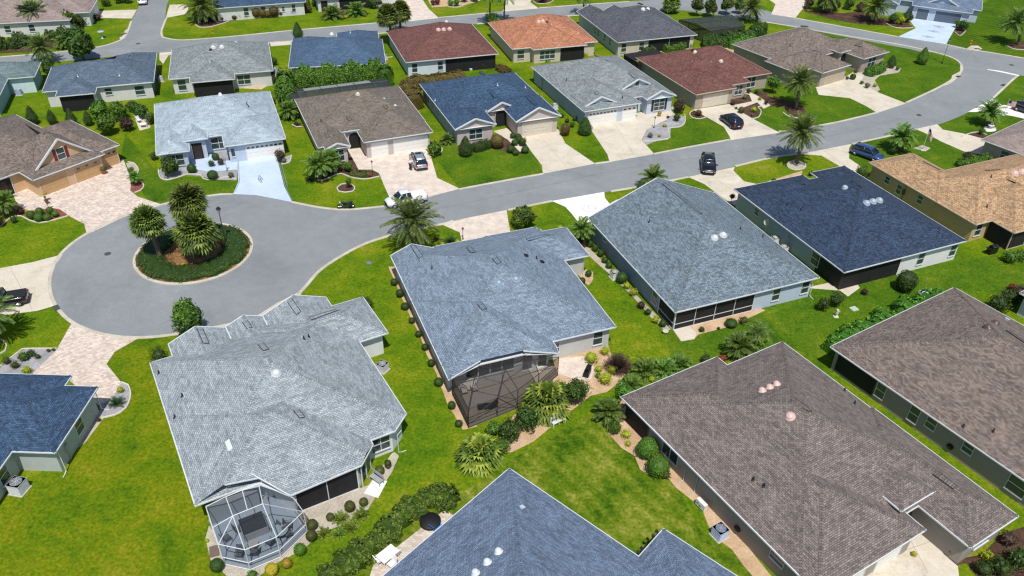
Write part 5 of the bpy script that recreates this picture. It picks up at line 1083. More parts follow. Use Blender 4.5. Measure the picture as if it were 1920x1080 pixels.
# motorcycle
def motorcycle():
    A, B_ = G(632, 392), G(666, 390); c = (A+B_)/2; d = (A-B_).normalized(); t = thing('motorcycle', 'black motorcycle parked against the kerb by the lawn', 'motorcycle', (c.x, c.y, 0), atan2(d.y, d.x))
    bk = plain('gloss_black', (.01, .01, .012), .25, coat=.6)
    for x in (-.78, .78):
        m = MB(); R = .33; n = 20
        for k in range(n):
            pass
        pts = [(x+cos(2*pi*k/n)*R*.85, 0, R+sin(2*pi*k/n)*R*.85) for k in range(n+1)]; m.tube(pts, .085, 6); wh = m.obj('wheel', M_tyre, t)
        r_ = MB(); [r_.tube([(x, 0, R), (x+cos(a)*R*.8, 0, R+sin(a)*R*.8)], .015, 4) for a in [k*pi/4 for k in range(8)]]; r_.tube([(x, -.1, R), (x, .1, R)], .07, 8); r_.obj('rim', M_rim, wh)
    m = MB(); m.tube([(.1, 0, .75), (.35, 0, .9), (.55, 0, .85)], [.12, .2, .1], 8); m.obj('fuel_tank', bk, t, True)
    m = MB(); m.tube([(.1, 0, .78), (-.15, 0, .74), (-.45, 0, .78), (-.75, 0, .86)], [.12, .17, .17, .1], 8); m.obj('seat', M_under, t, True)
    m = MB(); m.box(-.2, -.18, .25, .35, .18, .6); m.box(-.05, -.3, .4, .15, .3, .55); m.obj('engine', plain('engine_metal', (.08, .08, .085), .4, metal=.7), t)
    m = MB(); m.tube([(.78, .09, .33), (.5, .09, .95), (.42, .09, 1.05)], .03, 5); m.tube([(.78, -.09, .33), (.5, -.09, .95), (.42, -.09, 1.05)], .03, 5); m.obj('fork', M_chrome, t)
    m = MB(); m.tube([(.15, -.4, 1.1), (.38, -.3, 1.12), (.45, 0, 1.08), (.38, .3, 1.12), (.15, .4, 1.1)], .02, 5); m.obj('handlebar', M_under, t)
    m = MB(); m.tube([(.62, 0, .95), (.74, 0, .95)], [.07, .11], 10); m.obj('headlight', M_lamp, t)
    m = MB(); m.tube([(.2, -.2, .3), (-.3, -.22, .28), (-.95, -.24, .34)], .05, 6); m.obj('exhaust_pipe', M_chrome, t)
    for sg in (-1, 1): m = MB(); m.box(-.85, min(sg*.18, sg*.4), .45, -.3, max(sg*.18, sg*.4), .8); m.obj('pannier', bk, t)
motorcycle()
# person bending into the silver car
def person():
    p = G(770, 319); t = 1.12
    nodes = [((0, 0, .95), .15), ((0, 0, 1.08), .15), ((.12, 0, 1.25), .17), ((.26, 0, 1.40), .17), ((.38, 0, 1.50), .075), ((.45, 0, 1.55), .07), ((.52, 0, 1.62), .105), ((.55, 0, 1.70), .10),
             ((0, .10, .90), .10), ((.02, .12, .50), .075), ((-.03, .13, .09), .05), ((.12, .14, .04), .045), ((0, -.10, .90), .10), ((-.06, -.12, .50), .075), ((-.13, -.13, .09), .05), ((.02, -.14, .04), .045),
             ((.27, .19, 1.38), .065), ((.38, .24, 1.12), .05), ((.58, .22, 1.08), .038), ((.27, -.19, 1.38), .065), ((.36, -.25, 1.12), .05), ((.56, -.2, 1.05), .038)]
    ed = [(0, 1), (1, 2), (2, 3), (3, 4), (4, 5), (5, 6), (6, 7), (0, 8), (8, 9), (9, 10), (10, 11), (0, 12), (12, 13), (13, 14), (14, 15), (3, 16), (16, 17), (17, 18), (3, 19), (19, 20), (20, 21)]
    for sg, w_ in ((1, 18), (-1, 21)):
        b0 = Vector(nodes[w_][0])
        for q in range(5):
            i = len(nodes); o_ = (q-2)*.02; f_ = b0+Vector((.07, o_, -.01)); g_ = f_+Vector((.05 if q < 4 else .02, o_*.4, -.02)); nodes += [(tuple(f_), .013), (tuple(g_), .010)]; ed += [(w_, i), (i, i+1)]
    def skin(name, nd, ee, mat, parent):
        me = bpy.data.meshes.new(name); me.from_pydata([n[0] for n in nd], ee, []); o = bpy.data.objects.new(name, me); COL.objects.link(o)
        me.materials.append(mat); md = o.modifiers.new('skin', 'SKIN'); 
        if not me.skin_vertices: me.attributes
        bpy.context.view_layer.objects.active = o
        for k, v in enumerate(me.skin_vertices[0].data if me.skin_vertices else []): v.radius = (nd[k][1],)*2; v.use_root = (k == 0)
        s_ = o.modifiers.new('sub', 'SUBSURF'); s_.levels = 1; s_.render_levels = 2; md.use_smooth_shade = True; o.parent = parent; return o
    body = None
    e = thing('person', 'person in white shirt and dark trousers leaning into the silver car', 'person', (p.x, p.y, .03), radians(62))
    body = skin('body', nodes, ed, plain('skin', (.42, .25, .17), .6, var=.03), e)
    def sub(idx, grow, name, mat):
        mp = {k: n for n, k in enumerate(idx)}; nd = [(nodes[k][0], nodes[k][1]+grow) for k in idx]; ee = [(mp[a], mp[b_]) for a, b_ in ed if a in mp and b_ in mp]; return skin(name, nd, ee, mat, e)
    sub([1, 2, 3, 16, 17, 19, 20], .022, 'shirt', plain('white_shirt', (.8, .8, .8), .8)); sub([0, 8, 9, 10, 12, 13, 14], .02, 'trousers', plain('dark_trousers', (.02, .022, .03), .85))
    m = MB(); m.lathe([(.02, .10), (.07, .085), (.112, .03), (.115, -.02), (.10, -.06)], n=12); hr = m.obj('hair', plain('dark_hair', (.03, .02, .015), .8), e, True); hr.location = (.52, 0, 1.70)
    m = MB(); m.tube([(.10, 0, 0), (.13, 0, -.02)], [.02, .01], 5); 
    for sg in (-1, 1): m.box(-.06, sg*.14-.05+(-.01), -1.67, .2, sg*.14+.05, -1.60)
    f = MB()
    for sg, x in ((1, .05), (-1, -.05)): f.box(x-.12, sg*.135-.05, 0, x+.17, sg*.135+.05, .09)
    f.obj('shoes', M_under, e)
    fc = MB(); fc.box(.615, -.015, 1.60, .645, .015, 1.64); fc.box(.60, -.045, 1.65, .622, -.02, 1.665); fc.box(.60, .02, 1.65, .622, .045, 1.665); fc.box(.60, -.03, 1.565, .618, .03, 1.575); fc.obj('face', plain('face_features', (.2, .1, .08), .6), e)
person()
# ------------------------------------------------------------------ equipment
M_ac = plain('ac_casing', (.55, .58, .62), .5); M_acw = plain('ac_white', (.7, .7, .7), .5); M_acd = plain('ac_dark_grille', (.06, .065, .07), .6)
def ac(px, py, label, rz=0, s=1.0, mat=None, group='outdoor air conditioners'):
    p = G(px, py); t = thing('air_conditioner', label, 'air conditioner', (p.x, p.y, 0), radians(rz), group); w_ = .43*s; h = .85*s; m = MB()
    m.box(-w_-.1, -w_-.1, 0, w_+.1, w_+.1, .07); m.obj('base_pad', M_kerb, t)
    m = MB(); m.box(-w_, -w_, .07, w_, w_, h)
    for sg in (-1, 1):
        for k in range(9): z = .16+k*(h-.3)/9; m.box(-w_+.05, sg*w_-.012, z, w_-.05, sg*w_+.012, z+.035); m.box(sg*w_-.012, -w_+.05, z, sg*w_+.012, w_-.05, z+.035)
    m.box(-w_-.02, -w_-.02, h-.1, w_+.02, w_+.02, h); m.obj('casing', mat or M_ac, t)
    m = MB(); m.tube([(0, 0, h), (0, 0, h+.012)], [w_*.82]*2, 20); f = m.obj('fan_recess', M_acd, t)
    m = MB(); [m.tube([(cos(2*pi*k/24)*w_*r_, sin(2*pi*k/24)*w_*r_, h+.03) for k in range(25)], .012, 4) for r_ in (.25, .45, .64, .82)]
    for k in range(6): a = k*pi/3; m.tube([(0, 0, h+.035), (cos(a)*w_*.82, sin(a)*w_*.82, h+.03)], .012, 4)
    m.obj('fan_grille', mat or M_ac, t); return t
ac(718, 694, 'grey air conditioner on the slab under the white side wall', -30); ac(1152, 521, 'air conditioner between round shrubs on the slate wall, white-posted porch house', -67, mat=M_acw)
ac(38, 920, 'air conditioner by the pale wall of the slate-blue roofed house', -10, 1.25); ac(1348, 1005, 'pale blue air conditioner on gravel by the mauve-brown house', -58, 1.1, plain('ac_blue', (.42, .5, .66), .5))
ac(37, 178, 'pale blue air conditioner by the teal wall, far left', 15, .95, plain('ac_blue', (.42, .5, .66), .5)); ac(303, 152, 'air conditioner beside the shaded steel blue side wall of the navy grey house', 15, .95)
ac(517, 137, 'pale air conditioner right of the grey-green roofed house on its gravel', 15, .95, plain('ac_blue', (.42, .5, .66), .5)); ac(1040, 204, 'white air conditioner between the navy and the three-gabled house', 20, .95, M_acw)
ac(1452, 455, 'white air conditioner in the gap between navy roof and grey roof, upper', -67, .9, M_acw); ac(1468, 472, 'white air conditioner in the gap between navy roof and grey roof, lower', -67, .9, M_acw); ac(722, 111, 'small air conditioner right of the blue-slate roof', 10, .9)
p = G(1314, 952); t = thing('heat_pump', 'slim white heat pump with fan grille beside the shaded brown wall', 'heat pump', (p.x, p.y, 0), radians(-58)); m = MB(); m.box(-.5, -.18, .1, .5, .18, .75); m.box(-.45, -.15, 0, -.3, .15, .1); m.box(.3, -.15, 0, .45, .15, .1); m.obj('casing', M_acw, t)
m = MB(); m.tube([(-.12, -.185, .43), (-.12, -.2, .43)], [.24, .24], 18); g_ = m.obj('fan_recess', M_acd, t); m = MB(); [m.tube([(-.12+cos(2*pi*k/20)*r_, -.21, .43+sin(2*pi*k/20)*r_) for k in range(21)], .01, 4) for r_ in (.08, .16, .24)]; m.obj('fan_grille', M_acw, t)
def flat_disc(name, px, py, r, label, mat, z=.03):
    p = G(px, py); m = MB(); m.tube([(0, 0, 0), (0, 0, .012)], [r, r], 20); 
    for k in range(-2, 3): m.box(-r*.6, k*r*.25-.02, .012, r*.6, k*r*.25+.02, .02)
    o = m.obj(name, mat); o.location = (p.x, p.y, z); return tag(o, label, 'manhole cover')
M_iron = plain('cast_iron', (.07, .07, .07), .7)
flat_disc('manhole_cover', 202, 476, .38, 'manhole cover in the cul-de-sac left of the planted island', M_iron, .02); flat_disc('manhole_cover', 1723, 216, .42, 'manhole cover in the street below the pale corner driveway', M_iron, .02)
flat_disc('manhole_cover', 1897, 122, .42, 'manhole cover above the white line at the right edge', M_iron, .02); flat_disc('manhole_cover', 259, 82, .42, 'manhole cover at the upper left street junction', M_iron, .02)
def drain(px, py, rz, label):
    p = G(px, py); m = MB(); m.box(-.5, -.28, 0, .5, .28, .04)
    for k in range(7): m.box(-.44+k*.14, -.22, .04, -.36+k*.14, .22, .055)
    o = m.obj('storm_drain', M_iron); o.location = (p.x, p.y, .055); o.rotation_euler = (0, 0, radians(rz)); tag(o, label, 'storm drain')
drain(1796, 144, 30, 'storm drain grate in the kerb of the corner lawn'); drain(1881, 160, 40, 'storm drain grate opposite the corner lawn by the white drive'); drain(1832, 92, -8, 'storm drain in the kerb below the hydrant at right'); drain(233, 64, 60, 'storm drain in the kerb of the upper left corner lawn'); drain(106, 578, -50, 'dark storm drain where the cul-de-sac kerb meets the left lawn')
def hydrant(px, py, label):
    p = G(px, py); t = thing('fire_hydrant', label, 'fire hydrant', (p.x, p.y, 0)); o_ = plain('hydrant_orange', (.65, .13, .02), .5); m = MB(); m.lathe([(.17, 0), (.17, .05), (.12, .06), (.12, .52), (.15, .54), (.15, .6), (.11, .68), (.04, .74), (.03, .8)], n=14); m.obj('barrel', o_, t, True)
    for d in ((1, 0), (-1, 0), (0, -1)): m = MB(); m.tube([(0, 0, .45), (d[0]*.2, d[1]*.2, .45)], [.07, .07], 8); m.obj('outlet', o_, t)
hydrant(399, 62, 'orange fire hydrant on the long lawn at upper left'); hydrant(1820, 82, 'orange fire hydrant on the sloping lawn at top right')
def lamp(px, py, label, h=3.0, col=None, s=1.0, lit=False):
    p = G(px, py); col = col or plain('black_lamp_post', (.012, .014, .016), .45); t = thing('lamp_post', label, 'lamp post', (p.x, p.y, 0)); m = MB(); m.lathe([(.14*s, 0), (.14*s, .1), (.07*s, .35), (.045*s, .5), (.04*s, h)], n=10); m.obj('post', col, t, True)
    m = MB(); m.lathe([(.05*s, h), (.12*s, h+.05*s), (.19*s, h+.36*s), (.24*s, h+.38*s), (.10*s, h+.55*s), (.02*s, h+.62*s)], n=6); m.obj('lantern_frame', col, t); m = MB(); m.lathe([(.13*s, h+.06*s), (.2*s, h+.34*s)], n=6); m.obj('lantern_glass', plain('lantern_glass', (.45, .45, .42), .3), t); return t
lamp(424, 459, 'black street lamp rising from the ring hedge of the planted island', 4.4, s=1.3); lamp(1766, 119, 'tall black street lamp on the corner lawn at right', 4.2, s=1.0)
W1 = plain('white_lamp_post', (.6, .6, .58), .5); DB = plain('bronze_lamp_post', (.07, .04, .03), .5)
lamp(426, 321, 'small yard lamp in the gravel bed of the icy-grey roofed house', 1.5, s=.8, col=plain('grey_lamp_post', (.2, .2, .2), .5)); lamp(699, 327, 'brown yard lamp at the corner of the pinkish drive', 1.7, s=.7, col=DB); lamp(93, 395, 'yard lamp with yellow flower basket by the red mulch bed', 1.7, s=.7, col=DB); lamp(1226, 240, 'yard lamp in the curved gravel bed of the three-gabled house', 1.5, s=.7)
lamp(868, 449, 'small yard lamp beside the cream drive in mid picture', 1.3, s=.7, col=DB); lamp(985, 262, 'little post lamp at the walk of the navy-roofed house', 1.2, s=.6, col=W1); lamp(1083, 440, 'dark post lamp beside the white painted drive', 1.2, s=.6)
p = G(89, 377); fb = mobj('flower_basket', m_ball('gold', 160, .14, 9, 1, (1, 1, .7)), None, (p.x, p.y, .9), 0, .28); tag(fb, 'basket of yellow flowers hanging at the yard lamp by the garages', 'flower basket')
def flag(px, py, label, h, az, droop=.5, flen=1.5):
    p = G(px, py); t = thing('flagpole', label, 'flagpole', (p.x, p.y, 0)); m = MB(); m.tube([(0, 0, 0), (0, 0, h)], [.045, .03], 7); m.tube([(0, 0, h), (0, 0, h+.12)], [.06, .05], 8); m.lathe([(.3, 0), (.3, .12), (.1, .16)], n=10); m.obj('pole', plain('silver_pole', (.6, .6, .6), .35), t)
    mats = [plain('flag_red', (.45, .02, .03), .8), plain('flag_white', (.75, .75, .75), .8), plain('flag_blue', (.02, .03, .16), .8)]; m = MB(); n = 13; nx = 10; fh = .95; d = Vector((cos(az), sin(az), 0)); s_ = Vector((-d.y, d.x, 0))
    def pt(u, v): return d*u*flen*(1-.25*droop)+s_*.12*sin(u*7)+Vector((0, 0, h-.1-fh*v-droop*u*u*.8))
    for i in range(nx):
        for j in range(n):
            u0, u1, v0, v1 = i/nx, (i+1)/nx, j/n, (j+1)/n; m.face([pt(u0, v0), pt(u1, v0), pt(u1, v1), pt(u0, v1)], mi=2 if (i < 4 and j < 7) else (0 if j % 2 == 0 else 1))
    m.obj('flag', mats, t)
flag(1729, 282, 'flagpole with a stars-and-stripes style flag on the lawn behind the tan roof', 3.6, radians(-50), 1.3, 1.2); flag(1881, 216, 'flagpole with striped flag beside the white drive at the right edge', 2.6, radians(0), .2, 1.5); flag(134, 60, 'thin flagpole with dark drooping flag in front of the top left house', 4.6, radians(160), 1.2, 1.4)
p = G(192, 72); m = MB(); m.lathe([(.3, 0), (.12, .12), (.09, .8), (.16, 1.1), (.55, 1.25), (.55, 1.35), (.45, 1.3)], n=16); o = m.obj('bird_bath', plain('pale_blue_stone', (.35, .45, .62), .6), None, True); o.location = (p.x, p.y, 0); tag(o, 'pale blue bird bath on the upper left corner lawn', 'bird bath')
p = G(1856, 242); m = MB(); m.lathe([(.9, 0), (.9, .12), (.25, .15), (.18, .5), (.5, .65), (.45, .7), (.1, .72), (.1, .95), (.25, 1.05), (.05, 1.1)], n=18); o = m.obj('fountain', plain('white_stone', (.72, .72, .7), .6), None, True); o.location = (p.x, p.y, 0); tag(o, 'white stone fountain on the lawn near the right edge', 'fountain')
p = G(120, 44); 
# ------------------------------------------------------------------ garden furniture
def bench(px, py, rz, label, w_=1.3, mat=None):
    p = G(px, py); t = thing('bench', label, 'bench', (p.x, p.y, 0), radians(rz)); mat = mat or plain('pale_bench', (.6, .63, .6), .6); m = MB()
    for k in range(4): m.box(-w_/2, -.22+k*.115, .42, w_/2, -.22+k*.115+.09, .45)
    m.obj('seat', mat, t); m = MB(); [m.box(-w_/2, .26, .55+k*.13, w_/2, .29, .55+k*.13+.09) for k in range(3)]; m.obj('backrest', mat, t)
    for sx in (-1, 1):
        for sy in (-.2, .24): m = MB(); m.box(sx*w_/2-.04, sy-.03, 0, sx*w_/2+.04, sy+.03, .42 if sy < 0 else .93); m.obj('leg', mat, t)
bench(1046, 795, 35, 'pale slatted bench in the gravel bed by the lawn'); bench(706, 903, -38, 'small grey bench on the white slab of the pale grey house', 1.2, plain('grey_bench', (.35, .37, .38), .6))
def table(px, py, rz, label, w_, d_, h, mat, name='table', cat='table'):
    p = G(px, py); t = thing(name, label, cat, (p.x, p.y, .02), radians(rz)); m = MB(); m.box(-w_/2, -d_/2, h-.05, w_/2, d_/2, h); m.obj('table_top', mat, t)
    for sx in (-1, 1):
        for sy in (-1, 1): m = MB(); m.box(sx*(w_/2-.07)-.03, sy*(d_/2-.07)-.03, 0, sx*(w_/2-.07)+.03, sy*(d_/2-.07)+.03, h-.05); m.obj('leg', mat, t)
    return t
def chair_at(P, rz, label, mat, group=None, frame_m=None, cat='chair'):
    t = thing('patio_chair', label, cat, tuple(P), rz, group); fm = frame_m or M_bronze; m = MB(); m.box(-.26, -.26, .40, .26, .26, .46); m.obj('seat', mat, t); m = MB(); M = Matrix.Translation((0, .25, .45)) @ Matrix.Rotation(radians(-14), 4, 'X'); m.box(-.26, -.03, 0, .26, .03, .55, M); m.obj('backrest', mat, t)
    for sx in (-1, 1):
        m = MB(); m.tube([(sx*.28, -.25, .0), (sx*.28, -.25, .62), (sx*.28, .25, .62), (sx*.28, .3, 0)], .018, 5); m.obj('arm_frame', fm, t)
    return t
MWT = plain('white_patio_metal', (.78, .77, .74), .4)
table(728, 1050, 48, 'white patio table beside the long hedge at the bottom', 1.5, 1.0, .75, MWT)
for k, (x, y, r_) in enumerate(((712, 1056, 130), (735, 1064, -40), (742, 1044, 228))): 
    p = G(x, y); chair_at((p.x, p.y, .02), radians(r_), ['white patio chair left of the white table by the hedge', 'white patio chair below the white table by the hedge', 'white patio chair right of the white table by the hedge'][k], MWT, 'white chairs at the white patio table', MWT)
p = G(807, 984); m = MB(); m.lathe([(.35, 0), (.35, .1), (.55, .25), (.82, .42), (.85, .48), (.8, .52), (.3, .62), (.05, .66)], n=22); o = m.obj('fire_pit', plain('black_cover', (.008, .008, .009), .6), None, True); o.location = (p.x, p.y, .02); tag(o, 'round black covered fire pit at the end of the hedge', 'fire pit')
def adirondack(px, py, rz, label):
    p = G(px, py); t = thing('adirondack_chair', label, 'chair', (p.x, p.y, .02), radians(rz)); b_ = plain('bright_blue_plastic', (.01, .17, .62), .45); m = MB(); M = Matrix.Rotation(radians(12), 4, 'X')
    for k in range(5): m.box(-.27, -.3+k*.11, .30, .27, -.3+k*.11+.09, .325, M)
    m.obj('seat', b_, t); m = MB(); M = Matrix.Translation((0, .25, .22)) @ Matrix.Rotation(radians(-24), 4, 'X'); [m.box(-.3+k*.12, -.012, 0, -.3+k*.12+.105, .012, .72+.06*(2-abs(k-2)), M) for k in range(5)]; m.obj('backrest', b_, t)
    for sx in (-1, 1): m = MB(); m.box(sx*.36-.07, -.35, .5, sx*.36+.07, .35, .525); m.obj('armrest', b_, t); m = MB(); m.box(sx*.34-.02, -.32, 0, sx*.34+.02, -.25, .5); m.box(sx*.34-.02, .2, 0, sx*.34+.02, .27, .5); m.obj('leg', b_, t)
adirondack(817, 992, 140, 'bright blue slatted garden chair beside the black fire pit')
def grill(px, py, rz, label, s=1.0):
    p = G(px, py); t = thing('barbecue_grill', label, 'barbecue grill', (p.x, p.y, .02), radians(rz)); bk = plain('grill_black', (.01, .01, .011), .4); m = MB(); m.box(-.55*s, -.28*s, .1, .55*s, .28*s, .78*s); m.obj('cabinet', bk, t); m = MB()
    n = 9; sec = lambda x: [(x, cos(pi*k/n)*.28*s, .82*s+sin(pi*k/n)*.3*s) for k in range(n+1)]
    loft(m, [sec(-.42*s), sec(.42*s)]); m.obj('lid', bk, t, False); m = MB(); m.box(-.85*s, -.25*s, .76*s, -.56*s, .25*s, .8*s); m.obj('side_shelf', bk, t); m = MB(); m.box(.56*s, -.25*s, .76*s, .85*s, .25*s, .8*s); m.obj('side_shelf', bk, t); m = MB(); m.tube([(-.35*s, -.3*s, .95*s), (.35*s, -.3*s, .95*s)], .018, 6); m.obj('handle', M_chrome, t)
grill(1101, 703, 70, 'black covered barbecue grill on the cream paved patio', .9); grill(1858, 475, 24, 'black barbecue grill by the corner of the tan roofed house', 1.1)
def pot(px, py, label, r=.25, h=.4, mat=None, plant='olive', z=.02, name='planter'):
    p = G(px, py); t = thing(name, label, 'planter', (p.x, p.y, z)); m = MB(); m.lathe([(r*.65, 0), (r, h), (r*1.08, h), (r*1.08, h+.04), (r*.85, h+.04)], n=14); m.obj('pot', mat or plain('terracotta', (.3, .12, .06), .8), t, True)
    if plant: mobj('plant', m_ball(plant, 160, .14, 9, 1, (1, 1, .9)), t, (0, 0, h*.7), 0, r*1.15)
pot(196, 326, 'terracotta planter on the pavers beside the third garage door', .35, .5); pot(1247, 626, 'grey stone pot at the corner of the white-posted porch', .3, .35, M_kerb, None); pot(728, 877, 'dark round pot beside the bay window of the pale grey house', .28, .4, DKT, 'dark'); pot(89, 376 + 6, 'dark terracotta pot against the first garage pillar', .22, .4)
pot(1236, 218, 'planter of yellow-orange flowers under the shuttered window', .3, .4, plain('tan_pot', (.4, .28, .16), .8), 'gold')
p = G(1567, 594); m = MB(); m.box(-.25, -.25, 0, .25, .25, .08); m.tube([(0, 0, .08), (0, 0, .6), (.3, 0, .75)], .07, 8); m.box(-.12, -.12, .45, .12, .12, .95); o = m.obj('pump_housing', plain('cream_plastic', (.6, .58, .5), .5)); o.location = (p.x, p.y, 0); tag(o, 'cream pump housing beside the two round bushes on the lawn', 'pump')
p = G(1601, 580); m = MB(); m.box(-.4, -.35, 0, .4, .35, .12); o = m.obj('utility_box', plain('pale_green_box', (.42, .5, .38), .6)); o.location = (p.x, p.y, 0); o.rotation_euler = (0, 0, .4); tag(o, 'low pale green utility box lid on the lawn', 'utility box')
p = G(1731, 552); m = MB(); m.lathe([(.55, 0), (.6, .15), (.5, .25), (.1, .3)], n=18); o = m.obj('kiddie_tarp', plain('pale_blue_plastic', (.5, .58, .78), .4), None, True); o.location = (p.x, p.y, 0); tag(o, 'pale blue round cover on the grass above the mottled brown roof', 'cover')  # blue-white tarp, shaped as a low round cover
p = G(692, 493); m = MB(); m.lathe([(.3, 0), (.3, .04), (.2, .05)], n=14); o = m.obj('irrigation_cover', plain('violet_plastic', (.16, .17, .4), .5)); o.location = (p.x, p.y, 0); tag(o, 'small violet irrigation lid in the lawn below the cul-de-sac', 'lid')
p = G(1434, 436); m = MB(); m.tube([(0, 0, 0), (0, 0, 1.3)], .03, 6); m.tube([(0, -.02, 1.5), (0, .03, 1.52), (0, .12, 1.54)], [.05, .3, .42], 18); o = m.obj('satellite_dish', plain('cream_dish', (.6, .6, .5), .5)); o.location = (p.x, p.y, 0); o.rotation_euler = (0, 0, 2.9); tag(o, 'cream satellite dish in the gap by the navy roofed house', 'satellite dish')
def wall_item(H, name, label, cat, face, c, px, py, z, fn, mat):
    a = H.along(face, px, py, z); M = H.M @ H.frame(face, c, a, 0); o = fn(M).obj(name, mat); tag(o, label, cat)
def reel(M):
    m = MB(); m.tube([M @ Vector((0, 0, .8)), M @ Vector((0, .1, .8))], [.3, .3], 18); [m.tube([M @ Vector((cos(2*pi*k/20)*r_, .12, .8+sin(2*pi*k/20)*r_)) for k in range(21)], .025, 5) for r_ in (.12, .2, .28)]; return m
wall_item(HH['F'], 'hose_reel', 'black coiled hose on the shaded wall under the mottled brown roof', 'hose', 'S', .455, 1772, 842, .9, reel, M_under)
wall_item(HH['E'], 'hose_reel', 'small coiled hose on the shaded wall beside the pale blue air conditioner', 'hose', 'S', .455, 1382, 990, .9, reel, plain('brown_hose', (.05, .035, .03), .6))
def mbox(M): m = MB(); m.box(-.2, 0, 1.0, .2, .16, 1.7, M); m.tube([M @ Vector((0, .08, 1.0)), M @ Vector((0, .08, 0))], .03, 5); m.tube([M @ Vector((.1, .08, 1.7)), M @ Vector((.1, .08, 2.4))], .025, 5); return m
wall_item(HH['L'], 'meter_box', 'grey electric meter box on the wall of the slate-blue roofed house', 'meter box', 'E', 9.05, 130, 840, 1.3, mbox, plain('grey_meter', (.35, .37, .38), .5))
wall_item(HH['A'], 'meter_box', 'grey electric meter box on the side wall of the navy roofed house', 'meter box', 'S', .455, 1478, 450, 1.3, mbox, plain('grey_meter', (.35, .37, .38), .5))
wall_item(HH['T'], 'meter_box', 'dark meter box and pipes on the golden-brown wall', 'meter box', 'S', .455, 1688, 362, 1.3, mbox, plain('dark_meter', (.08, .07, .06), .5))
def flood(M):
    m = MB()
    for x in (-.22, .22): m.tube([M @ Vector((x, .12, 2.42)), M @ Vector((x*1.2, .34, 2.34))], [.06, .14], 10)
    m.box(-.12, 0, 2.38, .12, .12, 2.5, M); return m
for x, l in ((-2.6, 'twin black floodlight under the blue-grey eave at the bottom, nearer the corner'), (-.6, 'twin black floodlight under the blue-grey eave at the bottom, in the notch')):
    M = HH['G'].M @ HH['G'].frame('S', 12.45-.02, x, .25); tag(flood(M).obj('floodlight', M_under), l, 'floodlight')
def path_blocks(pts, label):
    for k, (x, y) in enumerate(pts):
        p = G(x, y); m = MB(); rnd = random.Random(k); m.lathe([(.32, 0), (.33, .05), (.2, .07)], n=9, sx=1+rnd.random()*.3); o = m.obj('stepping_stone', M_kerb); o.location = (p.x, p.y, .012); tag(o, label, 'stepping stone', 'stepping stones')
# ------------------------------------------------------------------ screen enclosures
def enclosure(H, name, label, segs, panes, floor, fm, pane_m, wall_h=2.3, kick=None, r=.045):
    t = thing(name, label, 'screen enclosure', tuple(H.e.location), H.e.rotation_euler[2]); m = MB()
    for a, b_ in segs: m.tube([a, b_], r, 4)
    m.obj('frame', fm, t)
    for f in panes: m = MB(); m.face(f); m.obj('screen_panel', pane_m, t)
    m = MB(); m.prism(floor, 0, .10); m.obj('floor_slab', plain('cool_grey_deck', (.30, .36, .43), .7) if fm is M_trim else plain('beige_deck', (.36, .31, .25), .7), t); 
    if kick:
        m = MB()
        for k in range(len(kick)-1):
            a, b_ = Vector(kick[k]), Vector(kick[k+1]); d = (b_-a).normalized(); n_ = Vector((-d.y, d.x))*.05
            m.face([(a.x, a.y, .1), (b_.x, b_.y, .1), (b_.x, b_.y, .55), (a.x, a.y, .55)])
        m.obj('kick_panel', plain('kick_plate', (.45, .5, .58), .6), t)
    return t
H = HH['D']
b0 = [(19.0, .7), (23.15, .72), (24.45, 2.25), (24.45, 4.55), (23.2, 7.0), (21.4, 6.75)]
tp = [(18.95, .65, 2.45), (22.4, .72, 2.5), (24.0, 2.25, 2.45), (24.0, 4.5, 2.45), (22.6, 6.95, 2.5), (21.4, 6.7, 2.6)]
b0 = [(p[0], p[1]) for p in tp]; b0 = [(19.0, .7), (22.9, .72), (24.3, 2.25), (24.3, 4.55), (23.0, 7.0), (21.4, 6.75)]; tp = [(p[0], p[1], 2.45) for p in b0]
pk = [(19.6, 2.2, 3.35), (19.6, 4.7, 3.45)]; md = [(21.6, 2.22, 3.3), (21.6, 4.45, 3.35)]
segs = [(tp[i], tp[i+1]) for i in range(5)]+[((p[0], p[1], 0), (p[0], p[1], 2.45)) for p in b0]+[(pk[0], pk[1]), (md[0], md[1]), (pk[0], md[0]), (pk[1], md[1]), (md[0], tp[2]), (md[1], tp[3]), (tp[0], pk[0]), (md[1], tp[4]), (md[0], tp[1]), (pk[1], tp[5]), ((21.2, .71, 2.45), md[0]), ((23.0, 7, 2.45), md[1]), ((19.6, 3.45, 3.4), (21.6, 3.3, 3.32))]
segs += [((b0[i][0], b0[i][1], .95), (b0[i+1][0], b0[i+1][1], .95)) for i in range(1, 5)]+[((b0[i][0], b0[i][1], .12), (b0[i+1][0], b0[i+1][1], .12)) for i in range(0, 5)]
SCRL = screen_mat('enclosure_roof_screen', (.018, .028, .042), .30)
pn = [[(b0[i][0], b0[i][1], .1), (b0[i+1][0], b0[i+1][1], .1), tp[i+1], tp[i]] for i in range(5)]
pr = [[tp[0], tp[1], md[0], pk[0]], [md[0], tp[1], tp[2]], [pk[0], md[0], md[1], pk[1]], [md[0], tp[2], tp[3], md[1]], [md[1], tp[3], tp[4]], [pk[1], md[1], tp[4], tp[5]]]
T = enclosure(H, 'screen_enclosure', 'white-framed faceted screen enclosure over a furnished patio at the corner of the pale grey house', segs, pn+pr, [(18.2, .6)]+b0+[(21.4, 6.75), (18.2, 6.75)], M_trim, SCRL, kick=b0[1:], r=.036)
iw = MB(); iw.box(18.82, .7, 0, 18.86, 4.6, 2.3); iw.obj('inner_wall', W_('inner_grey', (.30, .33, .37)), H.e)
def inH(H, x, y, z=0): return H.M @ Vector((x, y, z))
GC = plain('grey_sling_fabric', (.10, .11, .12), .8); 
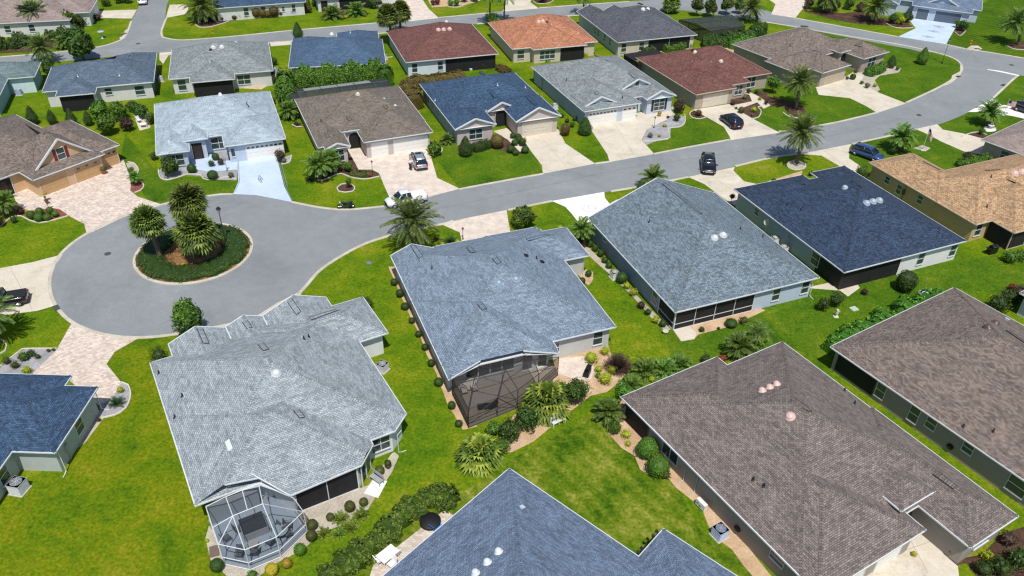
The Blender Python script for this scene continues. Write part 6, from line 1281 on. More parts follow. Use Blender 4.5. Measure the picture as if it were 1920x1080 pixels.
for k, (x, y, r_) in enumerate(((22.0, 4.9, 20), (22.9, 5.6, 100), (23.0, 4.2, -60), (22.1, 5.9, 160), (22.9, 1.9, 60), (23.3, 2.9, -20), (21.0, 1.4, 200), (20.6, 2.4, 180))):
    chair_at(inH(H, x, y, .1), radians(-59.5+r_), 'grey sling patio chair in the white-framed enclosure, %s' % ['nearest the glass table on the house side', 'at the right end of the glass table', 'in front of the glass table', 'behind the glass table by the porch screen', 'by the front corner facing the house', 'beside the fire-pit style table at the front', 'against the left screen wall', 'next to the dark hot tub'][k], GC, 'grey patio chairs in the white-framed enclosure')
def rtable(P, r, h, label, mat, top):
    t = thing('round_table', label, 'table', tuple(P)); m = MB(); m.tube([(0, 0, h-.04), (0, 0, h)], [r, r], 24); m.obj('table_top', top, t); m = MB(); m.tube([(0, 0, 0), (0, 0, h-.04)], [.05, .05], 8); [m.tube([(0, 0, .05), (cos(a)*r*.7, sin(a)*r*.7, .02)], .025, 5) for a in (0, pi/2, pi, 3*pi/2)]; m.obj('pedestal', mat, t)
rtable(inH(H, 22.5, 5.15, .1), .6, .72, 'round glass-topped patio table in the white-framed enclosure', M_bronze, plain('pale_glass_top', (.3, .38, .42), .1)); rtable(inH(H, 22.6, 3.0, .1), .4, .5, 'small round side table in the white-framed enclosure', M_bronze, plain('stone_top', (.4, .38, .34), .4))
t = thing('hot_tub', 'dark covered hot tub in the middle of the white-framed enclosure', 'hot tub', tuple(inH(H, 20.9, 3.5, .1)), radians(-59.5)); m = MB(); m.box(-.85, -.95, 0, .85, .95, .7); m.obj('shell', plain('tub_grey', (.3, .31, .33), .6), t); m = MB(); m.box(-.8, -.9, .7, .8, .9, .8); m.obj('cover', plain('tub_cover', (.02, .022, .025), .7), t)
H = HH['C']
b0 = [(21.0, .55), (25.6, .62), (24.75, 5.6), (23.4, 8.2), (21.8, 10.9)]; tp = [(p[0], p[1], 2.35) for p in b0]; hs_ = [(21.6, .5, 2.5), (20.9, 3.4, 2.6), (20.9, 5.7, 2.6), (20.9, 8.2, 2.6), (21.6, 10.6, 2.6)]
segs = [(tp[i], tp[i+1]) for i in range(4)]+[((p[0], p[1], 0), (p[0], p[1], 2.35)) for p in b0]+[((b0[i][0], b0[i][1], .12), (b0[i+1][0], b0[i+1][1], .12)) for i in range(4)]+[((b0[i][0], b0[i][1], .95), (b0[i+1][0], b0[i+1][1], .95)) for i in range(4)]
pk = [(22.6, 2.2, 3.0), (22.5, 5.2, 3.05), (22.1, 8.2, 3.0)]
segs += [(hs_[0], pk[0]), (hs_[1], pk[0]), (hs_[2], pk[1]), (hs_[3], pk[2]), (hs_[4], pk[2]), (pk[0], pk[1]), (pk[1], pk[2]), (pk[0], tp[1]), (pk[1], tp[2]), (pk[2], tp[3]), (pk[2], tp[4]), (tp[0], pk[0]), (pk[0], tp[2]), (pk[1], (25.1, 3.5, 2.35)), ((25.1, 3.5, 0), (25.1, 3.5, 2.35)), ((25.6, .62, .95), (25.1, 3.5, 2.35)), ((24.75, 5.6, .1), (25.1, 3.5, 2.35)), (hs_[1], pk[1]), (hs_[3], pk[1])]
pn = [[(b0[i][0], b0[i][1], .1), (b0[i+1][0], b0[i+1][1], .1), tp[i+1], tp[i]] for i in range(4)]+[[tp[0], tp[1], pk[0]], [pk[0], tp[1], tp[2], pk[1]], [pk[1], tp[2], tp[3], pk[2]], [hs_[1], pk[0], pk[1], hs_[2]], [hs_[2], pk[1], pk[2], hs_[3]]]
enclosure(H, 'screen_enclosure', 'dark bronze-framed screen enclosure at the rear of the blue-grey middle house', segs, pn, [(18.4, .55)]+b0+[(18.4, 10.9)], M_bronze, screen_mat('bronze_screen', (.022, .02, .022), .5), r=.038)
# second dark sheet puts the shade of this side into the mesh
m = MB(); m.face([(21.0, .54, .1), (25.55, .61, .1), (25.55, .61, 2.35), (21.0, .54, 2.35)]); m.obj('side_screen', screen_mat('screen_with_shade', (.02, .018, .02), .55), H.e)
ch = thing('chaise_lounge', 'black chaise lounge in the bronze-framed enclosure', 'lounge chair', tuple(inH(H, 23.9, 3.0, .1)), radians(-68.4+78)); m = MB(); m.box(-.9, -.32, .28, .4, .32, .36); m.obj('seat', M_under, ch); m = MB(); M = Matrix.Translation((.4, 0, .3)) @ Matrix.Rotation(radians(-35), 4, 'Y'); m.box(0, -.32, 0, .75, .32, .08, M); m.obj('backrest', M_under, ch)
for sx in (-.8, .35):
    for sy in (-.28, .28): m = MB(); m.box(sx-.02, sy-.02, 0, sx+.02, sy+.02, .28); m.obj('leg', M_bronze, ch)
for k, (x, y) in enumerate(((21.4, 1.6), (21.4, 2.6))): chair_at(inH(H, x, y, .1), radians(-68.4+90), 'pale cushioned wicker chair in the bronze-framed enclosure, %s' % ['nearer the corner'  , 'nearer the windows'][k], plain('pale_cushion', (.55, .5, .48), .9), 'pale chairs in the bronze-framed enclosure')
# pool cages behind
def cage_px(name, label, base, h, ridge, fm, pm, rh):
    B0 = [G(*p) for p in base]; t = thing(name, label, 'screen enclosure', (0, 0, 0)); m = MB(); n = len(B0); T_ = [b_+Vector((0, 0, h)) for b_ in B0]; R_ = [G(*p, rh) for p in ridge]
    for i in range(n): m.tube([B0[i], T_[i]], .05, 4); m.tube([T_[i], T_[(i+1) % n]], .05, 4)
    for i in range(n):
        A, B_ = B0[i], B0[(i+1) % n]; k = max(1, int((B_-A).length/2.2))
        for j in range(1, k): q = A.lerp(B_, j/k); m.tube([q, q+Vector((0, 0, h))], .04, 4)
    m.tube(R_, .05, 4); 
    for k in range(8): q = R_[0].lerp(R_[1], k/7); a = T_[0].lerp(T_[1], k/7); b_ = T_[3].lerp(T_[2], k/7); m.tube([a, q, b_], .035, 4)
    m.obj('frame', fm, t); 
    for i in range(n): w_ = MB(); w_.face([B0[i], B0[(i+1) % n], T_[(i+1) % n], T_[i]]); w_.obj('screen_panel', pm, t)
    w_ = MB(); w_.face([T_[0], T_[1], R_[1], R_[0]]); w_.face([T_[3], R_[0], R_[1], T_[2]]); w_.face([T_[0], R_[0], T_[3]]); w_.face([T_[1], T_[2], R_[1]]); w_.obj('roof_screen', pm, t)
SCD = screen_mat('pool_cage_screen', (.03, .037, .05), .62)
cage_px('pool_enclosure', 'black mesh pool enclosure right of the charcoal roofed house', [(1328, 83), (1393, 73), (1368, 52), (1270, 61)], 2.6, [(1306, 44), (1382, 35)], M_bronze, SCD, 3.4)
# lanai of the brown house with grey roof panels
H = HH['M3']; t = thing('pool_enclosure', 'black-framed enclosure with grey flat roof panels behind the brown-roofed house', 'screen enclosure', tuple(H.e.location), H.e.rotation_euler[2])
m = MB(); xs = [-6.8, -4.4, -1.7, 1.0, 3.7, 6.4, 9.0]; y0, y1, y2 = 18.9, 20.6, 22.6
for x in xs: m.tube([(x, y2+.2, 0), (x, y2, 2.7), (x, y1, 3.1), (x, y0, 2.7)], .05, 4)
for y, z in ((y2, 2.7), (y1, 3.1), (y0, 2.7)): m.tube([(xs[0], y, z), (xs[-1], y, z)], .05, 4)
m.obj('frame', M_bronze, t)
gp = plain('grey_roof_panel', (.24, .25, .26), .6)
for k in range(len(xs)-1):
    w_ = MB(); mid = 0 < k < len(xs)-2 or k == len(xs)-2 and False; w_.face([(xs[k]+.06, y1, 3.13), (xs[k+1]-.06, y1, 3.13), (xs[k+1]-.06, y2, 2.74), (xs[k]+.06, y2, 2.74)]); w_.obj('roof_panel', gp if 0 < k < 5 else SCD, t)
    w_ = MB(); w_.face([(xs[k], y0, 2.7), (xs[k+1], y0, 2.7), (xs[k+1], y1, 3.1), (xs[k], y1, 3.1)]); w_.obj('screen_panel', SCD, t)
    w_ = MB(); w_.face([(xs[k], y2+.2, 0), (xs[k+1], y2+.2, 0), (xs[k+1], y2, 2.7), (xs[k], y2, 2.7)]); w_.obj('screen_panel', SCD, t)
for x in (xs[0], xs[-1]): w_ = MB(); w_.face([(x, y0, 0), (x, y2+.2, 0), (x, y2, 2.7), (x, y1, 3.1), (x, y0, 2.7)]); w_.obj('screen_panel', SCD, t)
# ------------------------------------------------------------------ planting, yard by yard
def pc(bpx, cpx, label, kind='sabal', s=1.0, group=None, r=.2, seed=None, hmax=9):
    """palm given by the foot of its trunk and the heart of its crown"""
    b_ = G(*bpx); best = min(((G(cpx[0], cpx[1], z*.05).y-b_.y)**2+.15*(G(cpx[0], cpx[1], z*.05).x-b_.x)**2, z*.05) for z in range(4, int(hmax*20))); h = best[1]; c = G(cpx[0], cpx[1], h)
    t = palm(bpx[0], bpx[1], label, h, kind, s, group, (c.x-b_.x, c.y-b_.y), r=r, seed=seed); t.rotation_euler = (0, 0, 0); return t
gi = 'fan palms in the planted traffic island'
pc((301, 484), (276, 416), 'fan palm at the left of the planted island, leaning left', 'sabal', 1.15, gi, .24)
pc((381, 468), (352, 378), 'tall fan palm at the back of the planted island', 'sabal', 1.3, gi, .26); pc((392, 489), (367, 434), 'broad fan palm at the front of the planted island', 'sabal', 1.45, gi, .26)
icx, icy = -37.21, 79.0
hedge([(icx+cos(a)*4.75, icy+sin(a)*4.75) for a in [2*pi*k/28 for k in range(28)]], 3.0, .6, 'ring of clipped dark green hedge around the planted traffic island', 'dark', 160, .13, closed=True, world=True, lump=.12)
shrub(345, 512, 'tuft of dry yellow grass in the middle of the traffic island', m_loose('olive', 300, .25, 41, (1, 1, .5)), .6, 'grass tuft', 'grass_tuft'); shrub(344, 498, 'small ochre tuft near the front palms of the traffic island', m_ball('gold', 160, .14, 9, 1, (1, 1, .7)), .25, 'grass tuft', 'grass_tuft')
# house C
B1 = m_ball('dark', 420, .13, 1)
row([(739, 535), (750, 556), (760, 580), (772, 605), (785, 631), (797, 656), (808, 686), (823, 722), (847, 766), (860, 799)], B1, .43, 'round clipped bush, %s from the street, along the shaded side of the middle house', 'round bushes in the tan gravel strip')
def spray(px, py, label, col='lime', s=.5, cat='shrub', seed=11, r=(1, 1, .9), n=300, L_=.3): return shrub(px, py, label, m_loose(col, n, L_, seed, r, None, .35), s, cat)
t = palm(1023, 770, 'large yellow-green fan palm against the bronze-framed enclosure', .9, 'lowfan', 1.65, seed=1); palm(899, 862, 'low fan palm on the corner of the gravel bed by the middle house', .5, 'lowfan', 1.5, seed=2)
shrub(1078, 752, 'big dark rounded bush right of the large fan palm', m_loose('dark', 1600, .2, 21), 1.4); shrub(985, 800, 'dark rounded bush left below the large fan palm', m_loose('dark', 1500, .2, 22), 1.25); shrub(953, 822, 'dark bush between the two yellow-green fan palms', m_loose('dark', 1500, .2, 23), 1.2); shrub(925, 815, 'small dark shrub by the low fan palm', m_loose('mid', 900, .2, 24), .85)
shrub(1052, 742, 'leafy green shrub between the large fan palm and the patio', m_loose('bright', 900, .24, 81), .9); spray(1003, 786, 'yellow-green shrub left below the large fan palm', 'lime', .6, seed=13); shrub(940, 845, 'mid green shrub right of the low fan palm', m_loose('mid', 900, .22, 82), .8); spray(1146, 700, 'yellow-green shrub at the foot of the purple spiky bush', 'lime', .55, seed=14); shrub(1168, 745, 'mid green shrub below the low feathery palm near the grill', m_loose('bright', 900, .24, 83), .9)
spray(1027, 792, 'yellow-green tuft under the large fan palm', 'lime', .5); spray(1108, 680, 'lime shrub on the patio corner, behind the grill', 'lime', .85); spray(1134, 664, 'lime shrub left of the purple spiky bush', 'lime', .6); spray(1122, 697, 'lime shrub just right of the grill', 'lime', .5); spray(1135, 718, 'lime and green shrub below the purple spiky bush', 'lime', .8); spray(1121, 708, 'green shrub below the lime one by the grill', 'bright', .4)
shrub(1158, 692, 'purple-brown spiky bush at the rear corner of the middle house', m_date(33, 60, 1.5, .45, .06, 'plum', 16, .03, .2, 1.45), 1.0, sz=1.15)
row([(1106, 462), (1116, 471), (1126, 481), (1134, 492), (1142, 503)], m_ball('dark', 420, .13, 2), .42, 'round clipped bush, %s from the street, along the slate wall', 'round bushes along the slate wall')
shrub(1165, 530, 'dark round bush beside the air conditioner on the slate wall', B1, .68); spray(1175, 541, 'yellow-green shrub next along the slate wall', 'lime', .55); spray(1187, 554, 'second yellow-green shrub along the slate wall', 'lime', .6, seed=12); spray(1202, 578, 'dark reddish-green shrub along the slate wall', 'plum', .6); spray(1214, 590, 'dark green shrub near the window of the slate wall', 'dark', .5, seed=12)
spray(1229, 605, 'bright yellow shrub near the screened porch corner', 'lime', .55, seed=13); shrub(1242, 612, 'dark shrub right by the screened porch corner', B1, .42)
shrub(1103, 518, 'round dark bush above the sandy curve by the garage wing', B1, .4); shrub(1091, 532, 'round dark bush below the sandy curve by the garage wing', B1, .42)
spray(1315, 622, 'dark tufted plant in front of the white-posted porch', 'dark', .42); shrub(1370, 612, 'low dark mound in front of the white-posted porch', B1, .7, sz=.45); spray(1347, 618, 'small reddish tuft in the gravel before the white-posted porch', 'plum', .22, seed=14); spray(1393, 607, 'reddish-green shrub at the right end of the white-posted porch', 'olive', .6)
# E back garden
for k, (x, y, s_) in enumerate(((1210, 700, 1.0), (1243, 698, 1.05), (1274, 690, .9), (1182, 728, .85))): palm(x, y, ['feathery clump palm at the left of the row behind the mauve-brown roof', 'feathery clump palm in the middle of the row behind the mauve-brown roof', 'feathery clump palm at the right of the row behind the mauve-brown roof', 'low feathery palm by the sandy bed, nearest the grill'][k], .3, 'pygmy', s_, 'feathery palms behind the mauve-brown roof', seed=1+k % 3)
spray(1222, 715, 'yellow tuft among the feathery palms behind the mauve-brown roof', 'lime', .4); palm(1140, 785, 'dark feathery palm left of the mauve-brown roof corner', 1.0, 'pygmy', 1.05, seed=2); shrub(1152, 812, 'green shrub below the dark feathery palm by the roof corner', m_loose('mid', 700, .2, 25), .75); spray(1173, 820, 'yellow-tipped fan shrub at the shaded end of the brown wall', 'lime', .55)
spray(1352, 678, 'red-leaved shrub in the notch of the mauve-brown roof', 'red', .55); spray(1367, 690, 'lime shrub in the notch of the mauve-brown roof', 'lime', .5, seed=12); shrub(1322, 680, 'dark clipped shrub beside the red-leaved one', m_loose('dark', 600, .2, 26), .6); palm(1383, 668, 'dark broad-leaved palm on the lawn behind the mauve-brown roof', 1.3, 'pygmy', 1.15, seed=3); palm(1414, 650, 'taller feathery palm on the lawn behind the mauve-brown roof', 1.9, 'queen', .62, seed=1); shrub(1395, 672, 'low dark shrubs under the palms behind the mauve-brown roof', m_loose('dark', 700, .2, 27), .7); shrub(1420, 665, 'second low dark shrub under the palms behind the mauve-brown roof', m_loose('mid', 600, .2, 28), .6)
shrub(1212, 855, 'big round bright green bush by the shaded brown wall, upper of two', m_ball('bright', 900, .15, 3, .9), .98); shrub(1232, 888, 'big round bright green bush by the shaded brown wall, lower of two', m_ball('bright', 900, .15, 4, .9), .98); spray(1246, 896, 'olive shrub tucked at the foot of the lower round bush', 'olive', .6); spray(1177, 836, 'small mixed shrub in the gravel above the round bushes', 'lime', .35, seed=14)
spray(1712, 1042, 'rusty tuft in the planting square of the lower right drive', 'gold', .3); 
for k, (x, y) in enumerate(((1755, 1010), (1772, 1025), (1784, 1040))): spray(x, y, 'low brownish shrub %s the entry walk of the mauve-brown house' % ['at the start of', 'midway along', 'at the end of'][k], 'plum', .5, seed=12+k)
for k, (x, y, c, q) in enumerate(((1850, 1050, 'lime', .6), (1885, 1020, 'plum', .8), (1840, 1075, 'dark', .8), (1870, 1075, 'dark', 1.0), (1905, 1060, 'dark', 1.1))): spray(x, y, ['yellow-green shrub in the dark corner bed, lower right', 'plum shrub in the dark corner bed, lower right', 'dark shrub at the bottom edge of the corner bed', 'dark shrub right of the bottom edge one in the corner bed', 'large dark shrub at the right end of the corner bed'][k], c, q, seed=11+k)
# D back beds
BG = m_ball('olive', 420, .13, 6); 
row([(586, 990), (585, 1012)], BG, .44, 'round olive bush by the right end of the white enclosure, %s from the porch', 'olive bushes around the pale grey house'); row([(620, 975), (656, 957), (682, 947), (712, 888)], BG, .42, 'round olive bush in the gravel bed below the dark porch panels, %s from the left', 'olive bushes in the gravel bed of the pale grey house')
shrub(564, 1038, 'variegated light green bush at the enclosure front, rightmost', m_ball('bright', 600, .16, 5, 1), .5); shrub(539, 1062, 'small red and yellow bush at the enclosure front', m_ball('gold', 500, .16, 7), .42); shrub(511, 1076, 'larger red and yellow bush at the enclosure front', m_ball('gold', 500, .16, 8), .52); spray(474, 1084, 'bright green shrub at the very bottom of the enclosure', 'bright', .5); shrub(409, 1068, 'round dark bush at the lower left corner of the white enclosure', B1, .55); spray(389, 1016, 'small yellow flowering plant left of the white enclosure', 'lime', .2, seed=13)
for k, (x, y, q) in enumerate(((640, 975, .6), (677, 968, .6), (607, 1002, .5), (635, 1003, .5), (660, 990, .55))): shrub(x, y, 'spiky yellow-green bromeliad in the gravel bed, %s' % ['largest on the left', 'largest on the right', 'front left', 'front middle', 'front right'][k], m_date(35, 30, 1.0, .2, .12, 'lpalm', 9, .06, .1, 1.3), q*1.35, 'bromeliad', 'bromeliad', 'bromeliads in the gravel bed of the pale grey house')
p = G(402, 1034); m = MB(); m.box(-.35, -.5, 0, .35, .5, .06); o = m.obj('stone_slab', plain('brown_slate', (.15, .11, .08), .7)); o.location = (p.x, p.y, .02); o.rotation_euler = (0, 0, .35); tag(o, 'brown stone slab in the gravel left of the white enclosure', 'slab')
tree(358, 628, 'round-headed evergreen tree between the cul-de-sac and the pale grey roof', m_loose('mid', 3600, .2, 31, (1, 1, 1.25), 'dark'), 1.0, .1, .5, 1.6); shrub(302, 680, 'dark rounded bush at the front corner of the pale grey roof', m_loose('dark', 900, .16, 32), 1.0); shrub(688, 582, 'dark rounded bush behind the right wing of the pale grey roof', m_loose('dark', 900, .16, 33), 1.0); spray(300, 705, 'pale flowering shrub at the left wall of the pale grey house', 'silver', .4)
hedge([(600, 1092), (640, 1068), (685, 1040), (730, 1000), (767, 965), (792, 945), (825, 938), (852, 952)], 1.75, 1.15, 'long loose green hedge along the paved patio at the bottom', 'mid', 230, .26, lump=.3)
# L yard
sago(220, 757, 'dark cycad in the grey gravel bed by the slate-blue roof', .85); spray(227, 735, 'lime tuft at the top of the grey gravel bed by the slate-blue roof', 'lime', .42); spray(186, 790, 'small brown plant at the wall corner by the gravel bed', 'plum', .25)
pc((-8, 640), (-28, 585), 'palm at the left edge with its shadow on the lawn', 'date', .9, None, .2, hmax=5); 
for k, (x, y, c, q) in enumerate(((52, 700, 'lime', .55), (47, 676, 'mid', .65), (60, 668, 'dark', .5), (30, 690, 'olive', .5), (72, 672, 'dark', .35), (92, 660, 'dark', .25), (101, 658, 'dark', .22), (14, 682, 'olive', .5))): spray(x, y, 'shrub in the grey bed above the slate-blue roof, %s' % ['lime one', 'mid green centre one', 'dark one behind', 'olive one left of the lime', 'small dark one', 'tiny one left of the edge', 'tiny one at the right edge', 'leftmost olive'][k], c, q, seed=11+k % 4)
ribbon('bed_edging', [(0, 636), (8, 640), (13, 648), (10, 658), (0, 664)], .16, .12, M_kerb)
# M1 yard
row([(61, 410), (76, 404), (75, 416), (91, 413), (96, 402), (105, 406)], m_ball('mid', 420, .13, 1), .5, 'round clipped bush in the red mulch bed, %s in its cluster', 'round bushes in the red mulch bed'); spray(40, 402, 'dark red shrub at the left of the red mulch bed', 'plum', .55); spray(52, 400, 'yellow tuft in the red mulch bed', 'lime', .35)
pc((8, 405), (6, 378), 'drooping palm by the entry at the left edge', 'pygmy', 1.1, None, .12, hmax=3); shrub(0, 425, 'dark shrub at the left edge by the red mulch', m_loose('dark', 600, .2, 34), .9); pc((254, 347), (251, 331), 'small drooping dry palm on the round red mulch', 'pygmy', .6, None, .08, hmax=2); shrub(247, 325, 'small green bush in the stone ring right of the third garage', m_loose('mid', 500, .2, 35), .55); shrub(28, 418, 'small dark shrub below the drooping palm', m_loose('dark', 500, .2, 36), .45)
for k, (x, y, q) in enumerate(((64, 233, 1.0), (100, 233, .8), (137, 236, .95), (168, 235, .8))): shrub(x, y, 'dark columnar shrub behind the tan house, %s from the left' % ['first', 'second', 'third', 'fourth'][k], m_cone('dark', 3+k % 2, 3.0, .9, 1000), q, 'shrub', 'columnar_shrub', 'dark columns behind the tan house')
for k, (x, y, q, c) in enumerate(((190, 222, 1.6, 'mid'), (226, 224, 1.6, 'mid'), (205, 252, 1.8, 'mid'), (240, 245, 1.2, 'plum'), (266, 222, 1.3, 'dark'), (250, 210, 1.0, 'dark'), (285, 232, 1.0, 'mid'))): shrub(x, y, 'large rounded shrub behind the tan house, %s' % ['upper left', 'upper middle', 'lower and biggest', 'dark reddish one', 'behind the white seats', 'small one at the back', 'rightmost by the icy-grey roof'][k], m_loose(c, 1100, .24, 37+k % 3), q, group='large shrubs behind the tan house')
p = G(262, 230); chair_at((p.x, p.y, .02), 1.0, 'white garden chair on the small patio behind the big shrubs', MWT, None, MWT); table(270, 238, 20, 'small white table on the patio behind the big shrubs', .9, .7, .5, MWT)
# M2
shrub(322, 330, 'large dark bushy shrub in the bed left of the blue entry', m_loose('dark', 1500, .22, 29, (1, 1, 1.2)), 1.35); shrub(361, 324, 'round clipped bush before the blue entry', B1, .68); shrub(400, 336, 'wide round clipped bush in front of the paired windows', B1, .78, sz=.66); shrub(434, 333, 'small grey-green ball bush by the diamond driveway', m_ball('silver', 420, .13, 3), .4); spray(397, 312, 'dark shrub under the paired windows, left', 'dark', .62); spray(415, 309, 'dark shrub under the paired windows, right', 'plum', .62, seed=13); shrub(405, 300, 'dark narrow shrub against the window wall', B1, .55)
shrub(527, 303, 'bushy shrub at the right corner of the diamond driveway', m_loose('plum', 800, .2, 43, (1, 1, 1.1), 'dark'), .95); shrub(533, 305, 'small round bush at the foot of the bushy corner shrub', m_ball('silver', 420, .13, 3), .35)
for x, y, q, l in ((512, 196, .7, 'dark shrub beside the icy-grey roof'), (515, 122, .8, 'dark shrub beside the pale grey-green roof, upper'), (512, 140, .6, 'dark shrub beside the pale grey-green roof, lower'), (290, 300, .7, 'dark shrub at the left wall of the icy-grey house')): shrub(x, y, l, m_loose('dark', 700, .2, 44), q)
# M3
pc((600, 336), (597, 308), 'bushy date palm before the brown-roofed house', 'pygmy', 1.5, None, .2, hmax=3); pc((620, 322), (618, 300), 'feathery palm under the gabled window of the brown-roofed house', 'pygmy', 1.25, None, .15, hmax=3); shrub(583, 340, 'spiky dark plant at the left of the mulch bed', m_date(31, 34, 1.0, .26, .10, 'sago', 16, .02, .05, 1.3), .9, 'cycad', 'cycad')
shrub(653, 322, 'rounded green shrub below the arched entry', m_loose('mid', 800, .2, 45), .85); hedge([(655, 330), (675, 331), (690, 329)], 1.0, .6, 'low mixed border hedge beside the pinkish walk', 'olive', 150, .18); spray(694, 333, 'red flowering tuft at the corner of the pinkish walk', 'red', .3); tree(655, 353, 'small sapling in the round mulch ring', m_loose('mid', 700, .2, 46, (1, 1, 1.4)), .5, .05, .3, .55)
shrub(815, 292, 'bushy palm-like shrub right of the parked silver car', m_loose('mid', 1100, .28, 47, (1, 1, 1.1)), 1.15); pc((540, 222), (541, 206), 'leafy palm left of the brown roof', 'pygmy', 1.2, None, .12, hmax=3); shrub(556, 236, 'plum shrub in the ring left of the brown roof', m_loose('plum', 500, .2, 48), .45); palm(838, 268, 'wispy palm at the side lawn between brown and navy roofs', .5, 'pygmy', .8)
hedge([(550, 212), (538, 192), (538, 174), (556, 168), (600, 164), (650, 159), (700, 154), (718, 154), (724, 164)], 2.6, 3.3, 'tall dense green hedge wrapping the enclosure behind the brown roof', 'mid', 120, .32, lump=.16)
hedge([(778, 207), (768, 188), (769, 172), (782, 161), (825, 153), (868, 146)], 3.4, 2.9, 'broad rusty-green clipped hedge left of the navy roof', 'rust', 170, .2, lump=.08, hs=lambda t: 1-.62*min(1, t*1.4)); shrub(852, 122, 'rounded green shrub before the dark porch of the red roof house', m_loose('mid', 700, .22, 49), 1.2); hedge([(930, 130), (955, 138)], 1.6, .9, 'low rusty hedge right of the navy roof', 'rust', 120, .2); shrub(905, 128, 'small green shrub by the porch corner of the red roof house', m_loose('mid', 500, .22, 50), .7)
# M4 front
shrub(873, 292, 'tall conical clipped shrub left of the arched window', m_cone('dark', 3, 3.1, 1.05, 1500), 1.0, 'topiary', 'conical_shrub'); hedge([(885, 284), (900, 281), (918, 275)], 1.6, 1.2, 'clipped hedge under the arched window of the navy-roofed house', 'dark', 190, .15, lump=.06); shrub(932, 277, 'big rounded rusty bush beside the curved walk', m_ball('rust', 900, .13, 10), 1.05)
row([(957, 286), (967, 291), (984, 287), (962, 259), (971, 264), (979, 274), (965, 272), (974, 268)], m_ball('dark', 420, .13, 12), .56, 'small round bush in the cluster by the curved walk, %s', 'round bushes by the curved walk'); spray(983, 266, 'yellow-green tuft among the round bushes by the curved walk', 'lime', .45)
# M5
shrub(1096, 252, 'large dark egg-shaped topiary at the left end of the white garages', m_cone('dark', 4, 3.0, 1.2, 1800), .95, 'topiary', 'conical_shrub'); shrub(1059, 254, 'upright rusty clipped bush between two drives', m_ball('rust', 700, .13, 13, .8, (1, 1, 1.25)), .78)
row([(1053, 221), (1063, 230), (1072, 238), (1078, 226)], m_loose('dark', 500, .18, 51), .55, 'dark shrub along the shaded grey-blue side wall, %s from the back', 'shrubs along the grey-blue side wall')
spray(1271, 212, 'dark red-leaved tree-like shrub at the corner of the charcoal shutters', 'plum', 1.15, L_=.26, n=900, r=(1, 1, 1.2)); shrub(1268, 227, 'dark low shrub in the grey gravel by the shuttered window', m_loose('dark', 600, .18, 52), .75); spray(1219, 258, 'silvery dark shrub in the curved gravel bed', 'silver', .55); spray(1246, 238, 'yellow-green mound in the curved gravel bed, upper', 'lime', .45, r=(1, 1, .6)); spray(1236, 257, 'yellow-green mound in the curved gravel bed, lower', 'lime', .35, seed=12, r=(1, 1, .6)); spray(1252, 222, 'purple shrub beside the shuttered window', 'plum', .3, seed=13)
# M6
spray(1309, 217, 'rusty shrub in the ringed bed by the beige garage', 'rust', .7); spray(1374, 197, 'reddish plant left of the reddish-brown house windows', 'plum', .55); shrub(1389, 212, 'round olive bush at the edge of the drive of the reddish-brown house', m_ball('olive', 420, .13, 14), .55); spray(1413, 210, 'lime shrub with white flowers in the curved bed', 'lime', .6); spray(1396, 186, 'pale flowering shrub under the wide window', 'silver', .5); spray(1403, 175, 'dark red shrub between the two windows of the reddish-brown house', 'plum', .55, seed=12); spray(1418, 175, 'dark green shrub under the right window', 'dark', .5)
spray(1424, 188, 'yellow flowering shrub along the walk', 'gold', .4); spray(1436, 196, 'mixed red and green shrub at the end of the walk', 'plum', .45, seed=14); spray(1410, 218, 'small silvery plant at the kerb of the curved bed', 'silver', .35); shrub(1380, 205, 'small dark tuft at the drive edge', m_loose('olive', 300, .2, 53), .3)
tree(1447, 175, 'small round-headed light green tree between the two brown houses', m_loose('mid', 1400, .2, 54, (1, 1, 1)), 1.0, .07, .7, 1.35)
hedge([(1314, 86), (1345, 87), (1385, 79), (1415, 70), (1424, 61)], 2.7, 1.9, 'long thick hedge in front of the black mesh pool enclosure', 'dark', 120, .28, lump=.14); hedge([(1368, 92), (1385, 86), (1408, 80)], 2.2, 1.6, 'short light green hedge behind the corner house', 'bright', 110, .24); hedge([(1203, 103), (1225, 99)], 1.8, 1.2, 'dark shrub hedge before the porch of the charcoal roofed house, left part', 'dark', 110, .24); hedge([(1242, 97), (1295, 88)], 1.6, 1.2, 'light green hedge before the porch of the charcoal roofed house, right part', 'mid', 110, .24)
hedge([(1018, 116), (1060, 110)], 1.2, .8, 'light green hedge under the rear windows of the orange roofed house', 'bright', 110, .24); hedge([(1062, 109), (1100, 104)], 1.0, .7, 'tufted edge planting before the dark porch of the orange roofed house', 'lime', 90, .24)
# M7 and the corner
hedge([(1625, 143), (1640, 137), (1655, 131)], 2.0, 1.3, 'clipped shrub mass before the corner house window', 'mid', 150, .2); shrub(1669, 127, 'dark egg-shaped topiary on the corner lawn', m_cone('dark', 3, 2.4, .85, 1100), 1.0, 'topiary', 'conical_shrub'); shrub(1682, 132, 'small round shrub at the end of the stone bed', m_loose('mid', 400, .2, 55), .5); shrub(1598, 149, 'round dark bush beside the garage of the corner house', B1, .55); spray(1604, 137, 'small shrub by the arched entry of the corner house', 'olive', .5); spray(1588, 149, 'small upright shrub at the garage corner of the corner house', 'olive', .4, seed=12); spray(1625, 165, 'white flowering shrub in the stone bed of the corner house', 'silver', .6, seed=13); spray(1640, 163, 'yellow-green shrub in the stone bed of the corner house', 'lime', .5, seed=14); spray(1615, 158, 'small green shrub in the stone bed of the corner house', 'mid', .45)
shrub(1727, 120, 'bright green conical shrub standing on the corner lawn', m_cone('bright', 5, 3.2, 1.15, 1500), 1.0, 'topiary', 'conical_shrub'); 
gd = 'date palms along the streets'
